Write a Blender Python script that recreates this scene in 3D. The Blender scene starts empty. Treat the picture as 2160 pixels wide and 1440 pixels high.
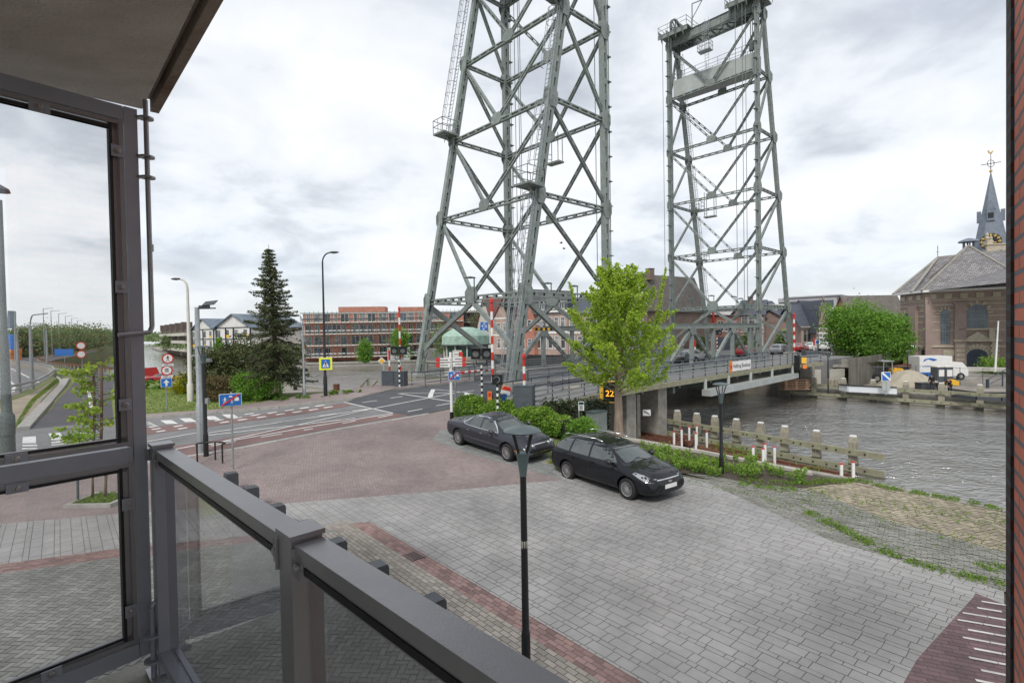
import bpy, bmesh, math, random
import numpy as np
from mathutils import Vector, Matrix
from mathutils.geometry import tessellate_polygon
from mathutils.bvhtree import BVHTree
random.seed(7)
S = bpy.context.scene
COL = S.collection
# ------------------------------------------------------------ camera
FPX, PITCH, ROLL, H = 1100.0, 0.0185, 0.017, 5.0
cam = bpy.data.cameras.new('camera'); cam.sensor_width = 36; cam.lens = FPX/2160*36
cam.clip_start = .05; cam.clip_end = 6000
camo = bpy.data.objects.new('camera', cam); COL.objects.link(camo)
camo.matrix_world = Matrix.Translation((0, 0, H)) @ Matrix.Rotation(math.pi/2-PITCH, 4, 'X') @ Matrix.Rotation(-ROLL, 4, 'Z')
S.camera = camo
# ------------------------------------------------------------ world
SUN_EL, SUN_AZ = math.radians(48), math.radians(200)
W = bpy.data.worlds.new('World'); S.world = W; W.use_nodes = True
def build_world():
    nt = W.node_tree; N = nt.nodes; L = nt.links; N.clear()
    out = N.new('ShaderNodeOutputWorld'); bg = N.new('ShaderNodeBackground'); bg2 = N.new('ShaderNodeBackground')
    sky = N.new('ShaderNodeTexSky'); sky.sky_type = 'NISHITA'; sky.sun_disc = False
    sky.sun_elevation = SUN_EL; sky.sun_rotation = SUN_AZ; sky.air_density = 1.0; sky.dust_density = 1.0
    bg.inputs['Strength'].default_value = .12
    L.new(sky.outputs[0], bg.inputs['Color'])
    tc = N.new('ShaderNodeTexCoord'); sep = N.new('ShaderNodeSeparateXYZ'); L.new(tc.outputs['Generated'], sep.inputs[0])
    def m(op, a, b=None, c=None):
        n = N.new('ShaderNodeMath'); n.operation = op
        for i, v in enumerate((a, b, c)):
            if v is None: continue
            if isinstance(v, (int, float)): n.inputs[i].default_value = v
            else: L.new(v, n.inputs[i])
        return n.outputs[0]
    zz = m('MAXIMUM', sep.outputs[2], 0.0); den = m('ADD', zz, .30)
    cx = m('DIVIDE', sep.outputs[0], den); cy = m('DIVIDE', sep.outputs[1], den)
    comb = N.new('ShaderNodeCombineXYZ'); L.new(cx, comb.inputs[0]); L.new(cy, comb.inputs[1]); comb.inputs[2].default_value = 3.7
    def noise(scale, det, rough, off):
        mp = N.new('ShaderNodeMapping'); L.new(comb.outputs[0], mp.inputs[0]); mp.inputs['Location'].default_value = off
        n = N.new('ShaderNodeTexNoise'); n.inputs['Scale'].default_value = scale; n.inputs['Detail'].default_value = det
        n.inputs['Roughness'].default_value = rough; n.inputs['Distortion'].default_value = .25; L.new(mp.outputs[0], n.inputs['Vector']); return n.outputs['Fac']
    n1 = noise(2.5, 8, .55, (2.3, 4.1, 0)); n2 = noise(1.0, 6, .5, (9.3, 1.1, 2))
    r1 = N.new('ShaderNodeValToRGB'); L.new(m('MULTIPLY_ADD', n2, .45, m('MULTIPLY', n1, .55)), r1.inputs[0])
    e = r1.color_ramp.elements; e[0].position = .36; e[0].color = (.42, .45, .50, 1); e[1].position = .645; e[1].color = (.96, .965, .975, 1)
    k = e.new(.455); k.color = (.60, .635, .69, 1); k = e.new(.52); k.color = (.80, .83, .87, 1)
    # towards the horizon the cloud deck evens out
    hz = N.new('ShaderNodeMapRange'); L.new(sep.outputs[2], hz.inputs[0]); hz.inputs[1].default_value = -.02; hz.inputs[2].default_value = .16
    mix = N.new('ShaderNodeMixRGB'); L.new(hz.outputs[0], mix.inputs[0]); mix.inputs[1].default_value = (.76, .79, .82, 1); L.new(r1.outputs[0], mix.inputs[2])
    L.new(mix.outputs[0], bg2.inputs['Color']); bg2.inputs['Strength'].default_value = CLOUD
    thin = N.new('ShaderNodeMapRange'); L.new(n2, thin.inputs[0]); thin.inputs[1].default_value = .38; thin.inputs[2].default_value = .52; thin.inputs[3].default_value = .80; thin.inputs[4].default_value = .95
    ms = N.new('ShaderNodeMixShader'); L.new(thin.outputs[0], ms.inputs[0]); L.new(bg.outputs[0], ms.inputs[1]); L.new(bg2.outputs[0], ms.inputs[2])
    L.new(ms.outputs[0], out.inputs[0])
CLOUD = .70
build_world()
sl = bpy.data.lights.new('sun', 'SUN'); sl.energy = 1.5; sl.angle = math.radians(14); sl.color = (1, .95, .88)
so = bpy.data.objects.new('sun', sl); COL.objects.link(so)
sd = Vector((math.sin(SUN_AZ)*math.cos(SUN_EL), math.cos(SUN_AZ)*math.cos(SUN_EL), math.sin(SUN_EL)))
so.rotation_euler = sd.to_track_quat('Z', 'Y').to_euler(); so.location = (0, 0, 60)
S.view_settings.view_transform = 'Standard'; S.view_settings.look = 'None'; S.view_settings.gamma = 1; S.view_settings.exposure = .72
S.render.resolution_x = 1024; S.render.resolution_y = 682
S.cycles.max_bounces = 6; S.cycles.transparent_max_bounces = 12
# ------------------------------------------------------------ placing helpers
cr_, sr_ = math.cos(ROLL), math.sin(ROLL); cp_, sp_ = math.cos(PITCH), math.sin(PITCH)
def ray(x, y):
    X, Y = x-1080, y-720
    x0, y0 = cr_*X-sr_*Y, sr_*X+cr_*Y
    r, u = x0/FPX, -y0/FPX
    return Vector((r, cp_+sp_*u, -sp_+cp_*u))
def P(x, y, z=0.):                       # the place on the level plane z
    d = ray(x, y); t = (z-H)/d.z; return Vector((d.x*t, d.y*t, z))
def Q(x, y, Y):                          # the place at depth Y
    d = ray(x, y); t = Y/d.y; return Vector((d.x*t, Y, H+d.z*t))
Y0, Y1, ZR = 16.5, 33.5, 1.14
def hg(y): return ZR*min(1, max(0, (y-Y0)/(Y1-Y0)))     # the street climbs to the bridge
def T(x, y):                             # the place on the climbing street
    z = 0.
    for _ in range(40):
        p = P(x, y, z); z = .5*z+.5*hg(p.y)
    return Vector((p.x, p.y, hg(p.y)))
TH = .8176
AX = Vector((math.sin(TH), math.cos(TH), 0)); NX = Vector((-math.cos(TH), math.sin(TH), 0))
def B(s, n, z=0.): return AX*s+NX*n+Vector((0, 0, z))   # bridge frame: along, across, up
# ------------------------------------------------------------ object helpers
def props(o, label=None, cat=None, group=None, kind=None):
    if label: o['label'] = label
    if cat: o['category'] = cat
    if group: o['group'] = group
    if kind: o['kind'] = kind
    return o
def thing(name, label, cat, loc=(0, 0, 0), rz=0., group=None):
    o = bpy.data.objects.new(name, None); COL.objects.link(o); o.location = loc; o.rotation_euler = (0, 0, rz)
    o.empty_display_size = .2
    return props(o, label, cat, group)
def wloc(o):
    v = Vector((0, 0, 0))
    while o: v += Vector(o.location); o = o.parent
    return v
def copy_tree(o, parent=None):
    c = o.copy(); COL.objects.link(c); c.parent = parent
    for ch in KIDS.get(o.name, []): copy_tree(ch, c)
    return c
KIDS = {}
class MB:
    def __init__(s): s.v = []; s.f = []; s.r = []; s.m = []; s.cm = 0
    def poly(s, pts, rnd=None):
        i = len(s.v); s.v.extend([tuple(p) for p in pts]); s.f.append(tuple(range(i, i+len(pts))))
        s.r.append(random.random() if rnd is None else rnd); s.m.append(s.cm)
    def add(s, pts, faces):
        i = len(s.v); s.v.extend([tuple(p) for p in pts]); q = random.random()
        for f in faces: s.f.append(tuple(k+i for k in f)); s.r.append(q); s.m.append(s.cm)
    def box(s, c, d, rz=0., M=None):
        x, y, z = d[0]/2, d[1]/2, d[2]/2; ca, sa = math.cos(rz), math.sin(rz); c = Vector(c)
        P_ = [Vector((a*x, b*y, e*z)) for e in (-1, 1) for b in (-1, 1) for a in (-1, 1)]
        if M: P_ = [M @ p for p in P_]
        else: P_ = [Vector((p.x*ca-p.y*sa, p.x*sa+p.y*ca, p.z)) for p in P_]
        s.add([p+c for p in P_], [(0, 2, 3, 1), (4, 5, 7, 6), (0, 1, 5, 4), (2, 6, 7, 3), (0, 4, 6, 2), (1, 3, 7, 5)])
    def span(s, x0, x1, y0, y1, z0, z1): s.box(((x0+x1)/2, (y0+y1)/2, (z0+z1)/2), (abs(x1-x0), abs(y1-y0), abs(z1-z0)))
    def beam(s, a, b, w, h=None, up=(0, 0, 1), w2=None, off=(0, 0)):   # w across, h along up
        a, b = Vector(a), Vector(b); h = w if h is None else h; d = (b-a)
        if d.length < 1e-6: return
        d.normalize(); u = Vector(up); u = u-d*u.dot(d)
        if u.length < 1e-3: u = Vector((1, 0, 0)); u = u-d*u.dot(d)
        u.normalize(); r = d.cross(u); w2 = w if w2 is None else w2; h2 = h*w2/w
        pts = []
        for p, ww, hh in ((a, w, h), (b, w2, h2)):
            p = p+r*off[0]+u*off[1]
            for e, g in ((-1, -1), (1, -1), (1, 1), (-1, 1)): pts.append(p+r*(e*ww/2)+u*(g*hh/2))
        s.add(pts, [(3, 2, 1, 0), (4, 5, 6, 7), (0, 1, 5, 4), (1, 2, 6, 5), (2, 3, 7, 6), (3, 0, 4, 7)])
    def tube(s, a, b, r, r2=None, seg=8, cap=True):
        a, b = Vector(a), Vector(b); r2 = r if r2 is None else r2; d = b-a
        if d.length < 1e-6: return
        d.normalize(); u = Vector((0, 0, 1)) if abs(d.z) < .9 else Vector((1, 0, 0)); u = (u-d*u.dot(d)).normalized(); w = d.cross(u)
        pts = []
        for p, rr in ((a, r), (b, r2)):
            for i in range(seg):
                t = 2*math.pi*i/seg; pts.append(p+(u*math.cos(t)+w*math.sin(t))*rr)
        fs = [(i, (i+1) % seg, seg+(i+1) % seg, seg+i) for i in range(seg)]
        if cap: fs += [tuple(reversed(range(seg))), tuple(range(seg, 2*seg))]
        s.add(pts, fs)
    def path(s, pts, r, seg=8):
        for i in range(len(pts)-1): s.tube(pts[i], pts[i+1], r, seg=seg)
    def lathe(s, prof, c=(0, 0, 0), seg=16, M=None, ph=0., cap=True):
        c = Vector(c); pts = []
        for r, z in prof:
            for i in range(seg):
                t = 2*math.pi*(i+ph)/seg; p = Vector((r*math.cos(t), r*math.sin(t), z))
                if M: p = M @ p
                pts.append(p+c)
        n = len(prof); fs = []
        for k in range(n-1):
            for i in range(seg): fs.append((k*seg+i, k*seg+(i+1) % seg, (k+1)*seg+(i+1) % seg, (k+1)*seg+i))
        if cap: fs.append(tuple(reversed(range(seg)))); fs.append(tuple((n-1)*seg+i for i in range(seg)))
        s.add(pts, fs)
    def prism(s, poly, z0, z1):
        n = len(poly); pts = [(p[0], p[1], z0) for p in poly]+[(p[0], p[1], z1) for p in poly]
        tri = tessellate_polygon([[Vector((p[0], p[1], 0)) for p in poly]])
        ar = sum(poly[i][0]*poly[(i+1) % n][1]-poly[(i+1) % n][0]*poly[i][1] for i in range(n))
        fs = []
        for t in tri:
            a, b, c = (Vector((poly[k][0], poly[k][1])) for k in t)
            if (b-a).x*(c-a).y-(b-a).y*(c-a).x < 0: t = (t[0], t[2], t[1])
            fs.append(tuple(k+n for k in t)); fs.append((t[0], t[2], t[1]))
        for i in range(n):
            j = (i+1) % n; q = (i, j, j+n, i+n); fs.append(q if ar > 0 else tuple(reversed(q)))
        s.add(pts, fs)
    def plate(s, poly, O, U, V_, th):      # 2-D outline in the plane (U,V) at O, given a thickness
        O, U, V_ = Vector(O), Vector(U), Vector(V_); N_ = U.cross(V_).normalized()
        n = len(poly); base = [O+U*p[0]+V_*p[1] for p in poly]
        pts = [p-N_*th/2 for p in base]+[p+N_*th/2 for p in base]
        tri = tessellate_polygon([[Vector((p[0], p[1], 0)) for p in poly]]); fs = []
        ar = sum(poly[i][0]*poly[(i+1) % n][1]-poly[(i+1) % n][0]*poly[i][1] for i in range(n))
        for t in tri:
            a, b, c = (Vector((poly[k][0], poly[k][1])) for k in t)
            if (b-a).x*(c-a).y-(b-a).y*(c-a).x < 0: t = (t[0], t[2], t[1])
            fs.append(tuple(k+n for k in t)); fs.append((t[0], t[2], t[1]))
        for i in range(n):
            j = (i+1) % n; q = (i, j, j+n, i+n); fs.append(q if ar > 0 else tuple(reversed(q)))
        s.add(pts, fs)
    def mesh(s, name, mats, smooth=False, off=None):
        me = bpy.data.meshes.new(name); v = np.array(s.v, dtype=float) if s.v else np.zeros((0, 3))
        if off is not None and len(v): v = v-np.array(off)
        me.from_pydata([tuple(q) for q in v], [], s.f)
        a = me.attributes.new('rnd', 'FLOAT', 'FACE'); a.data.foreach_set('value', s.r)
        for m_ in (mats if isinstance(mats, (list, tuple)) else [mats]): me.materials.append(m_)
        if any(s.m): me.polygons.foreach_set('material_index', s.m)
        if smooth: me.polygons.foreach_set('use_smooth', [True]*len(s.f))
        me.update(); return me
    def build(s, name, mats, parent=None, world=False, smooth=False, label=None, auto=None):
        off = None; loc = (0, 0, 0)
        if parent is None and not world == 'keep':
            v = np.array(s.v); loc = ((v[:, 0].min()+v[:, 0].max())/2, (v[:, 1].min()+v[:, 1].max())/2, v[:, 2].min()); off = loc
        elif world and parent is not None: off = tuple(wloc(parent))
        me = s.mesh(name, mats, smooth, off)
        if auto: me.set_sharp_from_angle(angle=math.radians(auto))
        o = bpy.data.objects.new(name, me); COL.objects.link(o); o.location = loc
        if parent is not None: o.parent = parent; KIDS.setdefault(parent.name, []).append(o)
        if label: o['label'] = label
        return o
ORD = ['nearest', 'second nearest', 'third nearest', 'fourth nearest', 'fifth nearest', 'sixth nearest', 'seventh nearest', 'eighth nearest', 'ninth nearest', 'tenth nearest', 'eleventh nearest', 'twelfth nearest', 'thirteenth nearest', 'fourteenth nearest', 'fifteenth nearest']
ORL = [x.replace('nearest', 'from the left').strip() if ' ' in x else 'first from the left' for x in ORD]
def lerp(a, b, t): return a+(b-a)*t
def text_mb(txt, size, font_w=1.0):
    cu = bpy.data.curves.new('t', 'FONT'); cu.body = txt; cu.size = size; cu.align_x = 'CENTER'; cu.align_y = 'CENTER'; cu.resolution_u = 2
    o = bpy.data.objects.new('t', cu); COL.objects.link(o); bpy.context.view_layer.update()
    me = bpy.data.meshes.new_from_object(o.evaluated_get(bpy.context.evaluated_depsgraph_get()))
    vs = [(v.co.x*font_w, v.co.y) for v in me.vertices]; fs = [tuple(p.vertices) for p in me.polygons]
    bpy.data.objects.remove(o); bpy.data.meshes.remove(me); bpy.data.curves.remove(cu); return vs, fs
def put_text(txt, size, O, U, V_, mat, parent, name='lettering', fw=1.0, world=True):
    vs, fs = text_mb(txt, size, fw); O, U, V_ = Vector(O), Vector(U).normalized(), Vector(V_).normalized(); m = MB()
    m.add([O+U*a+V_*b for a, b in vs], fs); return m.build(name, mat, parent, world)
# ------------------------------------------------------------ materials
def srgb(h):
    h = h.lstrip('#'); c = [int(h[i:i+2], 16)/255 for i in (0, 2, 4)]
    return tuple(((x+.055)/1.055)**2.4 if x > .04045 else x/12.92 for x in c)+(1,)
def mat(name, c, rough=.6, metal=0., var=.12, ns=3., c2=None, bump=0., bs=30., rnd=0., spec=None, coat=0., emit=None, stretch=None, world=False):
    m = bpy.data.materials.new(name); m.use_nodes = True; nt = m.node_tree; N = nt.nodes; L = nt.links
    b = N['Principled BSDF']; b.inputs['Roughness'].default_value = rough; b.inputs['Metallic'].default_value = metal
    if spec is not None: b.inputs['Specular IOR Level'].default_value = spec
    if coat: b.inputs['Coat Weight'].default_value = coat; b.inputs['Coat Roughness'].default_value = .04
    c = tuple(c)+((1,) if len(c) == 3 else ())
    if c2 is None: c2 = tuple(x*(1-var) for x in c[:3])+(1,)
    elif len(c2) == 3: c2 = tuple(c2)+(1,)
    tc = N.new('ShaderNodeTexCoord'); src = tc.outputs['Object']
    if world: g = N.new('ShaderNodeNewGeometry'); src = g.outputs['Position']
    if stretch: mp = N.new('ShaderNodeMapping'); mp.inputs['Scale'].default_value = stretch; L.new(src, mp.inputs[0]); src = mp.outputs[0]
    n = N.new('ShaderNodeTexNoise'); n.inputs['Scale'].default_value = ns; n.inputs['Detail'].default_value = 5; n.inputs['Roughness'].default_value = .6; L.new(src, n.inputs['Vector'])
    mr = N.new('ShaderNodeMapRange'); L.new(n.outputs['Fac'], mr.inputs[0]); mr.inputs[1].default_value = .32; mr.inputs[2].default_value = .68
    mx = N.new('ShaderNodeMixRGB'); L.new(mr.outputs[0], mx.inputs[0]); mx.inputs[1].default_value = c2; mx.inputs[2].default_value = c; o = mx.outputs[0]
    if world:
        n3 = N.new('ShaderNodeTexNoise'); n3.inputs['Scale'].default_value = .19; n3.inputs['Detail'].default_value = 9; n3.inputs['Roughness'].default_value = .72; L.new(src, n3.inputs['Vector'])
        r3 = N.new('ShaderNodeMapRange'); L.new(n3.outputs['Fac'], r3.inputs[0]); r3.inputs[1].default_value = .36; r3.inputs[2].default_value = .56; r3.inputs[3].default_value = .74; r3.inputs[4].default_value = 1.04
        h3 = N.new('ShaderNodeHueSaturation'); L.new(o, h3.inputs['Color']); L.new(r3.outputs[0], h3.inputs['Value']); o = h3.outputs[0]
    if rnd:
        at = N.new('ShaderNodeAttribute'); at.attribute_name = 'rnd'
        r2 = N.new('ShaderNodeMapRange'); L.new(at.outputs['Fac'], r2.inputs[0]); r2.inputs[3].default_value = 1-rnd; r2.inputs[4].default_value = 1+rnd
        hs = N.new('ShaderNodeHueSaturation'); L.new(o, hs.inputs['Color']); L.new(r2.outputs[0], hs.inputs['Value']); o = hs.outputs[0]
    L.new(o, b.inputs['Base Color'])
    if bump:
        n2 = N.new('ShaderNodeTexNoise'); n2.inputs['Scale'].default_value = bs; n2.inputs['Detail'].default_value = 4; L.new(src, n2.inputs['Vector'])
        bp = N.new('ShaderNodeBump'); bp.inputs['Strength'].default_value = bump; bp.inputs['Distance'].default_value = .02; L.new(n2.outputs['Fac'], bp.inputs['Height']); L.new(bp.outputs[0], b.inputs['Normal'])
    if emit: b.inputs['Emission Color'].default_value = tuple(emit[:3])+(1,); b.inputs['Emission Strength'].default_value = emit[3]
    return m
def brickmat(name, c1, c2, mortar, bw=.22, bh=.065, ms=.012, var=.3, rough=.85, bump=.5, axis='auto', bias=0.):
    m = bpy.data.materials.new(name); m.use_nodes = True; nt = m.node_tree; N = nt.nodes; L = nt.links; b = N['Principled BSDF']; b.inputs['Roughness'].default_value = rough
    g = N.new('ShaderNodeNewGeometry'); sp = N.new('ShaderNodeSeparateXYZ'); L.new(g.outputs['Position'], sp.inputs[0])
    sn = N.new('ShaderNodeSeparateXYZ'); L.new(g.outputs['True Normal'], sn.inputs[0])
    # run along the wall: cross product of the up axis and the normal
    def mth(op, a, b_=None):
        n = N.new('ShaderNodeMath'); n.operation = op
        for i, v in enumerate((a, b_)):
            if v is None: continue
            if isinstance(v, (int, float)): n.inputs[i].default_value = v
            else: L.new(v, n.inputs[i])
        return n.outputs[0]
    u = mth('SUBTRACT', mth('MULTIPLY', sp.outputs[1], sn.outputs[0]), mth('MULTIPLY', sp.outputs[0], sn.outputs[1]))
    cb = N.new('ShaderNodeCombineXYZ'); L.new(u, cb.inputs[0]); L.new(sp.outputs[2], cb.inputs[1])
    br = N.new('ShaderNodeTexBrick'); L.new(cb.outputs[0], br.inputs['Vector']); br.inputs['Scale'].default_value = 1
    br.inputs['Brick Width'].default_value = bw; br.inputs['Row Height'].default_value = bh; br.inputs['Mortar Size'].default_value = ms
    br.inputs['Color1'].default_value = tuple(c1)[:3]+(1,); br.inputs['Color2'].default_value = tuple(c2)[:3]+(1,); br.inputs['Mortar'].default_value = tuple(mortar)[:3]+(1,)
    br.inputs['Mortar Smooth'].default_value = .1; br.inputs['Bias'].default_value = bias
    n = N.new('ShaderNodeTexNoise'); n.inputs['Scale'].default_value = .9; n.inputs['Detail'].default_value = 8; n.inputs['Roughness'].default_value = .7; L.new(g.outputs['Position'], n.inputs['Vector'])
    mr = N.new('ShaderNodeMapRange'); L.new(n.outputs['Fac'], mr.inputs[0]); mr.inputs[1].default_value = .3; mr.inputs[2].default_value = .7; mr.inputs[3].default_value = 1-var; mr.inputs[4].default_value = 1+var*.4
    hs = N.new('ShaderNodeHueSaturation'); L.new(br.outputs['Color'], hs.inputs['Color']); L.new(mr.outputs[0], hs.inputs['Value']); L.new(hs.outputs[0], b.inputs['Base Color'])
    bp = N.new('ShaderNodeBump'); bp.invert = True; bp.inputs['Strength'].default_value = bump; bp.inputs['Distance'].default_value = .01; L.new(br.outputs['Fac'], bp.inputs['Height']); L.new(bp.outputs[0], b.inputs['Normal'])
    return m
def tilemat(name, c1, c2, rough=.7, sc=.25):
    m = brickmat(name, c1, c2, tuple(x*.35 for x in c1[:3]), bw=sc, bh=sc*.8, ms=sc*.07, var=.3, rough=rough, bump=.8); return m
def glassmat(name, tint, gl=.5, rough=.02, dirt=0.):
    m = bpy.data.materials.new(name); m.use_nodes = True; nt = m.node_tree; N = nt.nodes; L = nt.links; N.remove(N['Principled BSDF'])
    out = N['Material Output']; tr = N.new('ShaderNodeBsdfTransparent'); tr.inputs[0].default_value = tuple(tint)+(1,)
    g = N.new('ShaderNodeBsdfGlossy'); g.inputs['Roughness'].default_value = rough; fr = N.new('ShaderNodeFresnel'); fr.inputs[0].default_value = 2.1
    mu = N.new('ShaderNodeMath'); mu.operation = 'MULTIPLY'; L.new(fr.outputs[0], mu.inputs[0]); mu.inputs[1].default_value = gl
    ms = N.new('ShaderNodeMixShader'); L.new(mu.outputs[0], ms.inputs[0]); L.new(tr.outputs[0], ms.inputs[1]); L.new(g.outputs[0], ms.inputs[2])
    last = ms.outputs[0]
    if dirt:
        df = N.new('ShaderNodeBsdfDiffuse'); df.inputs[0].default_value = (.45, .46, .47, 1)
        tc = N.new('ShaderNodeTexCoord'); n = N.new('ShaderNodeTexNoise'); n.inputs['Scale'].default_value = 3.5; n.inputs['Detail'].default_value = 6; L.new(tc.outputs['Object'], n.inputs['Vector'])
        mr = N.new('ShaderNodeMapRange'); L.new(n.outputs['Fac'], mr.inputs[0]); mr.inputs[1].default_value = .35; mr.inputs[2].default_value = .75; mr.inputs[3].default_value = dirt*.4; mr.inputs[4].default_value = dirt
        m2 = N.new('ShaderNodeMixShader'); L.new(mr.outputs[0], m2.inputs[0]); L.new(last, m2.inputs[1]); L.new(df.outputs[0], m2.inputs[2]); last = m2.outputs[0]
    L.new(last, out.inputs[0]); return m
def leafmat(name, c1, c2, trans=.35):
    m = bpy.data.materials.new(name); m.use_nodes = True; nt = m.node_tree; N = nt.nodes; L = nt.links; b = N['Principled BSDF']; b.inputs['Roughness'].default_value = .55
    b.inputs['Specular IOR Level'].default_value = .3
    at = N.new('ShaderNodeAttribute'); at.attribute_name = 'rnd'; mx = N.new('ShaderNodeMixRGB'); L.new(at.outputs['Fac'], mx.inputs[0])
    mx.inputs[1].default_value = tuple(c1)[:3]+(1,); mx.inputs[2].default_value = tuple(c2)[:3]+(1,); L.new(mx.outputs[0], b.inputs['Base Color'])
    tl = N.new('ShaderNodeBsdfTranslucent'); L.new(mx.outputs[0], tl.inputs[0]); ms = N.new('ShaderNodeMixShader'); ms.inputs[0].default_value = trans
    L.new(b.outputs[0], ms.inputs[1]); L.new(tl.outputs[0], ms.inputs[2]); L.new(ms.outputs[0], N['Material Output'].inputs[0]); return m
def watermat():
    m = bpy.data.materials.new('water'); m.use_nodes = True; nt = m.node_tree; N = nt.nodes; L = nt.links; b = N['Principled BSDF']
    b.inputs['Base Color'].default_value = (.11, .098, .072, 1); b.inputs['Roughness'].default_value = .05; b.inputs['IOR'].default_value = 2.1
    g = N.new('ShaderNodeNewGeometry')
    def nz(sc, st, rot, det, dist=0.):
        mp = N.new('ShaderNodeMapping'); mp.inputs['Scale'].default_value = st; mp.inputs['Rotation'].default_value = (0, 0, rot); L.new(g.outputs['Position'], mp.inputs[0])
        n = N.new('ShaderNodeTexNoise'); n.inputs['Scale'].default_value = sc; n.inputs['Detail'].default_value = det; n.inputs['Roughness'].default_value = .55; n.inputs['Distortion'].default_value = dist; L.new(mp.outputs[0], n.inputs['Vector']); return n.outputs['Fac']
    a = nz(1.9, (1, 1.35, 1), -.75, 4, .9); c = nz(.35, (1, 1.5, 1), -.6, 2); d = nz(5.5, (1, 1.5, 1), -.9, 2)
    def mth(op, x, y):
        n = N.new('ShaderNodeMath'); n.operation = op
        for i, v in enumerate((x, y)):
            if isinstance(v, (int, float)): n.inputs[i].default_value = v
            else: L.new(v, n.inputs[i])
        return n.outputs[0]
    # calmer patches break the ripples up
    amp = N.new('ShaderNodeMapRange'); L.new(nz(.11, (1, 1.6, 1), .3, 3), amp.inputs[0]); amp.inputs[1].default_value = .38; amp.inputs[2].default_value = .62; amp.inputs[3].default_value = .55; amp.inputs[4].default_value = 1.15
    h = mth('ADD', mth('MULTIPLY', mth('ADD', a, mth('MULTIPLY', d, .22)), amp.outputs[0]), mth('MULTIPLY', c, .8))
    sx = N.new('ShaderNodeSeparateXYZ'); L.new(g.outputs['Position'], sx.inputs[0]); rx = N.new('ShaderNodeMapRange'); L.new(sx.outputs[0], rx.inputs[0]); rx.inputs[1].default_value = -70; rx.inputs[2].default_value = -15; rx.inputs[3].default_value = .12; h = mth('MULTIPLY', h, rx.outputs[0])   # calmer towards the open reach on the left
    bp = N.new('ShaderNodeBump'); bp.inputs['Strength'].default_value = 1.; bp.inputs['Distance'].default_value = .27; L.new(h, bp.inputs['Height']); L.new(bp.outputs[0], b.inputs['Normal'])
    gl = N.new('ShaderNodeBsdfGlossy'); gl.inputs['Color'].default_value = (.86, .86, .86, 1); gl.inputs['Roughness'].default_value = .06; L.new(bp.outputs[0], gl.inputs['Normal']); ms = N.new('ShaderNodeMixShader'); ms.inputs[0].default_value = .5; L.new(b.outputs[0], ms.inputs[1]); L.new(gl.outputs[0], ms.inputs[2]); L.new(ms.outputs[0], N['Material Output'].inputs[0]); return m
M = {}
M['steel'] = mat('painted steel', (.225, .255, .24), .45, .0, c2=(.15, .175, .165), ns=2.6, bump=.1, rnd=.17)
M['steel_dark'] = mat('dark painted steel', (.12, .15, .145), .5, var=.25, ns=2, rnd=.1)
M['steel_light'] = mat('pale painted steel', (.38, .41, .40), .5, c2=(.28, .3, .29), ns=.6, rnd=.04)
M['rail_blue'] = mat('dark blue rail paint', (.035, .055, .085), .4, var=.3, ns=4, rnd=.15)
M['galv'] = mat('galvanised steel', (.38, .4, .41), .38, .55, c2=(.28, .3, .31), ns=9, rnd=.05)
M['frame'] = mat('grey powder coat', (.29, .305, .35), .32, .2, c2=(.26, .27, .305), ns=7, bump=.08, bs=250)
M['frame_dark'] = mat('brown grey powder coat', (.285, .28, .29), .3, .45, c2=(.245, .24, .25), ns=6, bump=.08, bs=250)
M['frame_red'] = mat('maroon powder coat', (.075, .045, .042), .35, var=.2)
M['gasket'] = mat('black rubber gasket', (.008, .008, .009), .5)
M['bolt'] = mat('stainless bolt', (.42, .41, .4), .35, .8, var=.3, ns=40)
M['concrete'] = mat('weathered concrete', (.33, .315, .28), .9, c2=(.2, .19, .165), ns=2.2, bump=.4, bs=40)
M['concrete_pale'] = mat('pale concrete', (.5, .48, .43), .85, c2=(.38, .36, .32), ns=1.2, bump=.2)
M['concrete_dark'] = mat('stained concrete', (.19, .175, .15), .9, c2=(.075, .07, .058), ns=1.1, bump=.4, stretch=(1, 1, .25), world=True)
M['asphalt'] = mat('asphalt', (.085, .088, .098), .85, c2=(.066, .068, .077), ns=1.1, bump=.35, bs=90, world=True)
M['asphalt_old'] = mat('worn asphalt', (.20, .20, .203), .88, c2=(.165, .165, .168), ns=.7, bump=.35, bs=90, world=True)
M['asphalt_red'] = mat('red asphalt', (.20, .125, .115), .88, c2=(.165, .105, .098), ns=1, bump=.3, bs=90, world=True)
M['white_paint'] = mat('road paint', (.68, .68, .66), .7, c2=(.5, .5, .49), ns=5, world=True)
M['kerb'] = mat('kerb stone', (.36, .35, .33), .85, c2=(.25, .24, .22), ns=4, rnd=.12)
M['grass'] = mat('lawn', (.15, .20, .045), .9, c2=(.21, .22, .075), ns=.9, bump=.6, bs=60, world=True)
M['verge'] = mat('verge grass', (.11, .16, .04), .9, c2=(.16, .16, .07), ns=1.2, bump=.7, bs=40, world=True)
M['soil'] = mat('dark soil', (.045, .034, .027), .95, c2=(.085, .066, .05), ns=9, bump=1., bs=35)
M['joint'] = mat('sandy joint', (.15, .14, .13), .95, c2=(.105, .10, .092), ns=3, world=True)
M['joint_green'] = mat('mossy joint', (.085, .095, .05), .95, c2=(.05, .045, .035), ns=2.4, world=True)
M['pav_red'] = mat('red clinker', (.27, .218, .21), .85, c2=(.215, .175, .168), ns=.5, rnd=.09, world=True, bump=.15)
M['pav_slab'] = mat('grey slab', (.325, .318, .312), .8, c2=(.235, .231, .227), ns=.4, rnd=.055, world=True, bump=.15)
M['pav_green'] = mat('green grey slab', (.25, .26, .255), .8, c2=(.185, .195, .19), ns=.6, rnd=.12, world=True, bump=.15)
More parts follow.
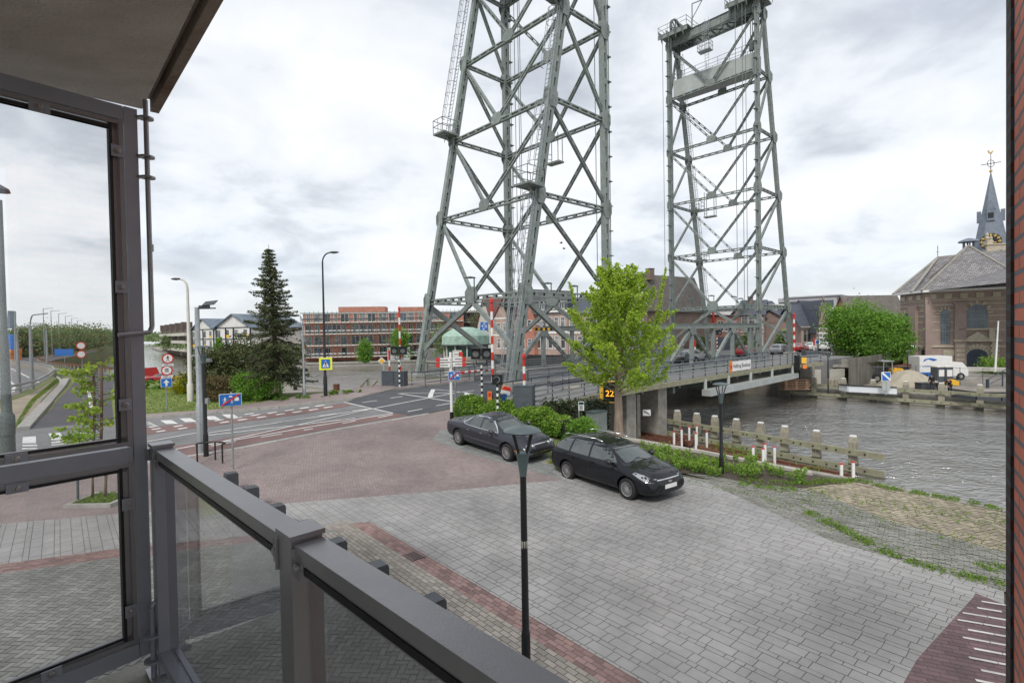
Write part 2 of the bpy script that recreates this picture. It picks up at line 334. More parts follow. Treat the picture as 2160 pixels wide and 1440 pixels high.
M['pav_herring'] = mat('dark grey paver', (.25, .25, .235), .85, c2=(.165, .168, .155), ns=.7, rnd=.2, world=True, bump=.5, bs=110)
M['pav_beige'] = mat('beige paver', (.31, .28, .245), .85, c2=(.215, .195, .17), ns=.8, rnd=.2, world=True, bump=.3)
M['pav_gutter'] = mat('red gutter brick', (.26, .165, .15), .85, c2=(.19, .125, .115), ns=1, rnd=.28, world=True, bump=.3)
M['pav_purple'] = mat('purple brick', (.15, .092, .098), .75, c2=(.105, .068, .072), ns=.8, rnd=.22, world=True)
M['pav_white'] = mat('white paver', (.6, .585, .56), .7, c2=(.45, .44, .42), ns=3, rnd=.08, world=True)
M['pav_tan'] = mat('tan quay brick', (.35, .3, .225), .85, c2=(.24, .215, .155), ns=.6, rnd=.24, world=True, bump=.3)
M['pav_quay'] = mat('grey quay stone', (.255, .25, .23), .88, c2=(.18, .18, .155), ns=.9, rnd=.2, world=True, bump=.4)
M['wood'] = mat('grey weathered timber', (.33, .305, .245), .88, c2=(.2, .185, .14), ns=3, bump=.6, bs=30, stretch=(6, 6, .8), rnd=.12)
M['wood_green'] = mat('algae covered timber', (.26, .27, .17), .88, c2=(.19, .17, .13), ns=2, bump=.5, rnd=.1)
M['wood_wet'] = mat('wet dark timber', (.04, .035, .025), .5, c2=(.06, .07, .03), ns=6)
M['rust'] = mat('rusty steel', (.16, .06, .032), .85, c2=(.09, .04, .026), ns=6, bump=.4)
M['white'] = mat('white paint', (.72, .72, .71), .5, var=.12)
M['offwhite'] = mat('cream paint', (.58, .57, .52), .6, var=.12)
M['red'] = mat('signal red', (.55, .03, .02), .45, var=.15)
M['blue'] = mat('signal blue', (.01, .13, .45), .4, var=.1)
M['yellow'] = mat('fluorescent yellow', (.75, .78, .03), .5, var=.05)
M['amber'] = mat('amber yellow', (.75, .42, .03), .5, var=.1)
M['orange'] = mat('orange', (.7, .2, .03), .5, var=.1)
M['black'] = mat('black paint', (.012, .013, .015), .35, var=.2)
M['darkgrey'] = mat('dark grey paint', (.05, .055, .062), .45, var=.2, rnd=.08)
M['greybox'] = mat('blue grey cabinet paint', (.075, .09, .105), .5, var=.2, rnd=.1)
M['lampgreen'] = mat('grey green lamp paint', (.08, .11, .115), .35, var=.15)
M['lens'] = mat('signal lens', (.14, .145, .15), .15, var=.1)
M['glass_dark'] = mat('dark window glass', (.025, .033, .04), .08, var=.5, ns=.35, c2=(.1, .115, .12), world=True)
M['glass_green'] = mat('green window glass', (.012, .07, .06), .08, var=.4, spec=.8)
M['glass_blue'] = mat('blue window glass', (.12, .17, .22), .1, c2=(.04, .055, .07), ns=.6, world=True)
M['curtain'] = mat('curtained window glass', (.3, .31, .3), .2, c2=(.06, .07, .08), ns=.9, world=True)
M['copper'] = mat('green copper', (.40, .55, .47), .7, c2=(.24, .36, .30), ns=2.2, bump=.2)
M['brick_red'] = brickmat('red brick', (.52, .15, .085), (.45, .13, .075), (.3, .24, .2))
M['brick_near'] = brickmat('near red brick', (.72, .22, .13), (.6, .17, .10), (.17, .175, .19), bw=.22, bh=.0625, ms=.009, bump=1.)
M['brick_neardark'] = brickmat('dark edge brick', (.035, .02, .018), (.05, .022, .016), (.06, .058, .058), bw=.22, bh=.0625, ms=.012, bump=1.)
M['brick_church'] = brickmat('church brick', (.33, .235, .205), (.27, .19, .17), (.34, .29, .25), var=.2)
M['brick_brown'] = brickmat('brown brick', (.23, .15, .12), (.18, .12, .095), (.22, .18, .16))
M['brick_pink'] = brickmat('pale pink brick', (.4, .27, .225), (.34, .24, .2), (.38, .32, .28))
M['brick_dark'] = brickmat('dark brick', (.11, .07, .06), (.09, .055, .05), (.13, .11, .1))
M['stone'] = mat('sandstone', (.48, .43, .33), .85, c2=(.35, .31, .24), ns=2, bump=.2)
M['tile_grey'] = tilemat('grey roof tile', (.15, .15, .155), (.10, .10, .105))
M['tile_church'] = tilemat('church roof tile', (.27, .26, .265), (.17, .165, .17), sc=.34)
M['tile_brown'] = tilemat('brown roof tile', (.19, .17, .15), (.14, .125, .115))
M['tile_red'] = tilemat('red roof tile', (.2, .08, .075), (.15, .06, .06))
M['slate'] = mat('slate', (.075, .085, .115), .55, var=.3, ns=2, rnd=.1)
M['slate_spire'] = mat('spire slate', (.17, .2, .245), .5, c2=(.12, .145, .185), ns=1.2, rnd=.06)
M['gold'] = mat('gilding', (.75, .5, .15), .3, .9)
M['silver_clad'] = mat('pale grey cladding', (.4, .42, .42), .5, var=.12, ns=.5)
M['render_white'] = mat('white wall panel', (.62, .61, .59), .7, var=.1, ns=.6)
M['render_grey'] = mat('grey wall panel', (.4, .4, .42), .7, var=.1, ns=.6)
M['render_cream'] = mat('cream wall panel', (.5, .48, .42), .75, var=.12, ns=.8)
M['bark'] = mat('bark', (.16, .12, .085), .95, c2=(.08, .06, .045), ns=6, bump=1., bs=25, stretch=(1, 1, .3))
M['bark_pale'] = mat('pale bark', (.30, .235, .18), .95, c2=(.17, .13, .10), ns=7, bump=1., bs=25, stretch=(1, 1, .25))
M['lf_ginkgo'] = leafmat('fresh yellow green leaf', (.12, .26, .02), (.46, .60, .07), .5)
M['lf_bright'] = leafmat('bright green leaf', (.055, .15, .02), (.23, .42, .055), .4)
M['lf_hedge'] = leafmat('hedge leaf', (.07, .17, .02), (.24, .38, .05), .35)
M['lf_dark'] = leafmat('dark evergreen needle', (.03, .052, .022), (.15, .165, .065), .15)
M['lf_yew'] = leafmat('bronze green leaf', (.03, .05, .016), (.12, .13, .045), .2)
M['lf_wood'] = leafmat('woodland leaf', (.085, .14, .055), (.24, .31, .13), .3)  # haze over the far trees put into the leaf colour by lightening it
M['lf_ivy'] = leafmat('ivy leaf', (.02, .035, .015), (.06, .085, .035), .15)
M['lf_rust'] = leafmat('reddish shrub leaf', (.08, .10, .03), (.22, .15, .08), .3)
M['lf_yellow'] = leafmat('yellow shrub leaf', (.22, .25, .01), (.5, .48, .02), .3)
M['lf_plant'] = leafmat('young bed plant leaf', (.12, .24, .03), (.27, .42, .07), .4)
M['lf_grass'] = leafmat('grass blade', (.09, .17, .02), (.22, .34, .05), .35)
M['flower'] = mat('lilac blossom', (.5, .35, .55), .8)
M['water'] = watermat()
M['pane'] = glassmat('clear pane', (.985, .99, .99), .55, dirt=.015)
M['pane_rail'] = glassmat('grey tinted pane', (.87, .875, .885), .45, dirt=.012)
M['carpaint_grey'] = mat('dark grey car paint', (.020, .022, .030), .5, 0, var=.08, coat=.7, spec=.2)
M['carpaint_black'] = mat('black car paint', (.003, .004, .007), .5, 0, var=.05, coat=.65, spec=.15)
M['carglass'] = mat('car glass', (.07, .085, .085), .03, var=.3, spec=1.)
M['tyre'] = mat('tyre rubber', (.012, .012, .012), .75)
M['alloy'] = mat('alloy wheel', (.5, .5, .51), .28, .75, var=.1)
M['chrome'] = mat('chrome', (.7, .7, .72), .1, 1., var=.05)
M['headlight'] = mat('headlamp glass', (.45, .47, .5), .06, .4, var=.4, ns=14)
M['taillight'] = mat('tail lamp', (.42, .01, .01), .15, var=.2)
M['plastic'] = mat('black plastic', (.014, .014, .015), .45)
M['forecourt'] = mat('pale forecourt', (.36, .34, .31), .9, c2=(.27, .26, .235), ns=.15, world=True)
M['sand'] = mat('heaped sand', (.4, .36, .29), .95, c2=(.3, .27, .21), ns=1.5, bump=.6)
M['skin'] = mat('skin', (.45, .26, .19), .6)
M['cloth_black'] = mat('black work clothing', (.014, .015, .018), .85, var=.3, ns=8)
M['cloth_navy'] = mat('dark trousers', (.025, .027, .035), .85, var=.3, ns=8)
M['hair'] = mat('dark hair', (.035, .025, .018), .8)
M['bench_white'] = mat('white coated wall panel', (.62, .65, .68), .45, var=.08, ns=.5)
# ------------------------------------------------------------ land, water, paving
def clipband(poly, y0, y1):
    def clip(ps, f):
        out = []
        for i in range(len(ps)):
            a, b = ps[i], ps[(i+1) % len(ps)]; fa, fb = f(a), f(b)
            if fa >= 0: out.append(a)
            if (fa >= 0) != (fb >= 0): t = fa/(fa-fb); out.append((a[0]+(b[0]-a[0])*t, a[1]+(b[1]-a[1])*t))
        return out
    return clip(clip(poly, lambda p: p[1]-y0), lambda p: y1-p[1])
def drape(m, poly, lift, zf=hg):
    poly = [(p[0], p[1]) for p in poly]
    for y0, y1 in ((-1e5, Y0), (Y0, Y1), (Y1, 1e5)):
        q = clipband(poly, y0, y1)
        if len(q) < 3: continue
        for t in tessellate_polygon([[Vector((p[0], p[1], 0)) for p in q]]):
            a, b, c = (q[k] for k in t)
            if (b[0]-a[0])*(c[1]-a[1])-(b[1]-a[1])*(c[0]-a[0]) < 0: b, c = c, b
            m.poly([(p[0], p[1], zf(p[1])+lift) for p in (a, b, c)])
def flat(m, poly, z): drape(m, poly, z, lambda y: 0.)
def skirt(m, poly, lift, z0, zf=hg):
    ar = sum(poly[i][0]*poly[(i+1) % len(poly)][1]-poly[(i+1) % len(poly)][0]*poly[i][1] for i in range(len(poly)))
    pp = list(poly) if ar > 0 else list(reversed(poly))
    for i in range(len(pp)):
        a, b = pp[i], pp[(i+1) % len(pp)]; ts = [0, 1]
        for yc in (Y0, Y1):
            if (a[1]-yc)*(b[1]-yc) < 0: ts.append((yc-a[1])/(b[1]-a[1]))
        ts.sort()
        for t0, t1 in zip(ts, ts[1:]):
            p, q = [(a[0]+(b[0]-a[0])*t, a[1]+(b[1]-a[1])*t) for t in (t0, t1)]
            m.poly([(p[0], p[1], z0), (q[0], q[1], z0), (q[0], q[1], zf(q[1])+lift), (p[0], p[1], zf(p[1])+lift)])
def struct(name, m, mt): return props(m.build(name, mt, world='keep') if False else m.build(name, mt), kind='structure')
def inside(p, poly):
    x, y = p; c = False; n = len(poly)
    for i in range(n):
        x1, y1 = poly[i][0], poly[i][1]; x2, y2 = poly[(i+1) % n][0], poly[(i+1) % n][1]
        if (y1 > y) != (y2 > y) and x < (x2-x1)*(y-y1)/(y2-y1)+x1: c = not c
    return c
LAYN = [0]
def lay(name, poly, kind, L, Wd, ang, mt, lift=.008, gap=.006, zf=hg, joint='joint', skip=None, jit=.0):
    LAYN[0] += 1; lift += LAYN[0]*.0007; poly = [(p[0], p[1]) for p in poly]
    ca, sa = math.cos(ang), math.sin(ang)
    loc = [(p[0]*ca+p[1]*sa, -p[0]*sa+p[1]*ca) for p in poly]
    x0, x1 = min(p[0] for p in loc), max(p[0] for p in loc); y0, y1 = min(p[1] for p in loc), max(p[1] for p in loc)
    m = MB(); rs = []
    if kind == 'herring':
        W_ = Wd; n = int((x1-x0)/W_)+4; k = int((y1-y0)/W_)+4
        for p in range(-(n+k), n+k):
            for q in range(-(n+k)//2, (n+k)//2):
                a, b = p+2*q, p-2*q
                if a < -3 or a > n or b < -3 or b > k: continue
                rs.append((x0+a*W_, y0+b*W_, 2*W_, W_)); rs.append((x0+a*W_, y0+(b+1)*W_, W_, 2*W_))
    elif kind == 'slab':
        y = y0; i = 0
        while y < y1:
            h = Wd if i % 3 else Wd*.5; x = x0-random.random()*L
            while x < x1:
                l = random.choice((L, L, L*.5, L*1.35)) if h > Wd*.6 else random.choice((L*.5, L, L))
                rs.append((x, y, l, h)); x += l
            y += h; i += 1
    else:
        y = y0; i = 0
        while y < y1:
            x = x0-(L/2 if i % 2 else 0)-random.random()*L*.2
            while x < x1: rs.append((x, y, L, Wd)); x += L
            y += Wd; i += 1
    g = gap/2
    for x, y, w, h in rs:
        cx, cy = x+w/2, y+h/2; c = (cx*ca-cy*sa, cx*sa+cy*ca)
        cn = [(a*ca-b*sa, a*sa+b*ca) for a, b in ((x+g, y+g), (x+w-g, y+g), (x+w-g, y+h-g), (x+g, y+h-g))]
        ins = [inside(k, poly) for k in cn]
        if not any(ins) and not inside(c, poly): continue
        if skip and skip(c): continue
        if not all(ins):                                     # cut to fit at the edge
            ps = poly
            for (ax_, ay_), (bx_, by_) in zip(cn, cn[1:]+cn[:1]):
                ff = lambda p: (bx_-ax_)*(p[1]-ay_)-(by_-ay_)*(p[0]-ax_)
                out = []
                for i in range(len(ps)):
                    p, q = ps[i], ps[(i+1) % len(ps)]; fa, fb = ff(p), ff(q)
                    if fa >= 0: out.append(p)
                    if (fa >= 0) != (fb >= 0): t = fa/(fa-fb); out.append((p[0]+(q[0]-p[0])*t, p[1]+(q[1]-p[1])*t))
                ps = out
                if len(ps) < 3: break
            if len(ps) < 3: continue
            m.poly([(p[0], p[1], zf(p[1])+lift) for p in ps]); continue
        dz = random.uniform(0, jit)
        pts = [(x+g, y+g), (x+w-g, y+g), (x+w-g, y+h-g), (x+g, y+h-g)]
        m.poly([(a*ca-b*sa, a*sa+b*ca, zf(a*sa+b*ca)+lift+dz) for a, b in pts])
    o = struct(name, m, mt)
    j = MB(); drape(j, poly, lift-.0065, zf); struct(name+'_bedding', j, M[joint]); return o
def px(*pts): return [T(*p) for p in pts]
def xy(*pts): return [(p[0], p[1]) for p in pts]
z0f = lambda y: 0.
# water
w = MB(); w.poly([(-2500, -50, -3), (2500, -50, -3), (2500, 4500, -3), (-2500, 4500, -3)]); props(w.build('canal_water', M['water']), kind='structure')
bankL = [(-51, 63), (-74, 83.7), (-88, 97), (-107, 121), (-121, 142), (-150, 186), (-226, 294), (-405, 564), (-1100, 1500)]
near = [(1.3, -60), (1.3, 27), tuple(B(24.5, 20))[:2], tuple(B(27, 23.5))[:2], tuple(B(27, 41.5))[:2], (-9.4, 39.2), (-12.8, 36), (-16.2, 35.2), (-20, 42), (-28, 44), (-44, 52)]+bankL+[(-2000, 1500), (-2000, -60)]
g = MB(); drape(g, near, -.03); skirt(g, near, -.03, -3.6); struct('ground', g, M['verge'])
# embankment and the lower strip beside the quay
g = MB()
for a, b in ((-60, Y0), (Y0, 22), (22, 27)):
    g.poly([(1.3, a, hg(a)-.03), (3.3, a, -.03), (3.3, b, -.03), (1.3, b, hg(b)-.03)])
struct('embankment', g, M['verge'])
low = [(3.3, -60), tuple(B(19.0, -60))[:2], tuple(B(19.0, 1.2))[:2], tuple(B(19.6, 5))[:2], tuple(B(20.3, 14))[:2], tuple(B(22.5, 19))[:2], tuple(B(27, 23.5))[:2], (1.3, 27), (3.3, 27)]
g = MB(); flat(g, low, -.03); skirt(g, low, -.03, -3.6, z0f); struct('quay_ground', g, M['joint_green'])
# lower quay on the left
lq = [(-8.6, 41), (-4, 60), (-21, 61), (-30, 70), (-45, 81), (-62, 88), (-62, 70), (-50, 60), (-44, 50), (-28, 43), (-16, 34)]
g = MB(); flat(g, lq, -1.6); skirt(g, lq, -1.6, -3.6, z0f); struct('lower_quay', g, M['pav_beige'])
g = MB()
for a, b in zip(lq[1:6], lq[2:6]): g.beam((a[0], a[1], -1.5), (b[0], b[1], -1.5), .4, .3)
struct('lower_quay_kerb', g, M['concrete'])
# far lands
eastshore = [tuple(B(65.5, -60))[:2], tuple(B(65.5, 41))[:2], (-24, 136), (-52, 131), (-76, 150), (-113, 191), (-157, 244), (-197, 293), (-262, 379), (-420, 700), (-800, 1500), (2400, 1500), (2400, -200)]
g = MB(); flat(g, eastshore, -1.95); skirt(g, eastshore, -1.95, -3.6, z0f); struct('far_bank', g, M['forecourt'])
g = MB()
for a, b in zip(eastshore[:9], eastshore[1:10]):
    g.beam((a[0], a[1], -2.1), (b[0], b[1], -2.1), .6, .5)
struct('far_quay_edge', g, M['concrete'])
g = MB(); g.prism([tuple(B(*q))[:2] for q in ((65.3, -60), (66.4, -60), (66.4, 22), (65.3, 22))], -3.5, -1.9); struct('far_quay_wall', g, M['concrete_pale'])
g = MB(); g.prism([tuple(B(*q))[:2] for q in ((65.18, -60), (65.29, -60), (65.29, 22), (65.18, 22))], -2.75, -2.5); struct('quay_rubbing_strip', g, M['black'])
plateau = [tuple(B(*p))[:2] for p in ((67.5, 19), (67.5, 43), (74, 60), (76, 140), (600, 140), (600, 26), (80, 26), (78, 19))]
g = MB(); flat(g, plateau, 1.1); skirt(g, plateau, 1.1, -2.2, z0f); struct('far_street', g, M['asphalt_old'])
g = MB(); flat(g, [tuple(B(*p))[:2] for p in ((66.2, -60), (66.2, 18), (86, 18), (86, 8), (120, 8), (120, -60))], -1.94); struct('far_quay_paving', g, M['pav_beige'])
# ---- surfaces on this side
ROADW = px((290, 884), (460, 871), (590, 860), (673, 850), (746, 843), (829, 823), (1000, 803))
far_kerb = [Vector((-46, 27.5, 1)), Vector((-30, 28.2, 1))]+ROADW
near_edge = px((0, 1012), (230, 985), (450, 953), (518, 941), (699, 906), (865, 878), (950, 861), (1060, 840))
asp = [(p.x, p.y) for p in far_kerb]+[tuple(B(27, 40))[:2], tuple(B(27, 25.5))[:2]]+[(p.x, p.y) for p in reversed(near_edge)]+[(-60, 16)]
g = MB(); drape(g, asp, -.012); struct('road', g, M['asphalt_old'])
drk = px((725, 849), (829, 823), (1000, 803))+[B(27, 40), B(27, 25.5)]+px((1060, 840), (950, 861), (865, 878), (829, 871))
g = MB(); drape(g, xy(*drk), -.006); struct('road_bridge_approach', g, M['asphalt'])
g = MB(); drape(g, xy(B(24.4, 20.3), B(27, 23.4), B(27, 26), *px((1060, 840), (1085, 866), (1120, 872))), -.009); struct('deck_approach', g, M['asphalt_old'])
# side road curving off to the left and the lower carriageways beyond it
sr = px((60, 905), (110, 860), (150, 815), (165, 795), (150, 782), (120, 772), (70, 768), (30, 764), (30, 752), (100, 753), (150, 747), (200, 738), (206, 740), (150, 752), (118, 758), (100, 764), (128, 772), (200, 786), (300, 800), (240, 806), (236, 850), (240, 886))
g = MB(); drape(g, xy(*sr), -.006); struct('side_road', g, M['asphalt'])
lr = px((-80, 880), (40, 830), (100, 795), (108, 785), (60, 778), (20, 770), (-200, 775), (-400, 800))
g = MB(); drape(g, xy(*lr), -.006); struct('lower_carriageway', g, M['asphalt_old'])
g = MB(); drape(g, xy(*px((-60, 905), (20, 848), (60, 832), (120, 800), (128, 803), (50, 905))), -.002); struct('verge_paving', g, M['pav_tan'])
# lawn
lawn = px((240, 884), (300, 881), (460, 868), (572, 856), (585, 846), (575, 838), (470, 817), (400, 809), (300, 806), (240, 806), (236, 850))
g = MB(); drape(g, xy(*lawn), -.004); struct('lawn', g, M['grass'])
# footway along the far kerb
fw = px((290, 878), (460, 866), (600, 843), (700, 830), (800, 812), (1000, 795))
fwp = xy(*([p for p in fw]+list(reversed(ROADW))))
g = MB(); drape(g, fwp, .10); skirt(g, fwp, .10, -.2); struct('footway', g, M['pav_red'])
g = MB()
for a, b in zip(ROADW, ROADW[1:]):
    n = max(1, int((b-a).length/1.0))
    for i in range(n):
        p, q = a.lerp(b, i/n), a.lerp(b, (i+.985)/n); g.beam(p+Vector((0, -.06, .02)), q+Vector((0, -.06, .02)), .13, .22)
struct('kerb_line', g, M['kerb'])
# red clinker square, pale edging
red = px((450, 955), (518, 943), (699, 908), (865, 880), (950, 863), (958, 880), (952, 903), (912, 927), (985, 955), (1090, 985), (1190, 1012), (900, 1038), (600, 1062), (230, 1085), (0, 1105), (-200, 1125), (-200, 1035), (0, 1015), (230, 987))
lay('red_square', xy(*red), 'herring', .2, .1, math.radians(20), M['pav_red'], gap=.008)
edge = px((-100, 1025), (0, 1014), (230, 986), (450, 954), (518, 942), (699, 907), (865, 879), (905, 872))
g = MB()
for a, b in zip(edge, edge[1:]):
    n = max(1, int((b-a).length/1.0)); d = (b-a).normalized()
    for i in range(n): g.beam(a.lerp(b, i/n)+Vector((0, 0, -.045)), a.lerp(b, (i+.985)/n)+Vector((0, 0, -.045)), .28, .12)
struct('edging_stones', g, M['kerb'])
cyc = px((300, 985), (450, 950), (518, 938), (699, 903), (862, 876), (834, 871), (700, 888), (560, 908), (440, 930), (300, 950))
g = MB(); drape(g, xy(*cyc), -.002); struct('cycle_lane', g, M['asphalt_red'])
cyc2 = px((292, 903), (440, 888), (560, 873), (660, 860), (715, 851), (745, 851), (735, 856), (660, 869), (560, 883), (440, 899), (292, 918))
g = MB(); drape(g, xy(*cyc2), -.002); struct('cycle_crossing', g, M['asphalt_red'])
cyc3 = px((-40, 985), (230, 955), (230, 940), (-40, 962))
g = MB(); drape(g, xy(*cyc3), -.002); struct('cycle_crossing_side', g, M['asphalt_red'])
# parking strip under the two cars
pk = px((905, 925), (952, 904), (1040, 925), (1150, 962), (1180, 985))+[Vector((4.6, 18.2, 0)), Vector((5.6, 17.2, 0))]
pk = xy(*(px((912, 927), (985, 955), (1090, 985), (1190, 1012))[::-1]+px((930, 905), (1040, 915), (1120, 945))+[Vector((1.25, 20.2, .2))]))
lay('parking_strip', pk, 'slab', .3, .3, math.radians(-49), M['pav_green'], gap=.012)
# grey slab field
U45 = Vector((.655, -.755, 0)); C1 = P(790, 1107)
slab = px((0, 1105), (230, 1085), (600, 1062), (900, 1038), (1190, 1012))+[Vector((1.3, 18.1, 0)), P(1290, 985), P(1400, 1000), P(1500, 1022), P(1640, 1085), P(1750, 1140), P(1950, 1195), P(2118, 1248), P(2118, 1275), P(2060, 1252), P(1935, 1390), P(1905, 1442), Vector((5.0, 4.2, 0))]+[C1+U45*12.5, C1, P(600, 1122), P(230, 1160), P(0, 1190), P(-300, 1230), P(-300, 1130)]
pur = [P(2060, 1252), P(2118, 1275), Vector((11, 8.4, 0)), Vector((11, 4, 0)), Vector((5.0, 4, 0)), P(1905, 1442), P(1935, 1390)]
purp = xy(*pur)
lay('slab_field', xy(*slab), 'slab', .31, .22, math.radians(-49), M['pav_slab'], gap=.011, jit=.003)
lay('purple_crossing', purp, 'rows', .22, .11, math.radians(-25), M['pav_purple'], gap=.008)
u = Vector((math.cos(math.radians(-25)), math.sin(math.radians(-25)), 0)); v = Vector((-u.y, u.x, 0)); c0 = P(1990, 1440)
m = MB()
for i in range(13):
    for j in range(3):
        if (i+j) % 2 and j: continue
        s0 = c0+v*(i*.30-.4)+u*(.32+j*.75+(.1 if i % 2 else 0)+i*.05)
        for k in range(2):
            p = s0+u*(k*.34); q = [p, p+u*.33, p+u*.33+v*.055, p+v*.055]
            if all(inside((r.x, r.y), purp) for r in q): m.poly([(r.x, r.y, .019) for r in q])
struct('crossing_stripes', m, M['pav_white'])
# gutter courses and the pavers against the building
U45 = Vector((.655, -.755, 0)); a45 = math.atan2(U45.y, U45.x); V45 = Vector((.755, .655, 0))
c1 = P(790, 1107)
def strip(o0, o1, t0=-.3, t1=16): return [tuple(c1+U45*t+V45*o)[:2] for t, o in ((t0, o1), (t1, o1), (t1, o0), (t0, o0))]
lay('gutter_bricks', strip(-.42, 0, -.6), 'rows', .2, .1, a45, M['pav_gutter'], gap=.009)
lay('gutter_bricks_side', xy(*[P(790, 1107), P(760, 1117), P(600, 1136), P(230, 1178), P(0, 1210), P(-300, 1255), P(-300, 1230), P(0, 1190), P(230, 1160), P(600, 1122)]), 'rows', .2, .1, math.radians(15), M['pav_gutter'], gap=.009)
lay('linear_pavers', strip(-1.35, -.42, -.9), 'rows', .21, .105, a45, M['pav_beige'], gap=.012)
lay('herringbone_pavers', xy(*[c1+U45*16-V45*1.35, Vector((4, -3, 0)), Vector((-22, -3, 0)), P(-300, 1255), P(0, 1210), P(230, 1178), P(600, 1136), P(730, 1121), c1-U45*.9-V45*1.35]), 'herring', .21, .105, a45+math.radians(45), M['pav_herring'], gap=.012, jit=.004, joint='joint_green')
# quay: shallow courses, rough stones, slanted tan bricks
qs = [P(1420, 1003), P(1500, 1012), P(1640, 1052), P(1720, 1085), P(1870, 1172), P(2118, 1228), Vector((12, 7, 0)), Vector((10.5, 7, 0)), P(2118, 1248), P(1950, 1195), P(1750, 1140), P(1640, 1085), P(1500, 1022), P(1400, 1000)]
lay('quay_courses', xy(*qs), 'rows', .3, .11, math.atan2(-8.1, 3.5)+.12, M['pav_quay'], gap=.014, zf=z0f, joint='joint_green')
qr = [P(1440, 998), P(1560, 1000), P(1660, 1022), P(1740, 1045), P(1880, 1100), P(2118, 1165), Vector((14, 9, 0)), Vector((12, 7, 0)), P(2118, 1228), P(1870, 1172), P(1720, 1085), P(1640, 1052), P(1500, 1012)]
lay('quay_rough_stones', xy(*qr), 'rows', .2, .1, math.atan2(-8.1, 3.5)+.5, M['pav_quay'], gap=.01, zf=z0f, joint='joint_green', jit=.012)
qt = [P(1655, 1020), P(1780, 1015), P(1830, 1020), P(1950, 1045), P(2118, 1082), Vector((15.5, 11, 0)), Vector((14, 9, 0)), P(2118, 1165), P(1880, 1100), P(1740, 1045)]
lay('quay_tan_bricks', xy(*qt), 'herring', .25, .125, math.radians(18), M['pav_tan'], gap=.014, zf=z0f, joint='joint_green', jit=.01)
m = MB()
qe = [B(19.0, -9), B(19.0, 1.2), B(19.6, 5), B(20.3, 14), B(22.3, 18.6)]
for a, b in zip(qe, qe[1:]):
    n = int((b-a).length); 
    for i in range(n): m.beam(a.lerp(b, i/n)+Vector((0, 0, -.1)), a.lerp(b, (i+.99)/n)+Vector((0, 0, -.1)), .3, .26)
struct('quay_kerb', m, M['concrete'])
# road markings
mk = MB()
def line(p, q, w=.12, k=T):
    a, b = k(*p), k(*q); d = (b-a); d.z = 0; d.normalize(); r = Vector((-d.y, d.x, 0))*w/2
    drape(mk, [(a-r)[:2], (b-r)[:2], (b+r)[:2], (a+r)[:2]], .006)
def quad(*p): drape(mk, [tuple(T(*q))[:2] for q in p], .006)
c = lambda X, Y: (440+X/3.857, 800+Y/3.857)
for p, q in (((0, 435), (1350, 235)), ((1350, 235), (2160, 90)), ((0, 455), (700, 375)), ((700, 375), (1190, 315)), ((20, 525), (700, 375)), ((700, 375), (1350, 235)), ((0, 530), (830, 385)), ((830, 385), (1500, 275)),
             ((600, 345), (750, 322)), ((900, 298), (1040, 278)), ((275, 392), (445, 368)), ((425, 470), (600, 443)), ((775, 412), (850, 400)), ((1090, 358), (1200, 335)), ((1380, 310), (1500, 285)), ((20, 540), (220, 505)),
             ((1540, 115), (2080, 195)), ((1560, 112), (1960, 112)), ((1100, 185), (1500, 275)), ((1250, 188), (1370, 172)), ((1620, 262), (1740, 240)), ((1480, 152), (1580, 138)), ((1850, 215), (1960, 195)), ((1830, 80), (2160, 118)), ((1170, 258), (1290, 240))):
    line(c(*p), c(*q))
line(c(1800, 150), c(1830, 80), .3); line(c(2110, 190), c(2100, 110), .3)
line((1000, 790), (1100, 780), .1); line((290, 962), (440, 934)); line((290, 935), (440, 908)); line((1010, 812), (1090, 801), .1)
for X, Y, w_ in ((340, 1228, 55), (355, 1222, 0), (300, 1222, 0)): pass
z3 = lambda X, Y: (240+X/3.13, 500+Y/3.13)
for X, Y in ((215, 1232), (362, 1220), (487, 1207), (645, 1193), (768, 1181)):
    quad(z3(X-55, Y-10), z3(X+20, Y-12), z3(X+65, Y+12), z3(X-15, Y+14))
for X, Y in ((895, 1166), (1045, 1159), (1160, 1142), (1258, 1127), (1362, 1112), (1415, 1122), (1318, 1138), (1210, 1153), (1100, 1168), (975, 1187), (850, 1204), (730, 1221), (935, 1174), (815, 1193), (695, 1208), (570, 1225), (425, 1246), (455, 1262), (280, 1265), (310, 1280), (262, 1250), (590, 1240)):
    quad(z3(X-38, Y+3), z3(X+22, Y-6), z3(X+38, Y-3), z3(X-20, Y+7))
gz = lambda X, Y: (X/3.43, 640+Y/3.43)
for q in (((165, 965), (260, 960), (262, 1010), (162, 1012)), ((350, 940), (435, 933), (465, 985), (375, 990)), ((530, 940), (620, 930), (660, 965), (560, 972)), ((-20, 990), (60, 985), (50, 1035), (-40, 1040)),
          ((165, 1022), (270, 1020), (270, 1032), (162, 1034)), ((370, 1000), (470, 990), (473, 1003), (372, 1012)), ((560, 978), (670, 970), (675, 980), (562, 988)), ((160, 1045), (270, 1042), (272, 1052), (158, 1056)), ((372, 1020), (470, 1010), (474, 1018), (374, 1028)),
          ((1000, 862), (1075, 858), (1115, 880), (1035, 885)), ((1000, 905), (1035, 902), (1050, 912), (1003, 918)), ((1000, 940), (1030, 936), (1042, 945), (1003, 950))):
    quad(*[gz(*p) for p in q])
for a, b in (((185, 908), (440, 590)), ((440, 590), (440, 555)), ((440, 555), (412, 525)), ((665, 800), (630, 560)), ((630, 560), (600, 520)), ((600, 520), (500, 490)), ((500, 490), (360, 465)), ((360, 465), (250, 440)), ((80, 470), (280, 570)), ((0, 505), (105, 590)), ((105, 590), (95, 640))):
    line(gz(*a), gz(*b), .18)
struct('road_markings', mk, M['white_paint'])
g = MB(); cs = px((62, 905), (108, 852), (138, 815), (146, 800))
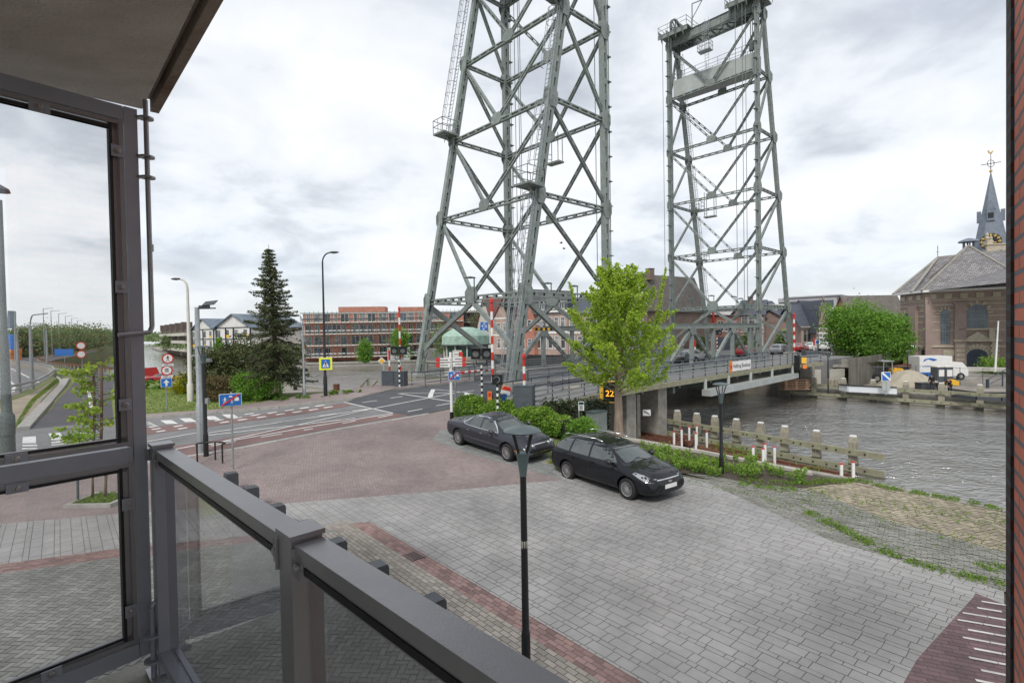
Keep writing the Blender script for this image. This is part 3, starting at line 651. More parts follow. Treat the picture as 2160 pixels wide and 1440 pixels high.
for a, b in zip(cs, cs[1:]): g.beam(a+Vector((-.3, 0, .03)), b+Vector((-.3, 0, .03)), .5, .2)
struct('side_road_kerb', g, M['kerb'])
# planting bed
bed = [P(1240, 935), P(1330, 932), P(1480, 958), P(1712, 1004), P(1790, 1018), P(1700, 1030), P(1600, 1024), P(1500, 1003), P(1420, 998), P(1300, 985)]
g = MB(); flat(g, xy(*bed), .03); struct('planting_bed', g, M['soil'])
g = MB(); q = [P(1300, 925), P(1480, 955), P(1712, 1002)]
for a, b in zip(q, q[1:]): g.beam(a, b, .16, .22)
struct('bed_kerb', g, M['concrete_pale'])
# ------------------------------------------------------------ lift bridge
NR, NF_ = 26.15, 37.95                     # near and far truss line
SD, SF, SB = 35.3, 66.5, 9.41              # front legs, and the splay of the back legs
Z2, DZ = 7.68, 7.28
def zk(k): return Z2+(k-2)*DZ
def laced(m, a, b, w, d, side, step=1.1, fr=.30, bl=.34):
    """riveted box member: two flanges joined by batten plates. side = direction across the slots"""
    a, b = Vector(a), Vector(b); D_ = (b-a); Lg = D_.length; D_.normalize(); u = Vector(side); u = (u-D_*u.dot(D_)).normalized()
    f = w*fr
    m.beam(a, b, d, f, up=u, off=(0, (w-f)/2)); m.beam(a, b, d, f, up=u, off=(0, -(w-f)/2))
    n = max(2, int(Lg/step))
    for i in range(n+1):
        c = a+D_*(Lg*i/n); l = bl if 0 < i < n else bl*1.8
        p, q = c-D_*l/2, c+D_*l/2
        for o in (-(d/2-.03), d/2-.03): m.beam(p, q, .03, w-2*f+.01, up=u, off=(o, 0))
def gusset(m, c, U, V_, w, h, th=.06):
    m.plate([(-w, -h*.45), (-w*.55, -h), (w*.55, -h), (w, -h*.45), (w, h*.45), (w*.55, h), (-w*.55, h), (-w, h*.45)], c, U, V_, th)
def ladder(m, a, b, out, w=.5, cage=True, c0=2.4):
    a, b, out = Vector(a), Vector(b), Vector(out).normalized(); d = (b-a).normalized(); r = d.cross(out).normalized(); L_ = (b-a).length
    for s in (-1, 1): m.beam(a+r*s*w/2, b+r*s*w/2, .05, .03)
    for i in range(int(L_/.38)): p = a+d*(i*.38+.2); m.beam(p-r*w/2, p+r*w/2, .03, .03)
    if cage:
        n = int((L_-c0)/1.15)
        for i in range(n+1):
            p = a+d*(c0+i*1.15); pts = [p+r*(.42*math.cos(t))+out*(.36+.4*math.sin(t)) for t in [math.pi*k/8 for k in range(-1, 10)]]
            for q0, q1 in zip(pts, pts[1:]): m.beam(q0, q1, .05, .02)
        for t in (0, .25, .5, .75, 1.):
            o = r*(.42*math.cos(math.pi*t))+out*(.36+.4*math.sin(math.pi*t)); m.beam(a+d*c0+o, a+d*(c0+n*1.15)+o, .04, .02)
def rail_box(m, c, U, V_, lu, lv, sides='1111', h=1.1, step=1.2, bar=.045):
    c, U, V_ = Vector(c), Vector(U), Vector(V_); cs = [c+U*(a*lu/2)+V_*(b*lv/2) for a, b in ((-1, -1), (1, -1), (1, 1), (-1, 1))]
    for k in range(4):
        if sides[k] == '0': continue
        p, q = cs[k], cs[(k+1) % 4]; n = max(1, round((q-p).length/step))
        for i in range(n+1): r = p.lerp(q, i/n); m.beam(r, r+Vector((0, 0, h)), bar, bar)
        for z in (h*.52, h): m.beam(p+Vector((0, 0, z)), q+Vector((0, 0, z)), bar, bar)
def tower(name, sF, sg, label, near):
    """sF: s of the upright legs; sg: direction in which the raking legs spread"""
    t = thing(name, label, 'bridge tower', B(sF, (NR+NF_)/2, 1.14), 0, 'lifting towers of the bridge')
    st = M['steel']
    def node(c, k):                        # c: 'U' upright / 'R' raking ; n: near/far side
        z = zk(k) if k > 0 else 1.3
        spl = SB-.205*(z-Z2)
        return B(sF+(sg*spl if c[0] == 'R' else 0), NR if c[1] == 'n' else NF_, z)
    K = 7
    for c in ('Un', 'Uf', 'Rn', 'Rf'):
        m = MB(); a, b = node(c, 0), node(c, K)
        if c[0] == 'U': laced(m, a, b+Vector((0, 0, .3)), .62, .42, AX, 1.25, .34, .5)
        else: laced(m, a, b, .64, .40, AX, 1.25, .36, .45)
        for k in range(2, K+1):
            gusset(m, node(c, k)+NX*(-.24 if c[1] == 'n' else .24), AX, Vector((0, 0, 1)), .5, .75)
            gusset(m, node(c, k)+AX*.33*(-1 if c[0] == 'R' and near else 1 if c[0] == 'R' else sg*-1), NX, Vector((0, 0, 1)), .42, .75)
        if c[0] == 'U':                    # guide rail on brackets along the inside face
            m.beam(a+AX*(-sg*.5), b+AX*(-sg*.5), .12, .1); m.beam(a+AX*(-sg*.72), b+AX*(-sg*.72), .07, .07)
            z = 3.
            while z < zk(K): p = B(sF, NR if c[1] == 'n' else NF_, z); m.beam(p+AX*(-sg*.25), p+AX*(-sg*.85), .4, .07); z += 2.05
        m.build('leg', st, t, True)
    for k in range(2, K+1):
        h = .34 if k > 2 else .45
        for c in ('U', 'R'):
            m = MB(); laced(m, node(c+'n', k), node(c+'f', k), h, .26, (0, 0, 1), 1.0, .28, .3); m.build('strut', st, t, True)
        for n_ in ('n', 'f'):
            m = MB(); laced(m, node('U'+n_, k), node('R'+n_, k), h, .26, (0, 0, 1), 1.0, .28, .3); m.build('strut', st, t, True)
    for c in ('U', 'R'):
        for k in range(2, K):
            M_ = (node(c+'n', k)+node(c+'f', k))/2+Vector((0, 0, .25)); g = MB(); gusset(g, M_+AX*.16*(-1 if near else -1), NX, Vector((0, 0, 1)), .75 if k == 2 else .6, .65 if k == 2 else .45); g.build('gusset', st, t, True)
            for n_ in ('n', 'f'):
                m = MB(); laced(m, M_, node(c+n_, k+1)-Vector((0, 0, .3)), .27, .24, (0, 0, 1), 1.1, .3, .3); m.build('diagonal', st, t, True)
        M_ = (node(c+'n', 2)+node(c+'f', 2))/2
        for n_ in ('n', 'f'):              # portal knees
            e = node(c+n_, 2); q = node(c+n_, 0); d = (M_-e).normalized(); w0 = q+(e-q)*.56+d*1.9; w1 = q+(e-q)*.36+d*.3
            m = MB(); m.beam(M_+Vector((0, 0, -.3)), w0, .26, .34); m.beam(w0, w1, .24, .32); gusset(m, w1, NX, Vector((0, 0, 1)), .4, .6, .1); m.build('knee_brace', st, t, True)
    for n_ in ('n', 'f'):
        for k in range(3, K+1):
            m = MB(); laced(m, node('R'+n_, k)-Vector((0, 0, .4)), node('U'+n_, k-1)+Vector((0, 0, .4)), .27, .24, AX, 1.1, .3, .3); m.build('diagonal', st, t, True)
        m = MB(); m.beam(node('R'+n_, 2)-Vector((0, 0, .4)), B(sF+sg*.6, NR if n_ == 'n' else NF_, 1.6), .28, .38); m.build('diagonal', st, t, True)
        m = MB(); m.box(B(sF+sg*(SB+1.4), NR if n_ == 'n' else NF_, 1.3), (1.5, 1.6, .5), TH); m.build('footing', M['concrete'], t, True)
    # ladders and landings
    out = AX*sg
    rn = [('Rn', (0, 2, 3, 4, 5, 6, 7)), ('Rf', (4, 6, 7))] if near else [('Rf', (0, 3, 4, 5, 6, 7))]
    for c, ks in rn:
        for k0, k1 in zip(ks, ks[1:]):
            m = MB(); a, b = node(c, k0), node(c, k1); nn = NX*(.55 if c == 'Rf' and near else -.0)
            ladder(m, a+out*.55+nn, b+out*.55+nn, out, cage=True, c0=2.2 if k0 in (3, 4) else .4); m.build('ladder', M['galv'], t, True)
    for c, k in ((('Rf', 4), ('Rn', 3), ('Rn', 5), ('Rf', 6)) if near else (('Rf', 3), ('Rf', 4))):
        p = node(c, k)+out*.95+Vector((0, 0, .35)); m = MB(); m.box(p, (1.5, 1.7, .14), TH-math.pi/2); rail_box(m, p+Vector((0, 0, .07)), AX, NX, 1.7, 1.4, '1111', 1.15, .9)
        m.beam(p-Vector((0, 0, .05)), node(c, k)-Vector((0, 0, .9)), .12, .12); m.build('landing', st, t, True)
    # hanging inspection cradle
    c0 = (node('Un', 4)+node('Uf', 4))/2+AX*(-sg*.5); m = MB()
    for a_ in (-.65, .65):
        for b_ in (-.3, .3): m.beam(c0+NX*a_+AX*b_+Vector((0, 0, .6)), c0+NX*a_+AX*b_-Vector((0, 0, 1.9 if near else 2.6)), .07, .07)
    zb = Vector((0, 0, 1.95 if near else 2.65)); m.box(c0-zb, (1.5, .8, .14), TH-math.pi/2)
    for z_ in (.5, .95): m.beam(c0-zb+NX*.65+AX*.3+Vector((0, 0, z_)), c0-zb+NX*.65-AX*.3+Vector((0, 0, z_)), .04, .04)
    m.build('inspection_cradle', st, t, True)
    # machinery head
    for c in ('U', 'R'):
        m = MB(); a, b = node(c+'n', K)-NX*.3, node(c+'f', K)+NX*.3
        m.beam(a+Vector((0, 0, .55)), b+Vector((0, 0, .55)), .12, 1.1); m.beam(a+Vector((0, 0, 1.12)), b+Vector((0, 0, 1.12)), .4, .05); m.beam(a, b, .4, .05)
        for i in range(9): p = a.lerp(b, (i+.5)/9)+Vector((0, 0, .55)); m.beam(p-Vector((0, 0, .5)), p+Vector((0, 0, .5)), .05, .34, up=AX)
        m.build('head_girder', st, t, True)
    m = MB()
    for i in range(6):
        n0 = NR+(NF_-NR)*i/6; n1 = NR+(NF_-NR)*(i+1)/6; s0, s1 = sF, sF+sg*(SB-.205*(zk(7)-Z2))
        m.beam(B(s0, n0, zk(7)-.1), B(s1, n1, zk(7)-.1), .12, .12); m.beam(B(s1, n0, zk(7)-.1), B(s0, n1, zk(7)-.1), .12, .12)
        m.beam(B(s0, n0, zk(7)-.1), B(s1, n0, zk(7)-.1), .16, .2)
    m.build('head_bracing', M['steel_dark'], t, True)
    for nn, ln in ((NR+1.2, 4.2), (NF_-1.2, 4.2)):
        m = MB(); c = B(sF-sg*.2, nn, zk(7)+1.25)
        m.box(c+AX*(sg*.8), (ln, 4.0, .12), TH-math.pi/2)
        for i in range(4):
            p = c+NX*(-1.6+i*1.05)-AX*(sg*1.1); m.plate([(0, 0), (0, -1.2), (-.9, -.1), (-.9, 0)], p, AX*(sg), Vector((0, 0, 1)), .06)
        m.box(c-AX*(sg*1.15)-Vector((0, 0, .28)), (ln, .06, .5), TH-math.pi/2)
        rail_box(m, c+AX*(sg*.8)+Vector((0, 0, .06)), AX, NX, 4.0, ln, '1111', 1.15, 1.3); m.build('head_platform', st, t, True)
        # sheave
        w = MB(); Rm = Matrix((AX, Vector((0, 0, 1)), NX)).transposed()
        cc = B(sF-sg*.1, nn-.2 if nn < 30 else nn+.2, zk(7)+2.0); R_ = 1.25
        for k in range(20):
            a0, a1 = 2*math.pi*k/20, 2*math.pi*(k+1)/20
            p, q = cc+Rm@Vector((math.cos(a0)*R_, math.sin(a0)*R_, 0)), cc+Rm@Vector((math.cos(a1)*R_, math.sin(a1)*R_, 0)); w.beam(p, q, .34, .16, up=(p-cc))
        for k in range(8):
            a0 = 2*math.pi*k/8; w.beam(cc, cc+Rm@Vector((math.cos(a0)*R_, math.sin(a0)*R_, 0)), .14, .1, up=NX)
        w.beam(cc-NX*.3, cc+NX*.3, .35, .35); w.build('sheave', M['steel_dark'], t, True)
    m = MB(); p = B(sF, NF_-3.4, zk(7)+1.2); m.beam(p, p+Vector((0, 0, 3.2)), .12, .12); m.beam(p+Vector((0, 0, 3.2)), p+Vector((0, 0, 3.05))-NX*1.5, .1, .1); m.beam(p+Vector((0, 0, 1.2)), p+Vector((0, 0, 3.0))-NX*1.4, .08, .08); m.build('davit', st, t, True)
    if not near:
        m = MB(); a = B(sF-.6, (NR+NF_)/2+.2, zk(6)-.2); ladder(m, a, a+Vector((0, 0, 8.7)), -AX, cage=True, c0=4.5)
        q = a-AX*.5+Vector((0, 0, 4.3)); m.box(q, (1.6, 1.0, .12), TH-math.pi/2); rail_box(m, q, AX, NX, 1.0, 1.6, '1111', 1.1, .5); m.build('ladder', M['galv'], t, True)
    # counterweight
    cw = thing('counterweight', ('pale grey counterweight box hanging at the head of the farther bridge tower' if not near else 'pale grey counterweight box high inside the nearer bridge tower'), 'counterweight', B(sF+sg*3.0, (NR+NF_)/2, zk(6)), 0, 'bridge counterweights')
    m = MB(); c = B(sF+sg*1.3, (NR+NF_)/2, zk(6)+.15+1.15); m.box(c, (NF_-NR-.9, 1.9, 2.3), TH-math.pi/2+math.pi); m.build('casing', M['steel_light'], cw, True)
    m = MB(); rail_box(m, c+Vector((0, 0, 1.15)), AX, NX, 1.8, NF_-NR-1.0, '1111', 1.1, 1.5, .04); m.build('handrail', M['steel'], cw, True)
    for nn in (NR+1, NF_-1):
        m = MB()
        for k in (-.12, .12): m.tube(B(sF+sg*.9, nn+k, zk(6)+2.4), B(sF+sg*.9, nn+k, zk(7)+2.2), .05, seg=6)
        m.box(B(sF+sg*.9, nn, zk(6)+3.4), (.5, .4, 1.2)); m.build('hanger_rope', M['steel_dark'], cw, True)
    # hoisting ropes
    for nn, off in ((NR, .9), (NF_, -.9)):
        m = MB()
        for k in (0, .35, 1.1): m.tube(B(sF-sg*(1.15+k*.3), nn+off+k, 5.6), B(sF-sg*(1.15+k*.3), nn+off+k, zk(7)+1.3), .035, seg=5)
        m.box(B(sF-sg*1.2, nn+off+.15, 7.7), (.5, .5, .7))
        o = m.build('hoist_rope', M['steel_dark']); props(o, f"steel hoisting ropes beside the {'nearer' if nn == NR else 'farther'} upright leg of the {'near' if near else 'far'} bridge tower", 'rope', 'hoisting ropes of the bridge')
    return t
tw1 = tower('bridge_tower', SD, -1, 'tall grey green lattice bridge tower on this bank, cut off by the photo top', True)
tw2 = tower('bridge_tower', SF, 1, 'grey green riveted lattice bridge tower on the far bank, its whole head in view', False)
# lift span
sp = thing('lift_span', 'grey green steel truss lift span carrying the road between the two bridge towers', 'bridge span', B(50.9, 32, 1.0))
S0, PT = 35.4, 4.7; TOPZ = 5.25
def truss(nn):
    m = MB(); m.beam(B(S0+PT-.3, nn, TOPZ), B(SF-.7, nn, TOPZ), .42, .5); m.beam(B(S0+PT-.3, nn, TOPZ+.26), B(SF-.7, nn, TOPZ+.26), .6, .05); m.build('top_chord', M['steel'], sp, True)
    m = MB(); m.beam(B(S0+.4, nn, 1.05), B(SF-.4, nn, 1.05), .42, .7); m.build('bottom_chord', M['steel'], sp, True)
    for j in range(1, 7):
        s_ = S0+PT*j; m = MB(); m.beam(B(s_, nn, 1.3), B(s_, nn, TOPZ-.1), .34, .36, up=AX)
        if j % 2: gusset(m, B(s_, nn-.2, TOPZ-.4), AX, Vector((0, 0, 1)), .6, .45)
        m.build('post', M['steel'], sp, True)
    for j in (1, 3, 5):
        for d in (-1, 1):
            e = S0+PT*(j+d); m = MB()
            if e < S0+.1: m.beam(B(S0+PT*j, nn, TOPZ-.1), B(S0+.5, nn, 1.3), .34, .4)
            else: laced(m, B(S0+PT*j, nn, TOPZ-.2), B(e, nn, 1.3), .34, .3, AX, .8, .3, .3)
            m.build('diagonal', M['steel'], sp, True)
    m = MB(); m.beam(B(SF-.8, nn, 1.2), B(SF-.8, nn, TOPZ), .2, .2, up=AX); m.beam(B(SF-2.0, nn, 1.2), B(SF-2.0, nn, TOPZ), .2, .2, up=AX)
    for z_ in (2.0, 3.4, 4.6): m.beam(B(SF-2.0, nn, z_), B(SF-.8, nn, z_), .12, .12)
    m.build('end_frame', M['steel'], sp, True)
truss(NR); truss(NF_)
m = MB(); m.prism([tuple(B(*p))[:2] for p in ((SD-8.2, NR+.5), (SF+9, NR+.5), (SF+9, NF_-.5), (SD-8.2, NF_-.5))], .75, 1.135); m.build('roadway', M['asphalt'], sp, True)
m = MB()
for j in range(8): m.beam(B(S0+PT*j, NR-6, .45), B(S0+PT*j, NF_, .45), .3, .5)
m.build('cross_girders', M['steel_dark'], sp, True)
m = MB()
for n_ in (NR+1.0, NF_-1.0): m.beam(B(SD-8, n_, 1.17), B(SF+9, n_, 1.17), 1.0, .14)
m.build('walkway_kerb', M['kerb'], sp, True)
# cantilevered cycle deck on the near side
oute = [P(1132, 860, 1.14), P(1267, 830, 1.14)]+[B(s, 19.8, 1.14) for s in (32, 40, 50, 58, 61)]+[P(1690, 768, 1.14), P(1735, 764, 1.14)]
inne = [oute[0]+NX*2.6+AX*-.8, oute[1]+NX*3.2]+[B(s, 23.2, 1.14) for s in (32, 40, 50, 58, 61)]+[B(67.5, 23.5, 1.14), B(70, 23.5, 1.14)]
cd = thing('cycle_deck', 'concrete cycle path deck running outside the near truss of the bridge', 'bridge deck', B(45, 21.5, .8))
m = MB(); m.prism(xy(*(oute+inne[::-1])), .98, 1.13); m.build('deck_slab', M['asphalt_old'], cd, True)
m = MB()
for i, (a, b) in enumerate(zip(oute, oute[1:])):
    m.beam(a+Vector((0, 0, -.15)), b+Vector((0, 0, -.15)), .28, .36)
m.build('edge_beam', M['wood_green'], cd, True)
m = MB()
for s_ in (27, 31, 36, 41, 46, 51, 56): m.beam(B(s_, 20, .75), B(s_, NR, .75), .25, .4)
m.build('cantilever_bracket', M['steel_dark'], cd, True)
pb = MB(); pb.box(B(47.3, 20.3, .05), (.9, 21, .42), TH-math.pi/2+math.pi)
pb_o = MB()
a, b = P(1408, 828, .0), B(59, 19.6, -.05)
a = B(39.0, 19.4, -.05)
m = MB(); m.beam(a, b, .75, .5); 
bx = m.build('maintenance_beam', M['steel_light']); props(bx, 'pale grey steel box beam slung beneath the edge of the cycle deck', 'beam')
for s_ in (39.4, 43.5, 48, 53, 58.5):
    m = MB(); m.beam(B(s_, 19.7, 1.0), B(s_, 19.7, .1), .22, .22); m.build('hanger', M['steel_light'], cd, True)
# railings
def railing(name, pts, label, group='railings of the bridge', side=1, step=1.9, plates=()):
    t = thing(name, label, 'railing', pts[0], 0, group); v = Vector((0, 0, 1))
    m = MB(); mr = MB(); acc = 0
    for a, b in zip(pts, pts[1:]):
        L_ = (b-a).length; n = max(1, round(L_/step)); nn = (b-a).normalized().cross(v)*side
        for i in range(n+(1 if b is pts[-1] else 0)):
            p = a.lerp(b, i/n); m.beam(p, p+v*1.05, .09, .05); m.box(p, (.22, .16, .03))
            if n > 3 and i in plates: m.beam(p+nn*.08, p+nn*.08+v*1.0, .1, .25)
        m.beam(a+v*1.07, b+v*1.07, .07, .06)
        for z in (.3, .55, .8): mr.beam(a+v*z+nn*.09, b+v*z+nn*.09, .05, .09)
    m.build('posts_and_handrail', M['rail_blue'], t, True); mr.build('rails', M['galv'], t, True); return t
up = Vector((0, 0, .03))
railing('bridge_railing', [p+NX*.18+up for p in oute], 'dark blue post railing with pale rails on the outer edge of the cycle deck')
railing('bridge_railing', [p-NX*.15+up for p in inne[:7]], 'dark blue post railing with pale rails between cycle deck and near truss')
railing('bridge_railing', [B(s, NF_+2.2, 1.15) for s in (27, 36, 46, 56, 67, 76)], 'dark blue railing on the far side of the lift span')
lr_ = [P(836, 818, 1.15)+Vector((1.0, .6, 0)), P(897, 815, 1.15), P(960, 806, 1.15), P(1045, 795, 1.15), B(27.5, NF_-1.2, 1.15), B(36, NF_-1.2, 1.15)]
railing('bridge_railing', lr_, 'dark blue railing curving past the foot of the far raking tower leg')
railing('bridge_railing', [B(26.5, NR+.5, 1.16), B(31, NR+.5, 1.16), B(36, NR+.5, 1.16)], 'short dark blue railing by the foot of the near upright tower leg')
# banner on the outer railing
bn = thing('banner', 'white banner with an orange emblem and the bridge name hung on the cycle deck railing', 'banner', B(48.5, 19.6, 1.2))
p0, p1 = P(1492, 789, 1.2), P(1534, 783, 1.2)
cB = B(46.4, 19.82, 1.68); m = MB(); m.beam(cB-AX*1.9, cB+AX*2.0, .03, .85); m.build('cloth', M['white'], bn, True)
m = MB(); m.beam(cB-AX*2.35-NX*.01, cB-AX*1.85-NX*.01, .04, .98); m.build('emblem_panel', M['orange'], bn, True)
m = MB(); Rm = Matrix((AX, Vector((0, 0, 1)), -NX)).transposed(); m.lathe([(.17, 0), (.17, .02)], cB-AX*2.1-NX*.05, 12, M=Rm); m.build('emblem_disc', M['red'], bn, True)
put_text('Hefbrug Boskoop', .5, cB+AX*.1-NX*.03+Vector((0, 0, 0)), AX, (0, 0, 1), M['black'], bn)
# piers and abutments
def pier(name, boxes, label, mt='concrete_dark'):
    t = thing(name, label, 'pier', B(boxes[0][0], boxes[0][2], -3))
    for (s0, s1, n0, n1, z0_, z1_, nm) in boxes:
        m = MB(); m.prism([tuple(B(*p))[:2] for p in ((s0, n0), (s1, n0), (s1, n1), (s0, n1))], z0_, z1_); m.build(nm, M[mt if nm != 'column' else 'concrete'], t, True)
    return t
pier('near_pier', [(26.5, 36.3, 24.6, 40.5, -3.4, .7, 'wall'), (24.6, 25.5, 20.3, 22.6, -.2, .95, 'column'), (29.5, 30.6, 20.3, 22.6, -3.2, .95, 'column'), (33.6, 34.8, 20.4, 22.6, -3.4, .95, 'column'), (28.6, 36.6, 24.0, 25.4, -3.4, .9, 'column'), (31.8, 32.2, 21, 24, -3.2, .6, 'column')], 'stained concrete pier with pale columns beneath the near end of the cycle deck')
pier('far_pier', [(64.5, 76, 22.0, 40.5, -3.4, .7, 'wall'), (65.5, 66.3, 19.9, 21.2, -2.2, .95, 'column'), (67.8, 68.4, 19.9, 21.2, -2.2, .95, 'column'), (70.3, 71.4, 19.4, 21.2, -2.2, .95, 'column'), (73, 73.7, 18.4, 20.5, -2.2, .95, 'column')], 'stained concrete pier with pale columns beneath the far end of the bridge')
m = MB(); m.box(P(1288, 826, .95)+Vector((0, .3, .15)), (.1, .9, 1.1), -.8); m.box(P(1288, 826, .95)+Vector((0.06, .25, .2)), (.06, .9, .9), -.8)
# ------------------------------------------------------------ balcony in the foreground
v3 = Vector
ZT, ZM, ZB_, ZF = 6.0, 4.535, 3.62, 3.50          # screen head, rail top, screen foot, floor
K0 = v3((-1.66, 2.30, 0)); RD = v3((.705, -.709, 0)); GD = v3((-.62, -.785, 0))   # corner, rail run, screen run
UPZ = v3((0, 0, 1))
def mix3(p, z): return v3((p.x, p.y, z))
sc_ = thing('glass_screen', 'tall grey metal framed glass screen with two panes at the left end of the balcony', 'glass screen', mix3(K0, ZB_))
PN = UPZ.cross(GD).normalized()                  # screen normal
if PN.dot(v3((0, 0, 0))-K0) < 0: PN = -PN        # faces the viewer
LG = 2.3
def gb(m, a, b, z0, z1, off=0., th=.05): m.beam(mix3(K0+GD*a+PN*off, (z0+z1)/2), mix3(K0+GD*b+PN*off, (z0+z1)/2), th, abs(z1-z0))
def gp(m, a0, a1, z0, z1, off=0., th=.05): m.beam(mix3(K0+GD*((a0+a1)/2)+PN*off, z0), mix3(K0+GD*((a0+a1)/2)+PN*off, z1), th, abs(a1-a0), up=GD)
m = MB(); gp(m, -.024, .024, ZB_-.02, ZT, 0, .05); m.build('post', M['frame'], sc_, True)
m = MB(); gb(m, .0282, LG, ZT-.06, ZT-.001, 0, .048); m.build('top_beam', M['frame'], sc_, True)
m = MB(); gb(m, .0282, LG, ZM-.07, ZM-.008, 0, .048); m.build('middle_beam', M['frame'], sc_, True)
m = MB(); gb(m, .0282, LG, ZB_-.02, ZB_+.045, 0, .06); m.build('bottom_beam', M['frame'], sc_, True)
for nm, (z0_, z1_) in (('upper_glass', (ZM+.025, ZT-.09)), ('lower_glass', (ZB_+.075, ZM-.10))):
    m = MB()
    for k, (o, th, w_) in enumerate(((.012, .02, .022), (-.004, .012, .034))):
        gp(m, .0285+k*.017, .045+k*.020, z0_-.03+k*.004, z1_+.03-k*.004, o, .02)
        gb(m, .0455, LG, z1_+.008-k*.02, z1_+.026-k*.02, o, .02); gb(m, .0455, LG, z0_-.026+k*.02, z0_-.008+k*.02, o, .02)
    m.build('glazing_channel', M['frame_dark'], sc_, True)
    m = MB(); gp(m, .0655, .077, z0_-.012, z1_+.012, -.003, .03); gb(m, .0775, LG, z1_-.012, z1_-.001, -.003, .03); gb(m, .0775, LG, z0_+.001, z0_+.010, -.003, .03); m.build('gasket', M['gasket'], sc_, True)
    m = MB(); gb(m, .07, LG, z0_, z1_, -.006, .008); m.build(nm, M['pane'], sc_, True)
def clip(a, z, vert=False):
    c = mix3(K0+GD*a+PN*.028, z); t = MB(); t.beam(c-GD*(.022 if vert else .032), c+GD*(.022 if vert else .032), .006, .05 if vert else .036); o = t.build('clip', M['frame'], sc_, True)
    Rm = Matrix((GD, UPZ, PN)).transposed(); b_ = MB(); b_.lathe([(.013, 0), (.013, .003), (.0095, .003), (.0095, .010), (.007, .012)], c+PN*.004, 12, M=Rm); b_.build('bolt', M['bolt'], o, True)
for a, z, v_ in ((.30, ZT-.095, 0), (.052, ZT-.20, 1), (.052, ZT-.78, 1), (.052, ZM+.18, 1), (.40, ZM+.018, 0), (.40, ZM-.095, 0), (.052, ZM-.25, 1), (.052, ZB_+.2, 1), (.32, ZB_+.065, 0)):
    clip(a, z, bool(v_))
# drop bolts
rp = K0-GD*.055+PN*.03
db = MB(); db.path([mix3(rp, ZT+.05), mix3(rp, ZT-.95), mix3(rp+GD*.012+PN*.006, ZT-.975), mix3(rp+GD*.13+PN*.02, ZT-.985)], .010, 10)
o = db.build('drop_bolt', M['rust'], None, smooth=True, auto=40); o.data.materials[0] = M['frame_dark']; props(o, 'long dark cranked bolt hanging through rings at the top of the glass screen post', 'bolt')
for z in (ZT-.03, ZT-.2, ZT-.29):
    m = MB(); m.lathe([(.012, -.004), (.030, -.004), (.030, .004), (.012, .004)], mix3(rp, z), 14); m.beam(mix3(rp+GD*.02, z), mix3(K0-GD*.02, z), .03, .007); m.build('bolt_ring', M['frame_dark'], sc_, True)
m = MB(); m.box(mix3(K0-GD*.06+PN*.03, ZT-.60), (.02, .02, .03), .5); m.build('catch', M['bolt'], sc_, True)
rq = K0-GD*.01+PN*.075
db = MB(); db.path([mix3(rq, ZB_-.12), mix3(rq, ZB_+.205), mix3(rq-GD*.012, ZB_+.222), mix3(rq-GD*.10-PN*.01, ZB_+.212)], .011, 10)
o = db.build('drop_bolt', M['frame'], None, smooth=True, auto=40); props(o, 'short grey cranked bolt standing through rings at the foot of the glass screen', 'bolt')
for z in (ZB_+.08, ZB_-.03):
    m = MB(); m.lathe([(.013, -.004), (.036, -.004), (.036, .004), (.013, .004)], mix3(rq, z), 14); m.build('bolt_ring', M['frame'], sc_, True)
m = MB(); q = K0-GD*.05+PN*.03; m.box(mix3(q, ZM-.47), (.014, .02, .08), .6); m.box(mix3(q+RD*.02, ZM-.465), (.035, .012, .02), .6); m.box(mix3(q+RD*.036, ZM-.48), (.010, .014, .04), .6); m.build('latch', M['bolt'], sc_, True)
# railing
K1 = K0+v3((.10, .0, 0))                         # first rail post
rl = thing('balcony_railing', 'brown grey metal balcony railing with tinted glass infill running down to the right', 'balcony railing', mix3(K1, ZF))
RN = UPZ.cross(RD).normalized()
if RN.dot(v3((0, 0, 0))-K1) < 0: RN = -RN
posts = (0., 1.475, 2.95)
def rb(m, a, b, z0, z1, off=0., th=.05): m.beam(mix3(K1+RD*a+RN*off, (z0+z1)/2), mix3(K1+RD*b+RN*off, (z0+z1)/2), th, abs(z1-z0))
for i, a in enumerate(posts):
    m = MB(); m.beam(mix3(K1+RD*a, ZF+.03), mix3(K1+RD*a, ZM-.012), .075, .075, up=RD); m.build('post', M['frame' if i == 0 else 'frame_dark'], rl, True)
    m = MB(); m.beam(mix3(K1+RD*(a-.044), ZM-.006), mix3(K1+RD*(a+.044), ZM-.006), .085, .012); m.build('post_cap', M['frame_dark'], rl, True)
    m = MB(); m.beam(mix3(K1+RD*(a-.08), ZF+.012), mix3(K1+RD*(a+.08), ZF+.012), .14, .014); m.build('base_plate', M['galv'], rl, True)
    for s_ in (-1, 1):
        if a+s_*.05 < -.04 or a > 2.9: continue
        m = MB(); c = mix3(K1+RD*(a+s_*.046)+RN*.028, ZM-.065); m.beam(c-RD*.004, c+RD*.004, .03, .075); m.beam(c+RD*(s_*.02)-RD*.02, c+RD*(s_*.02)+RD*.02, .012, .06, off=(0, 0)); o = m.build('bracket', M['frame_dark'], rl, True)
        Rm = Matrix((RD, UPZ, RN)).transposed()
        m = MB(); m.lathe([(.010, 0), (.010, .006), (.006, .009)], c+RD*(s_*.02)+RN*.007, 12, M=Rm); m.build('bolt', M['bolt'], o, True)
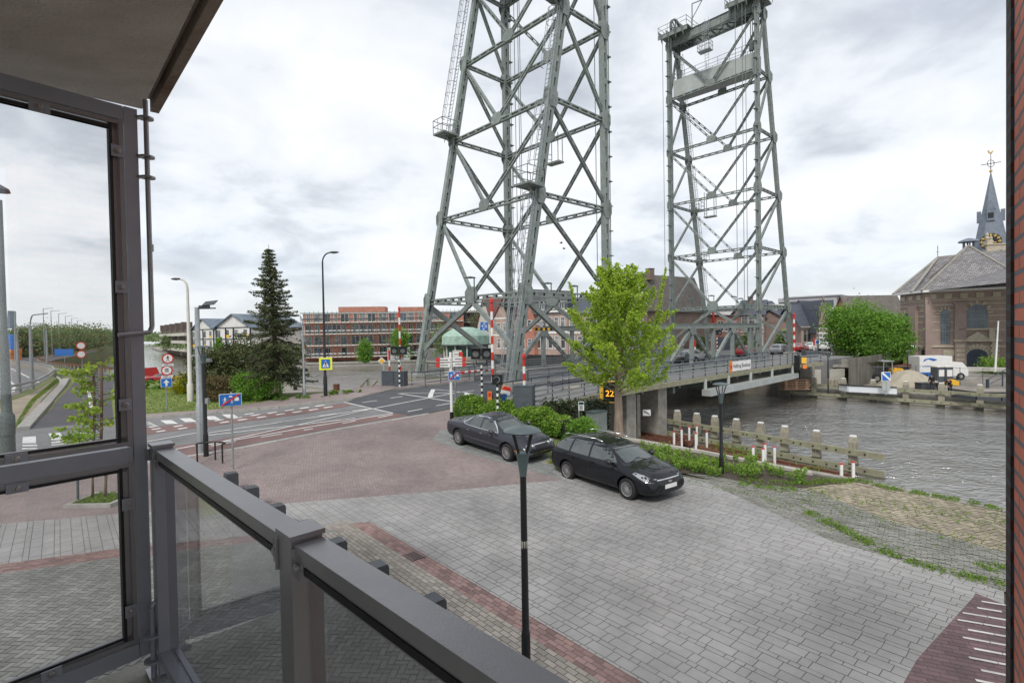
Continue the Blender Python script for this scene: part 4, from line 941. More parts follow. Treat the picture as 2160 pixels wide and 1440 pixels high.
for a, b in zip(posts, posts[1:]):
    m = MB(); rb(m, a+.05, b-.05, ZM-.052, ZM-.018, 0, .068); m.build('handrail', M['frame_dark'], rl, True)
    m = MB(); rb(m, a+.05, b-.05, ZM-.085, ZM-.0525, .012, .03); m.build('lower_lip', M['frame_dark'], rl, True)
    m = MB(); rb(m, a+.05, b-.05, ZM-.078, ZM-.062, .0285, .004); m.build('groove_strip', M['gasket'], rl, True)  # flat black strip on the lip face stands in for a groove
    m = MB(); rb(m, a+.04, b-.04, ZF+.09, ZF+.125, .012, .045); rb(m, a+.04, b-.04, ZF+.09, ZF+.118, -.03, .02); m.build('bottom_rail', M['frame'], rl, True)
    m = MB(); rb(m, a+.045, b-.045, ZF+.1255, ZM-.0855, -.008, .010); m.build('glass_infill', M['pane_rail'], rl, True)
m = MB(); m.beam(mix3(K1+v3((-.05, 0, 0)), ZM-.05), mix3(K0+v3((.03, 0, 0)), ZM-.05), .012, .05); m.beam(mix3(K1+v3((-.05, 0, 0)), ZF+.2), mix3(K0+v3((.03, 0, 0)), ZF+.2), .012, .045); m.build('link_plate', M['frame_dark'], rl, True)
# floor and slab above
OUT = -RN
def slabpoly(o, back, l0=-.12): return [tuple(K0+RD*a+OUT*b)[:2] for a, b in ((l0, o), (6, o), (6, -back), (l0, -back))]
fl = thing('balcony_floor', 'concrete balcony floor slab under the railing', 'floor slab', mix3(K0, ZF-.2))
m = MB(); m.prism(slabpoly(.10, 1.9), ZF-.2, ZF); m.build('slab', M['concrete'], fl, True)
up_ = thing('balcony_slab', 'weathered concrete balcony slab overhead with a rust stained drip edge', 'balcony slab', mix3(K0, 6.05))
q0 = Q(335, 240, 2.62)
zc = q0.z
EDG = (Q(485, 0, 1.70)-q0); EDG.z = 0; EDG.normalize(); LFT = v3((-EDG.y, EDG.x, 0))*-1
if LFT.x > 0: LFT = -LFT
M['slabconc'] = mat('stained balcony concrete', (.80, .72, .665), .92, c2=(.62, .545, .50), ns=2.6, bump=.9, bs=55, stretch=(1, 2.6, 1))
def slp(a, b): return tuple(q0+EDG*a+LFT*b)[:2]
m = MB(); m.prism([slp(0, 0), slp(4.5, 0), slp(4.5, 2.1), slp(0, 2.1)], zc+.06, zc+.24); m.build('slab', M['slabconc'], up_, True)
m = MB(); m.prism([slp(0, 0), slp(4.5, 0), slp(4.5, .036), slp(0, .036)], zc, zc+.0595); m.build('drip_edge', mat('rust stained edge', (.36, .30, .25), .9, c2=(.16, .08, .05), ns=2.2, bump=.6, stretch=(1, 1, 1)), up_, True)
m = MB(); m.prism([slp(.0, .068), slp(4.5, .068), slp(4.5, 2.1), slp(.0, 2.1)], zc+.004, zc+.0595); m.build('soffit', M['slabconc'], up_, True)
bf = thing('unseen_facade', 'unseen facade of the flats behind the balcony, made pale to bounce light', 'building facade', mix3(K0-OUT*1.95, -.2))  # unseen wall put in to shade the rail sides; white to lift the soffit
m = MB(); m.prism([tuple(K0+RD*a+OUT*b)[:2] for a, b in ((-6, -1.95), (2.2, -1.95), (2.2, -2.4), (-6, -2.4))], -.2, 9.5); m.build('wall', M['render_white'], bf, True)
m = MB(); m.prism([tuple(K0+RD*a+OUT*b)[:2] for a, b in ((-.3, -1.93), (1.9, -1.93), (1.9, -1.949), (-.3, -1.949))], ZF+.1, 5.9); m.build('window', M['curtain'], bf, True)  # unseen window in the lighter curtain glass, to bounce more light
# brick side wall at the right
wl = thing('brick_wall', 'red brick side wall of the balcony with a darker brick edge at the right of the photo', 'brick wall', (1.9, 2, -1))
e0 = Q(2139, 1000, 2.0); e0.z = 0; wd = v3((-.60, -.80, 0)); wn = v3((.80, -.60, 0))
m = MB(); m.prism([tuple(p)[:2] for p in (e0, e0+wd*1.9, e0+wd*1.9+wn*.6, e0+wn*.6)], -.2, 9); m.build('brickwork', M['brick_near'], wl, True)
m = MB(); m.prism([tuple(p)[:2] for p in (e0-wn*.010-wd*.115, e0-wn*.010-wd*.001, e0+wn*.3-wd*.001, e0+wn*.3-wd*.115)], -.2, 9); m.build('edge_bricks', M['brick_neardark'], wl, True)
# ------------------------------------------------------------ buildings
class Wall:
    """a facade frame: O bottom left corner seen from outside, U along it, Z up, N outwards"""
    def __init__(s, O, U):
        s.O = Vector(O); s.U = Vector(U).normalized(); s.N = s.U.cross(Vector((0, 0, 1)))
    def p(s, u, z, o=0.): return s.O+s.U*u+Vector((0, 0, z))+s.N*o
    def bx(s, m, u0, u1, z0, z1, o0, o1):
        c = s.p((u0+u1)/2, (z0+z1)/2, (o0+o1)/2); m.box(c, (u1-u0, abs(o1-o0), z1-z0), math.atan2(s.U.y, s.U.x))
def window(w, u, z, ww, hh, parent, frame='white', glass='glass_dark', bars=(1, 1), sill=True, th=.07, arch=False, o=.0):
    f = MB()
    w.bx(f, u-ww/2, u-ww/2+th, z, z+hh, o-.02, o+.06); w.bx(f, u+ww/2-th, u+ww/2, z, z+hh, o-.02, o+.06)
    w.bx(f, u-ww/2+th, u+ww/2-th, z+hh-th, z+hh, o-.02, o+.06); w.bx(f, u-ww/2+th, u+ww/2-th, z, z+th, o-.02, o+.06)
    for i in range(1, bars[0]+0): w.bx(f, u-ww/2+ww*i/bars[0]-.03, u-ww/2+ww*i/bars[0]+.03, z+th, z+hh-th, o-.01, o+.05)
    if bars[1] > 1: w.bx(f, u-ww/2+th, u+ww/2-th, z+hh*.68, z+hh*.68+.05, o-.01, o+.045)
    if sill: w.bx(f, u-ww/2-.06, u+ww/2+.06, z-.09, z-.002, o, o+.12)
    fo = f.build('window', M[frame], parent, True)
    g = MB(); w.bx(g, u-ww/2+th*.5, u+ww/2-th*.5, z+th*.5, z+hh-th*.5, o-.01, o+.015); g.build('pane', M[glass], fo, True); return fo
def gable_house(name, label, cat, O, U, wd, dp, eave, ridge, wall, roof, along='u', group=None, base=1.1, chim=()):
    """walls box wd (along U) by dp (away); ridge along u or along depth (front gable)"""
    w = Wall(Vector((O[0], O[1], base)), U); t = thing(name, label, cat, (O[0], O[1], base), 0, group); D_ = -w.N
    m = MB(); a = math.atan2(w.U.y, w.U.x); m.box(w.p(wd/2, (eave)/2, -dp/2), (wd, dp, eave), a)
    if along == 'v':
        for o in (0, -dp+.3): m.plate([(0, eave+.001), (wd, eave+.001), (wd/2, ridge)], w.p(0, 0, o-.15), w.U, (0, 0, 1), .3)
    else:
        for u in (.15, wd-.15): m.plate([(0, eave+.001), (dp, eave+.001), (dp/2, ridge)], w.p(u, 0, 0), D_, (0, 0, 1), .3)
    m.build('wall', M[wall], t, True)
    r = MB(); ov = .35
    if along == 'v':
        for s in (0, 1):
            e = w.p(-ov if s == 0 else wd+ov, eave-ov*(ridge-eave)/(wd/2), ov); k = w.p(wd/2, ridge+.12, ov)
            r.plate([(0, 0), (1, 0), (1, 1), (0, 1)], e+Vector((0, 0, .12)), D_*(dp+2*ov)*(1 if s else 1), (k-e-Vector((0, 0, .12))), .12)
    else:
        for s in (0, 1):
            e = w.p(-ov, eave-ov*(ridge-eave)/(dp/2)+.12, ov if s == 0 else -dp-ov); k = w.p(-ov, ridge+.12, -dp/2)
            r.plate([(0, 0), (1, 0), (1, 1), (0, 1)], e, w.U*(wd+2*ov), (k-e), .12)
    ro = r.build('roof', M[roof], t, True)
    for cu, cd_, ch in chim:
        c = MB(); w.bx(c, cu-.45, cu+.45, ridge-.8, ridge+ch, -cd_-.5, -cd_+.5); w.bx(c, cu-.5, cu+.5, ridge+ch, ridge+ch+.12, -cd_-.55, -cd_+.55); c.build('chimney', M['brick_brown'], ro, True)
    return t, w
# -- red apartment block on the left water front
apL = Q(632, 764, 131); apR = Q(980, 764, 136); apL.z = apR.z = -1.75
U_ = (apR-apL).normalized(); LA = (apR-apL).length
w = Wall(apL+U_.cross(UPZ)*-4, U_)
ap = thing('apartment_building', 'long red brick apartment building with stacked balconies behind a steel lattice by the canal', 'building', apL+U_*LA/2)
m = MB(); m.box(w.p(LA/2, 6.1, -6), (LA, 12, 12.2), math.atan2(U_.y, U_.x)); m.box(w.p(LA*.36, 12.2+.9, -3.2), (12, 6, 1.8), math.atan2(U_.y, U_.x)); m.box(w.p(LA*.70, 12.2+.8, -3.2), (9, 6, 1.6), math.atan2(U_.y, U_.x)); m.build('wall', M['brick_red'], ap, True)
m = MB(); w.bx(m, -.3, LA+.3, 12.2, 12.5, -12, .2); m.build('roof', M['silver_clad'], ap, True)
FLH = 2.95
for f_ in range(4):
    m = MB(); w.bx(m, 0, LA, .95+f_*FLH, 1.15+f_*FLH, 0, 2.4); m.build('balcony_floor', M['offwhite'], ap, True)
    m = MB()
    for i in range(int(LA/2.2)): w.bx(m, i*2.2+.1, i*2.2+2.05, 1.75+f_*FLH, 2.1+f_*FLH, 2.25, 2.29)
    m.build('balcony_screen', M['glass_dark'] if f_ % 2 else M['silver_clad'], ap, True)
m = MB(); n = int(LA/1.1)
for i in range(n+1): w.bx(m, i*LA/n-.04, i*LA/n+.04, .9, 12.6+.35*math.sin(i*.35), 2.42, 2.5)
w.bx(m, 0, LA, 12.35, 12.45, 2.42, 2.5); m.build('facade_lattice', M['steel_dark'], ap, True)
rr = random.Random(4); u = 1.2
while u < LA-1.6:
    for f_ in range(4):
        if rr.random() < .88: window(w, u+rr.uniform(-.2, .2), 1.2+f_*FLH, rr.choice((1.0, 1.7, 2.1)), 2.25, ap, 'offwhite', rr.choice(('glass_dark', 'curtain', 'glass_blue')), (rr.choice((1, 2)), 1), sill=False)
    u += rr.choice((1.9, 2.4, 3.0))
m = MB(); w.bx(m, LA*.52, LA*.66, -.2, 3.2, 0, 2.6); m.build('entrance', M['silver_clad'], ap, True)
# wing turning away at the right end
w2o = w.p(LA, 0, -8); ap2 = thing('apartment_building', 'dark set back end block of flats with roof lattice, partly behind the near bridge tower', 'building', w2o)
wb = Wall(w2o+Vector((0, 2, 0)), Vector((1, -.15, 0))); m = MB(); wb.bx(m, -9, 6, 0, 13, -9, 0); m.build('wall', M['brick_dark'], ap2, True)
m = MB()
for f_ in range(5): wb.bx(m, -9, 6.3, .9+f_*2.9, 1.05+f_*2.9, 0, 1.5)
m.build('balcony_floor', M['offwhite'], ap2, True)
m = MB()
for i in range(14): wb.bx(m, -9+i*1.15, -8.92+i*1.15, .5, 13.6, 1.5, 1.58)
m.build('facade_lattice', M['steel_dark'], ap2, True)
for f_ in range(4):
    for i in range(4): window(wb, -7.2+i*3.5, 1.2+f_*2.9, 1.8, 2.1, ap2, 'offwhite', 'glass_dark', (2, 1), sill=False)
# -- white flats with pitched glass roofs further left
def flats(pxl, pxr, Y, z0_, ze, zr, label, dark=True):
    a = Q(pxl, 720, Y); b = Q(pxr, 720, Y*.93); a.z = b.z = z0_; w = Wall(a, (b-a)); L_ = (b-a).length
    t = thing('block_of_flats', label, 'building', a)
    m = MB(); ang = math.atan2(w.U.y, w.U.x); m.box(w.p(L_/2, ze/2, -8), (L_, 16, ze), ang); m.plate([(0, ze), (L_, ze), (L_*.52, zr)], w.p(0, 0, -.4), w.U, (0, 0, 1), .6); m.build('wall', M['render_white'], t, True)
    r = MB()
    for s in (0, 1):
        e = w.p(-.6 if s == 0 else L_+.6, ze-.1, .6); k = w.p(L_*.52, zr+.2, .6); r.plate([(0, 0), (1, 0), (1, 1), (0, 1)], e, -w.N*17, k-e, .25)
    r.build('roof', M['glass_blue'] if dark else M['slate'], t, True)
    m = MB()
    for z in (3.1, 6.1, ze-.05): w.bx(m, 0, L_, z, z+.22, .01, .16)
    for u in (L_*.02, L_*.3, L_*.52, L_*.98): w.bx(m, u, u+.45, 0, ze, .02, .2)
    m.build('black_trim', M['black'], t, True)
    for f_ in range(3):
        for k in range(4):
            window(w, L_*(.1+.25*k), .7+f_*3., 1.9, 2.1, t, 'offwhite', rr.choice(('glass_blue', 'curtain', 'glass_dark')), (2, 2), sill=False)
            if (k+f_) % 2: m = MB(); w.bx(m, L_*(.1+.25*k)-1.0, L_*(.1+.25*k)+1.0, .7+f_*3.+.02, 1.4+f_*3., .07, .1); m.build('panel', M['amber'], t, True)
    return t, w
flats(455, 530, 150, -1.9, 9.3, 12.9, 'nearer white flats with a pitched roof and black trim behind the bushes')
flats(405, 452, 178, -1.9, 9.3, 12.7, 'white flats with three roof chimneys, second block along the far shore')
t = thing('row_of_houses', 'distant terrace of brown brick houses with cream balconies along the far shore', 'row of houses', Q(360, 720, 225))
a = Q(342, 745, 270); b = Q(405, 745, 200); a.z = b.z = -1.9; w = Wall(a, b-a); L_ = (b-a).length
m = MB(); w.bx(m, 0, L_, 0, 10.2, -10, 0)
for i in range(5): w.bx(m, 2+i*L_/5.3, 5+i*L_/5.3, 10.2, 13.2, -3, .8)
m.build('wall', M['brick_dark'], t, True)
for f_ in range(3):
    m = MB(); w.bx(m, L_*.1, L_*.97, 1.3+3.1*f_, 2.5+3.1*f_, .1, 2.0); m.build('balcony', M['render_cream'], t, True)
for i in range(8): window(w, 4+i*L_/8.6, 3.0+3.1*(i % 2), 3, 1.3, t, 'white', 'glass_dark', (2, 1), sill=False)
# -- bridge keeper's house
kc = Q(983, 745, 56.); kc.z = 1.1
kh = thing('bridge_keeper_house', "bridge keeper's cabin with a domed green copper roof and green windows beyond the near tower", 'cabin', kc)
def octa(rx, ry, rot=.25, n=12): return [(kc.x+rx*math.cos(rot+2*math.pi*i/n), kc.y+ry*math.sin(rot+2*math.pi*i/n)) for i in range(n)]
m = MB(); m.prism(octa(2.35, 2.35, .13), -1.5, 2.45); m.build('wall', M['concrete_pale'], kh, True)
m = MB(); m.prism(octa(2.3, 2.3, .13), 2.451, 3.65); m.build('window_band', M['glass_green'], kh, True)
m = MB()
for i in range(12):
    p = octa(2.34, 2.34, .13)[i]; m.box((p[0], p[1], 3.05), (.14, .14, 1.2), .13+2*math.pi*i/12)
m.prism(octa(2.39, 2.39, .13), 2.35, 2.5); m.build('mullions', M['offwhite'], kh, True)
m = MB(); m.prism(octa(2.75, 2.75, .13), 3.651, 3.76); m.build('eaves', M['darkgrey'], kh, True)
m = MB(); m.lathe([(2.55, 3.761), (2.52, 4.65), (2.2, 4.95), (1.5, 5.35), (.8, 5.55), (.05, 5.6)], (kc.x, kc.y, 0), 12, ph=.25); m.build('roof', M['copper'], kh, True)
m = MB(); m.box((kc.x-.7, kc.y-2.32, 2.1), (.95, .12, 2.2)); m.build('door', M['offwhite'], kh, True)
# -- houses beyond the bridge
def frow(w, t, us, zs, ww, hh, fr='white', gl='curtain', bars=(1, 2)):
    for z in zs:
        for u in us: window(w, u, z, ww, hh, t, fr, gl if rr.random() < .6 else 'glass_dark', bars)
def bands(w, t, L_, zs, mt='stone', h=.22, nm='string_course'):
    m = MB()
    for z in zs: w.bx(m, 0, L_, z, z+h, .003, .05)
    m.build(nm, M[mt], t, True)
def at2(pxa, pxb, Ya, Yb): a = Q(pxa, 720, Ya); b = Q(pxb, 720, Yb); return a, b
def house(name, label, pxa, pxb, Ya, Yb, dp, zev, zri, wall, roof, along='u', base=.6, chim=(), group=None, cat='house'):
    a, b = at2(pxa, pxb, Ya, Yb); L_ = (b-a).length
    t, w = gable_house(name, label, cat, a, b-a, L_, dp, zev-base, zri-base, wall, roof, along, group, base, chim); return t, w, L_
t, w, L_ = house('gabled_house', 'beige gabled house with a purple red roof behind the keeper cabin', 1008, 1040, 116, 108, 12, 6.5, 12.5, 'render_cream', 'tile_red', 'v')
frow(w, t, (L_*.3, L_*.7), (1.5, 4.2), 1.1, 1.6); frow(w, t, (L_*.5,), (7.4,), 1., 1.3)
t, w, L_ = house('gabled_house', 'pink brick house with white trimmed gable left of the raking tower leg', 1040, 1092, 104, 101, 10, 7.2, 12.0, 'brick_pink', 'tile_red', 'v')
frow(w, t, (L_*.25, L_*.5, L_*.78), (1.2, 4.3), .9, 1.9); bands(w, t, L_, (3.7, 7.0), 'white')
t, w, L_ = house('gabled_house', 'orange red brick house with a tall side gable', 1094, 1127, 102, 98, 11, 8.6, 13.0, 'brick_red', 'tile_grey', 'v')
frow(w, t, (L_*.3, L_*.72), (1.0, 4.6), 1.2, 2.0)
t, w, L_ = house('terraced_house', 'pink brick town house with mansard roof, dormers and a white cornice', 1128, 1198, 99, 95, 12, 8.3, 9.0, 'brick_pink', 'slate', 'u')
frow(w, t, [L_*k for k in (.12, .3, .48, .68, .86)], (1.2, 4.7), .95, 2.3); bands(w, t, L_, (4.0, 7.9), 'white', .35, 'cornice')
m = MB(); w.bx(m, .2, L_-.2, 7.75, 10.4, -6, -.5); m.build('mansard', M['slate'], t, True)
for k in (.2, .5, .8): window(w, L_*k, 8.5, 1.1, 1.4, t, 'white', 'glass_dark', (2, 1), o=-.45)
t, w, L_ = house('terraced_house', 'pink brick town house partly behind the bright green tree', 1199, 1262, 95, 92, 12, 8.1, 11.4, 'brick_pink', 'slate', 'u')
frow(w, t, [L_*k for k in (.14, .4, .66, .88)], (1.2, 4.6), 1.0, 2.2); bands(w, t, L_, (3.9, 7.4), 'white', .3, 'cornice')
# big brown house with the white gable trim
t, w, L_ = house('gabled_house', 'tall brown brick house with steep tiled roof, white gable trim and dormers', 1318, 1366, 84, 80, 14, 8.4, 13.6, 'brick_brown', 'tile_brown', 'v', chim=((3.2, 2.5, .9),))
m = MB()
for s in (0, 1):
    e = w.p(-.3 if s == 0 else L_+.3, 7.9, .4); k = w.p(L_/2, 13.3, .4); m.beam(e, k, .25, .35)
m.build('barge_board', M['white'], t, True)
frow(w, t, (L_*.3, L_*.72), (1.4, 4.4), 1.1, 1.8); frow(w, t, (L_*.5,), (8.2,), 2.0, 1.6, bars=(3, 1))
t, w, L_ = house('brick_house', 'wide brown brick house with white dormers under a tiled roof, left of the far tower', 1367, 1452, 82, 86, 11, 8.2, 12.4, 'brick_brown', 'tile_brown', 'u', chim=((2.0, 5.5, .9),))
frow(w, t, [L_*k for k in (.12, .3, .5, .68, .88)], (1.2, 4.6), 1.1, 1.9, gl='curtain', bars=(2, 1))
m = MB(); w.bx(m, -.4, L_+.4, 7.35, 7.75, -.2, .5); m.build('gutter', M['white'], t, True)
for k in (.22, .72):
    m = MB(); w.bx(m, L_*k-1.5, L_*k+1.5, 8.0, 9.9, -3.5, -.6); w.bx(m, L_*k-1.8, L_*k+1.8, 9.9, 10.1, -3.8, -.3); m.build('dormer', M['white'], t, True); window(w, L_*k, 8.3, 2.2, 1.3, t, 'white', 'glass_dark', (3, 1), o=-.58)
t, w, L_ = house('brick_house', 'low brown brick building with painted white capitals on its side, behind the lift span', 1446, 1512, 92, 98, 10, 5.8, 9.2, 'brick_brown', 'tile_grey', 'u')
m = MB(); w.bx(m, -.2, L_+.2, 5.0, 5.3, -.1, .35); m.build('gutter', M['white'], t, True)
m = MB(); w.bx(m, .6, 4.6, 3.1, 4.8, .01, .05); m.build('sign_panel', M['offwhite'], t, True)
put_text('SMED', .85, w.p(2.6, 4.3, .06), w.U, (0, 0, 1), M['brick_brown'], t); put_text('EBAN', .8, w.p(2.6, 3.55, .06), w.U, (0, 0, 1), M['brick_brown'], t)
frow(w, t, (L_*.82,), (1.5,), 2.2, 2.2, bars=(2, 2))
t, w, L_ = house('shop_building', 'red brick corner building with a blue grey shop front behind the lift span', 1510, 1560, 92, 94, 10, 7.2, 7.6, 'brick_red', 'slate', 'u', cat='shop')
frow(w, t, (L_*.2, L_*.5, L_*.8), (3.9,), 1.4, 1.8, bars=(2, 2)); m = MB(); w.bx(m, .2, L_-.2, 0, 2.9, .01, .12); m.build('shop_front', M['slate'], t, True); frow(w, t, (L_*.25, L_*.75), (.5,), 1.8, 1.9, gl='glass_dark')
t, w, L_ = house('white_house', 'white rendered house with a brown roof edge, beyond the lift span', 1500, 1590, 118, 114, 12, 9.2, 9.8, 'render_white', 'slate', 'u'); frow(w, t, (L_*.2, L_*.45, L_*.75), (5.8,), 1.5, 1.5)
t, w, L_ = house('brick_house', 'red brick house with white window heads left of the second upright tower leg', 1561, 1612, 98, 96, 10, 7.4, 10.2, 'brick_church', 'slate', 'u', chim=((1.5, 4, .7),)); frow(w, t, (L_*.2, L_*.5, L_*.8), (1.2, 4.5), 1.1, 1.9); bands(w, t, L_, (3.6, 4.2, 6.8), 'white', .14)
t, w, L_ = house('brick_house', 'banded red brick house with a small white dormer between the far tower legs', 1613, 1668, 100, 102, 10, 6.8, 10.4, 'brick_church', 'slate', 'u'); frow(w, t, (L_*.2, L_*.5, L_*.8), (1.2, 4.2), 1.1, 1.7); bands(w, t, L_, (1.0, 2.2, 3.6, 5.2, 6.3), 'white', .12)
m = MB(); w.bx(m, L_*.4, L_*.75, 6.4, 9.0, -3, .05); m.build('dormer', M['white'], t, True); window(w, L_*.57, 7.0, 1.3, 1.2, t, 'white', 'glass_dark', (2, 1), o=.06)
t, w, L_ = house('brick_house', 'red brick house with hipped slate roof right of the far tower', 1669, 1692, 96, 98, 8, 5.9, 8.2, 'brick_church', 'slate', 'u'); frow(w, t, (L_*.4,), (1.4,), 1.0, 2.4); bands(w, t, L_, (.8, 3.2, 4.4), 'white', .14)
t, w, L_ = house('hall', 'long low building with sandstone arched windows and a blue slate roof', 1690, 1722, 92, 92, 9, 5.0, 9.0, 'brick_pink', 'slate', 'u', cat='hall'); frow(w, t, (L_*.25, L_*.5, L_*.75), (1.7,), .7, 2.2, 'stone', 'glass_dark'); m = MB(); w.bx(m, -.2, L_+.2, 4.1, 4.5, .0, .3); m.build('cornice', M['stone'], t, True)
t, w, L_ = house('stepped_gable_house', 'narrow red and white banded house with stepped gable and a red sign', 1723, 1748, 90, 90, 11, 5.2, 9.5, 'brick_church', 'slate', 'v', cat='house'); bands(w, t, L_, (.8, 1.6, 2.4, 3.2, 4.0, 4.8), 'white', .2); frow(w, t, (L_*.3, L_*.7), (1.2,), .7, 2.0)
m = MB()
for i in range(5): w.bx(m, L_*(.02+.1*i), L_*(.98-.1*i), 4.7+i*.95, 5.7+i*.95, .06, .3)
m.build('stepped_gable', M['brick_church'], t, True)
m = MB(); w.bx(m, L_+.25, L_+.75, .9, 4.6, .1, .4); so_ = m.build('sign_board', M['red'], t, True)
for i, ch in enumerate('AMRU'): put_text(ch, .8, w.p(L_+.5, 4.1-i*.9, .42), w.U, (0, 0, 1), M['white'], so_, world=True)
t, w, L_ = house('gabled_house', 'house with slate roof and skylight at the left of the street tree', 1748, 1790, 96, 98, 12, 4.4, 10.0, 'brick_pink', 'slate', 'u')
a, b = at2(1642, 1765, 150, 140); w = Wall((a.x, a.y, 0), b-a); L_ = (b-a).length
t = thing('office_building', 'flat roofed modern light grey office building above the old roofs', 'building', a)
m = MB(); w.bx(m, 0, L_, 0, 13.2, -15, 0); w.bx(m, L_*.1, L_+1, 13.2, 13.5, -15, .4); m.build('wall', M['render_grey'], t, True)
for k in (.1, .28, .53, .87): window(w, L_*k, 10.2, 2.4, 1.9, t, 'darkgrey', 'glass_dark', (3, 1), sill=False)
t, w, L_ = house('gabled_house', 'orange brick gable just left of the street tree', 1752, 1800, 120, 112, 12, 5.5, 11.5, 'brick_red', 'tile_brown', 'v'); frow(w, t, (L_*.3,), (5.2,), 1.4, 1.8)
for k, (pa, pb, Y, zr, lab) in enumerate(((1262, 1318, 100, 9.6, 'plain brick house hidden behind the bright green tree'), (1440, 1500, 130, 11.2, 'slate roofed house seen above the lift span'))):
    t, w, L_ = house('brick_house', lab, pa, pb, Y, Y, 11, zr-3, zr, 'brick_church', 'slate', 'u'); frow(w, t, (L_*.25, L_*.7), (3,), 1.3, 1.8)
# -- church
CB = -1.9
ch = thing('church', 'large banded brick church with hipped tile roof, arched windows and a sandstone doorway', 'church', Q(2060, 780, 78))
def cp(px_, Y): p = Q(px_, 720, Y); return Vector((p.x, p.y, CB))
A1, A2 = cp(1899, 90), cp(1951, 84); B1, B2 = cp(1951.5, 83.5), cp(2175, 77)
EV = 10.2-CB
def banded(w, L_, pt):
    m = MB()
    for z in (1.1, 3.45, 5.9, 7.2, 8.1, 9.0, 9.9, 10.6): w.bx(m, 0, L_, z, z+.17, .003, .06)
    w.bx(m, 0, L_, 3.3, 3.45, 0, .18); m.build('string_course', M['stone'], pt, True)
    m = MB(); w.bx(m, -.4, L_+.2, EV-.05, EV+.28, -.1, .75); m.build('cornice', M['white'], pt, True)
    m = MB(); i = 0.5
    while i < L_: w.bx(m, i, i+.9, 11.0, 11.7, .0, .14); i += 1.9
    w.bx(m, 0, L_, 10.9, 11.0, 0, .13)
    m.build('frieze', M['stone'], pt, True)
wA = Wall(A1, A2-A1); LA_ = (A2-A1).length; wB = Wall(B1, B2-B1); LB_ = (B2-B1).length
m = MB(); wA.bx(m, 0, LA_+1, 0, EV, -14, 0); m.build('wall', M['brick_church'], ch, True); m = MB(); wB.bx(m, 0, LB_, 0, EV, -16, 0)
for u0, u1 in ((3.6, 5.0), (0, .5)): wB.bx(m, u0, u1, 0, 10.1, 0, .45)
wB.bx(m, 3.4, 5.2, 10.1, 10.3, 0, .6); m.build('wall', M['brick_church'], ch, True)
m = MB(); wA.bx(m, LA_*.45, LA_*.75, 0, 10.0, 0, .5); m.build('buttress', M['brick_church'], ch, True)
banded(wA, LA_, ch); banded(wB, LB_, ch)
def arched(w, u, z, ww, hh, nm='window', fr='stone', gl='glass_blue', door=False, vous=.5):
    n = 12; rad = ww/2; out = [(-rad, 0), (rad, 0)]+[(rad*math.cos(t), hh-rad+rad*math.sin(t)) for t in [math.pi*k/n for k in range(n+1)]]
    m = MB(); m.plate(out, w.p(u, z, .05), w.U, (0, 0, 1), .06); o = m.build(nm, M[gl], ch, True)
    m = MB()
    for k in range(n+1):
        if k % 2 == 0 or door:
            t0, t1 = math.pi*(k-.4)/n, math.pi*(k+.4)/n; r1 = rad+vous
            m.plate([(rad*math.cos(t0), hh-rad+rad*math.sin(t0)), (r1*math.cos(t0), hh-rad+r1*math.sin(t0)), (r1*math.cos(t1), hh-rad+r1*math.sin(t1)), (rad*math.cos(t1), hh-rad+rad*math.sin(t1))], w.p(u, z, .1), w.U, (0, 0, 1), .12)
    m.build('voussoirs', M[fr], o, True)
    m = MB()
    if door:
        for k in range(1, 12): t = math.pi*k/12; m.beam(w.p(u, z+hh-rad, .12), w.p(u+rad*math.cos(t), z+hh-rad+rad*math.sin(t)*.98, .12), .05, .04)
        for k in range(7): w.bx(m, u-rad+ww*k/6-.03, u-rad+ww*k/6+.03, z, z+hh-rad, .09, .13)
    else:
        for k in range(1, 6): w.bx(m, u-rad+ww*k/6-.02, u-rad+ww*k/6+.02, z, z+hh*.8, .085, .11)
        for k in range(1, 5): w.bx(m, u-rad+.05, u+rad-.05, z+hh*k/5.5-.035, z+hh*k/5.5+.035, .085, .12)
    m.build('glazing_bars', M['steel'] if not door else M['rail_blue'], o, True); return o
arched(wA, LA_*.28, 3.9, 1.15, 5.0); arched(wB, 2.5, 3.9, 1.15, 5.3); uD = (Q(2060, 720, 1).x); 
def uof(pxv):
    best = min((abs((lambda p: (p.x/p.y))(wB.p(k*.05, 3))-(Q(pxv, 720, 1).x)), k*.05) for k in range(int(LB_/.05))); return best[1]
ud = uof(2061); arched(wB, ud, 6.3, 2.5, 3.6, vous=.6); arched(wB, ud, .3, 2.6, 2.75, 'door', 'stone', 'rail_blue', True, .8)
m = MB()
for s in (-1, 1): wB.bx(m, ud+s*2.0-.35, ud+s*2.0+.35, 0, 4.2, 0, .4); wB.bx(m, ud+s*1.7-.35, ud+s*1.7+.35, 4.5, 6.0, 0, .3)
wB.bx(m, ud-2.8, ud+2.8, 4.2, 4.5, 0, .6); m.plate([(-1.6, 0), (1.6, 0), (0, 1.2)], wB.p(ud, 4.5, .2), wB.U, (0, 0, 1), .35); wB.bx(m, ud-2.2, ud+2.2, 6.0, 6.25, 0, .45)
for k in range(5): wB.bx(m, ud-2.5, ud-1.5, .5+k*.7, .95+k*.7, .02, .46); wB.bx(m, ud+1.5, ud+2.5, .5+k*.7, .95+k*.7, .02, .46)
m.build('doorway', M['stone'], ch, True)
u1 = uof(1944)
m = MB(); wA.bx(m, LA_*.88, LA_*.99, .9, 2.9, .02, .06); m.build('side_door', M['black'], ch, True); m = MB(); wB.bx(m, uof(2012)-1.3, uof(2012)+1.3, 2.0, 2.9, .01, .12); m.build('tablet', M['stone'], ch, True)
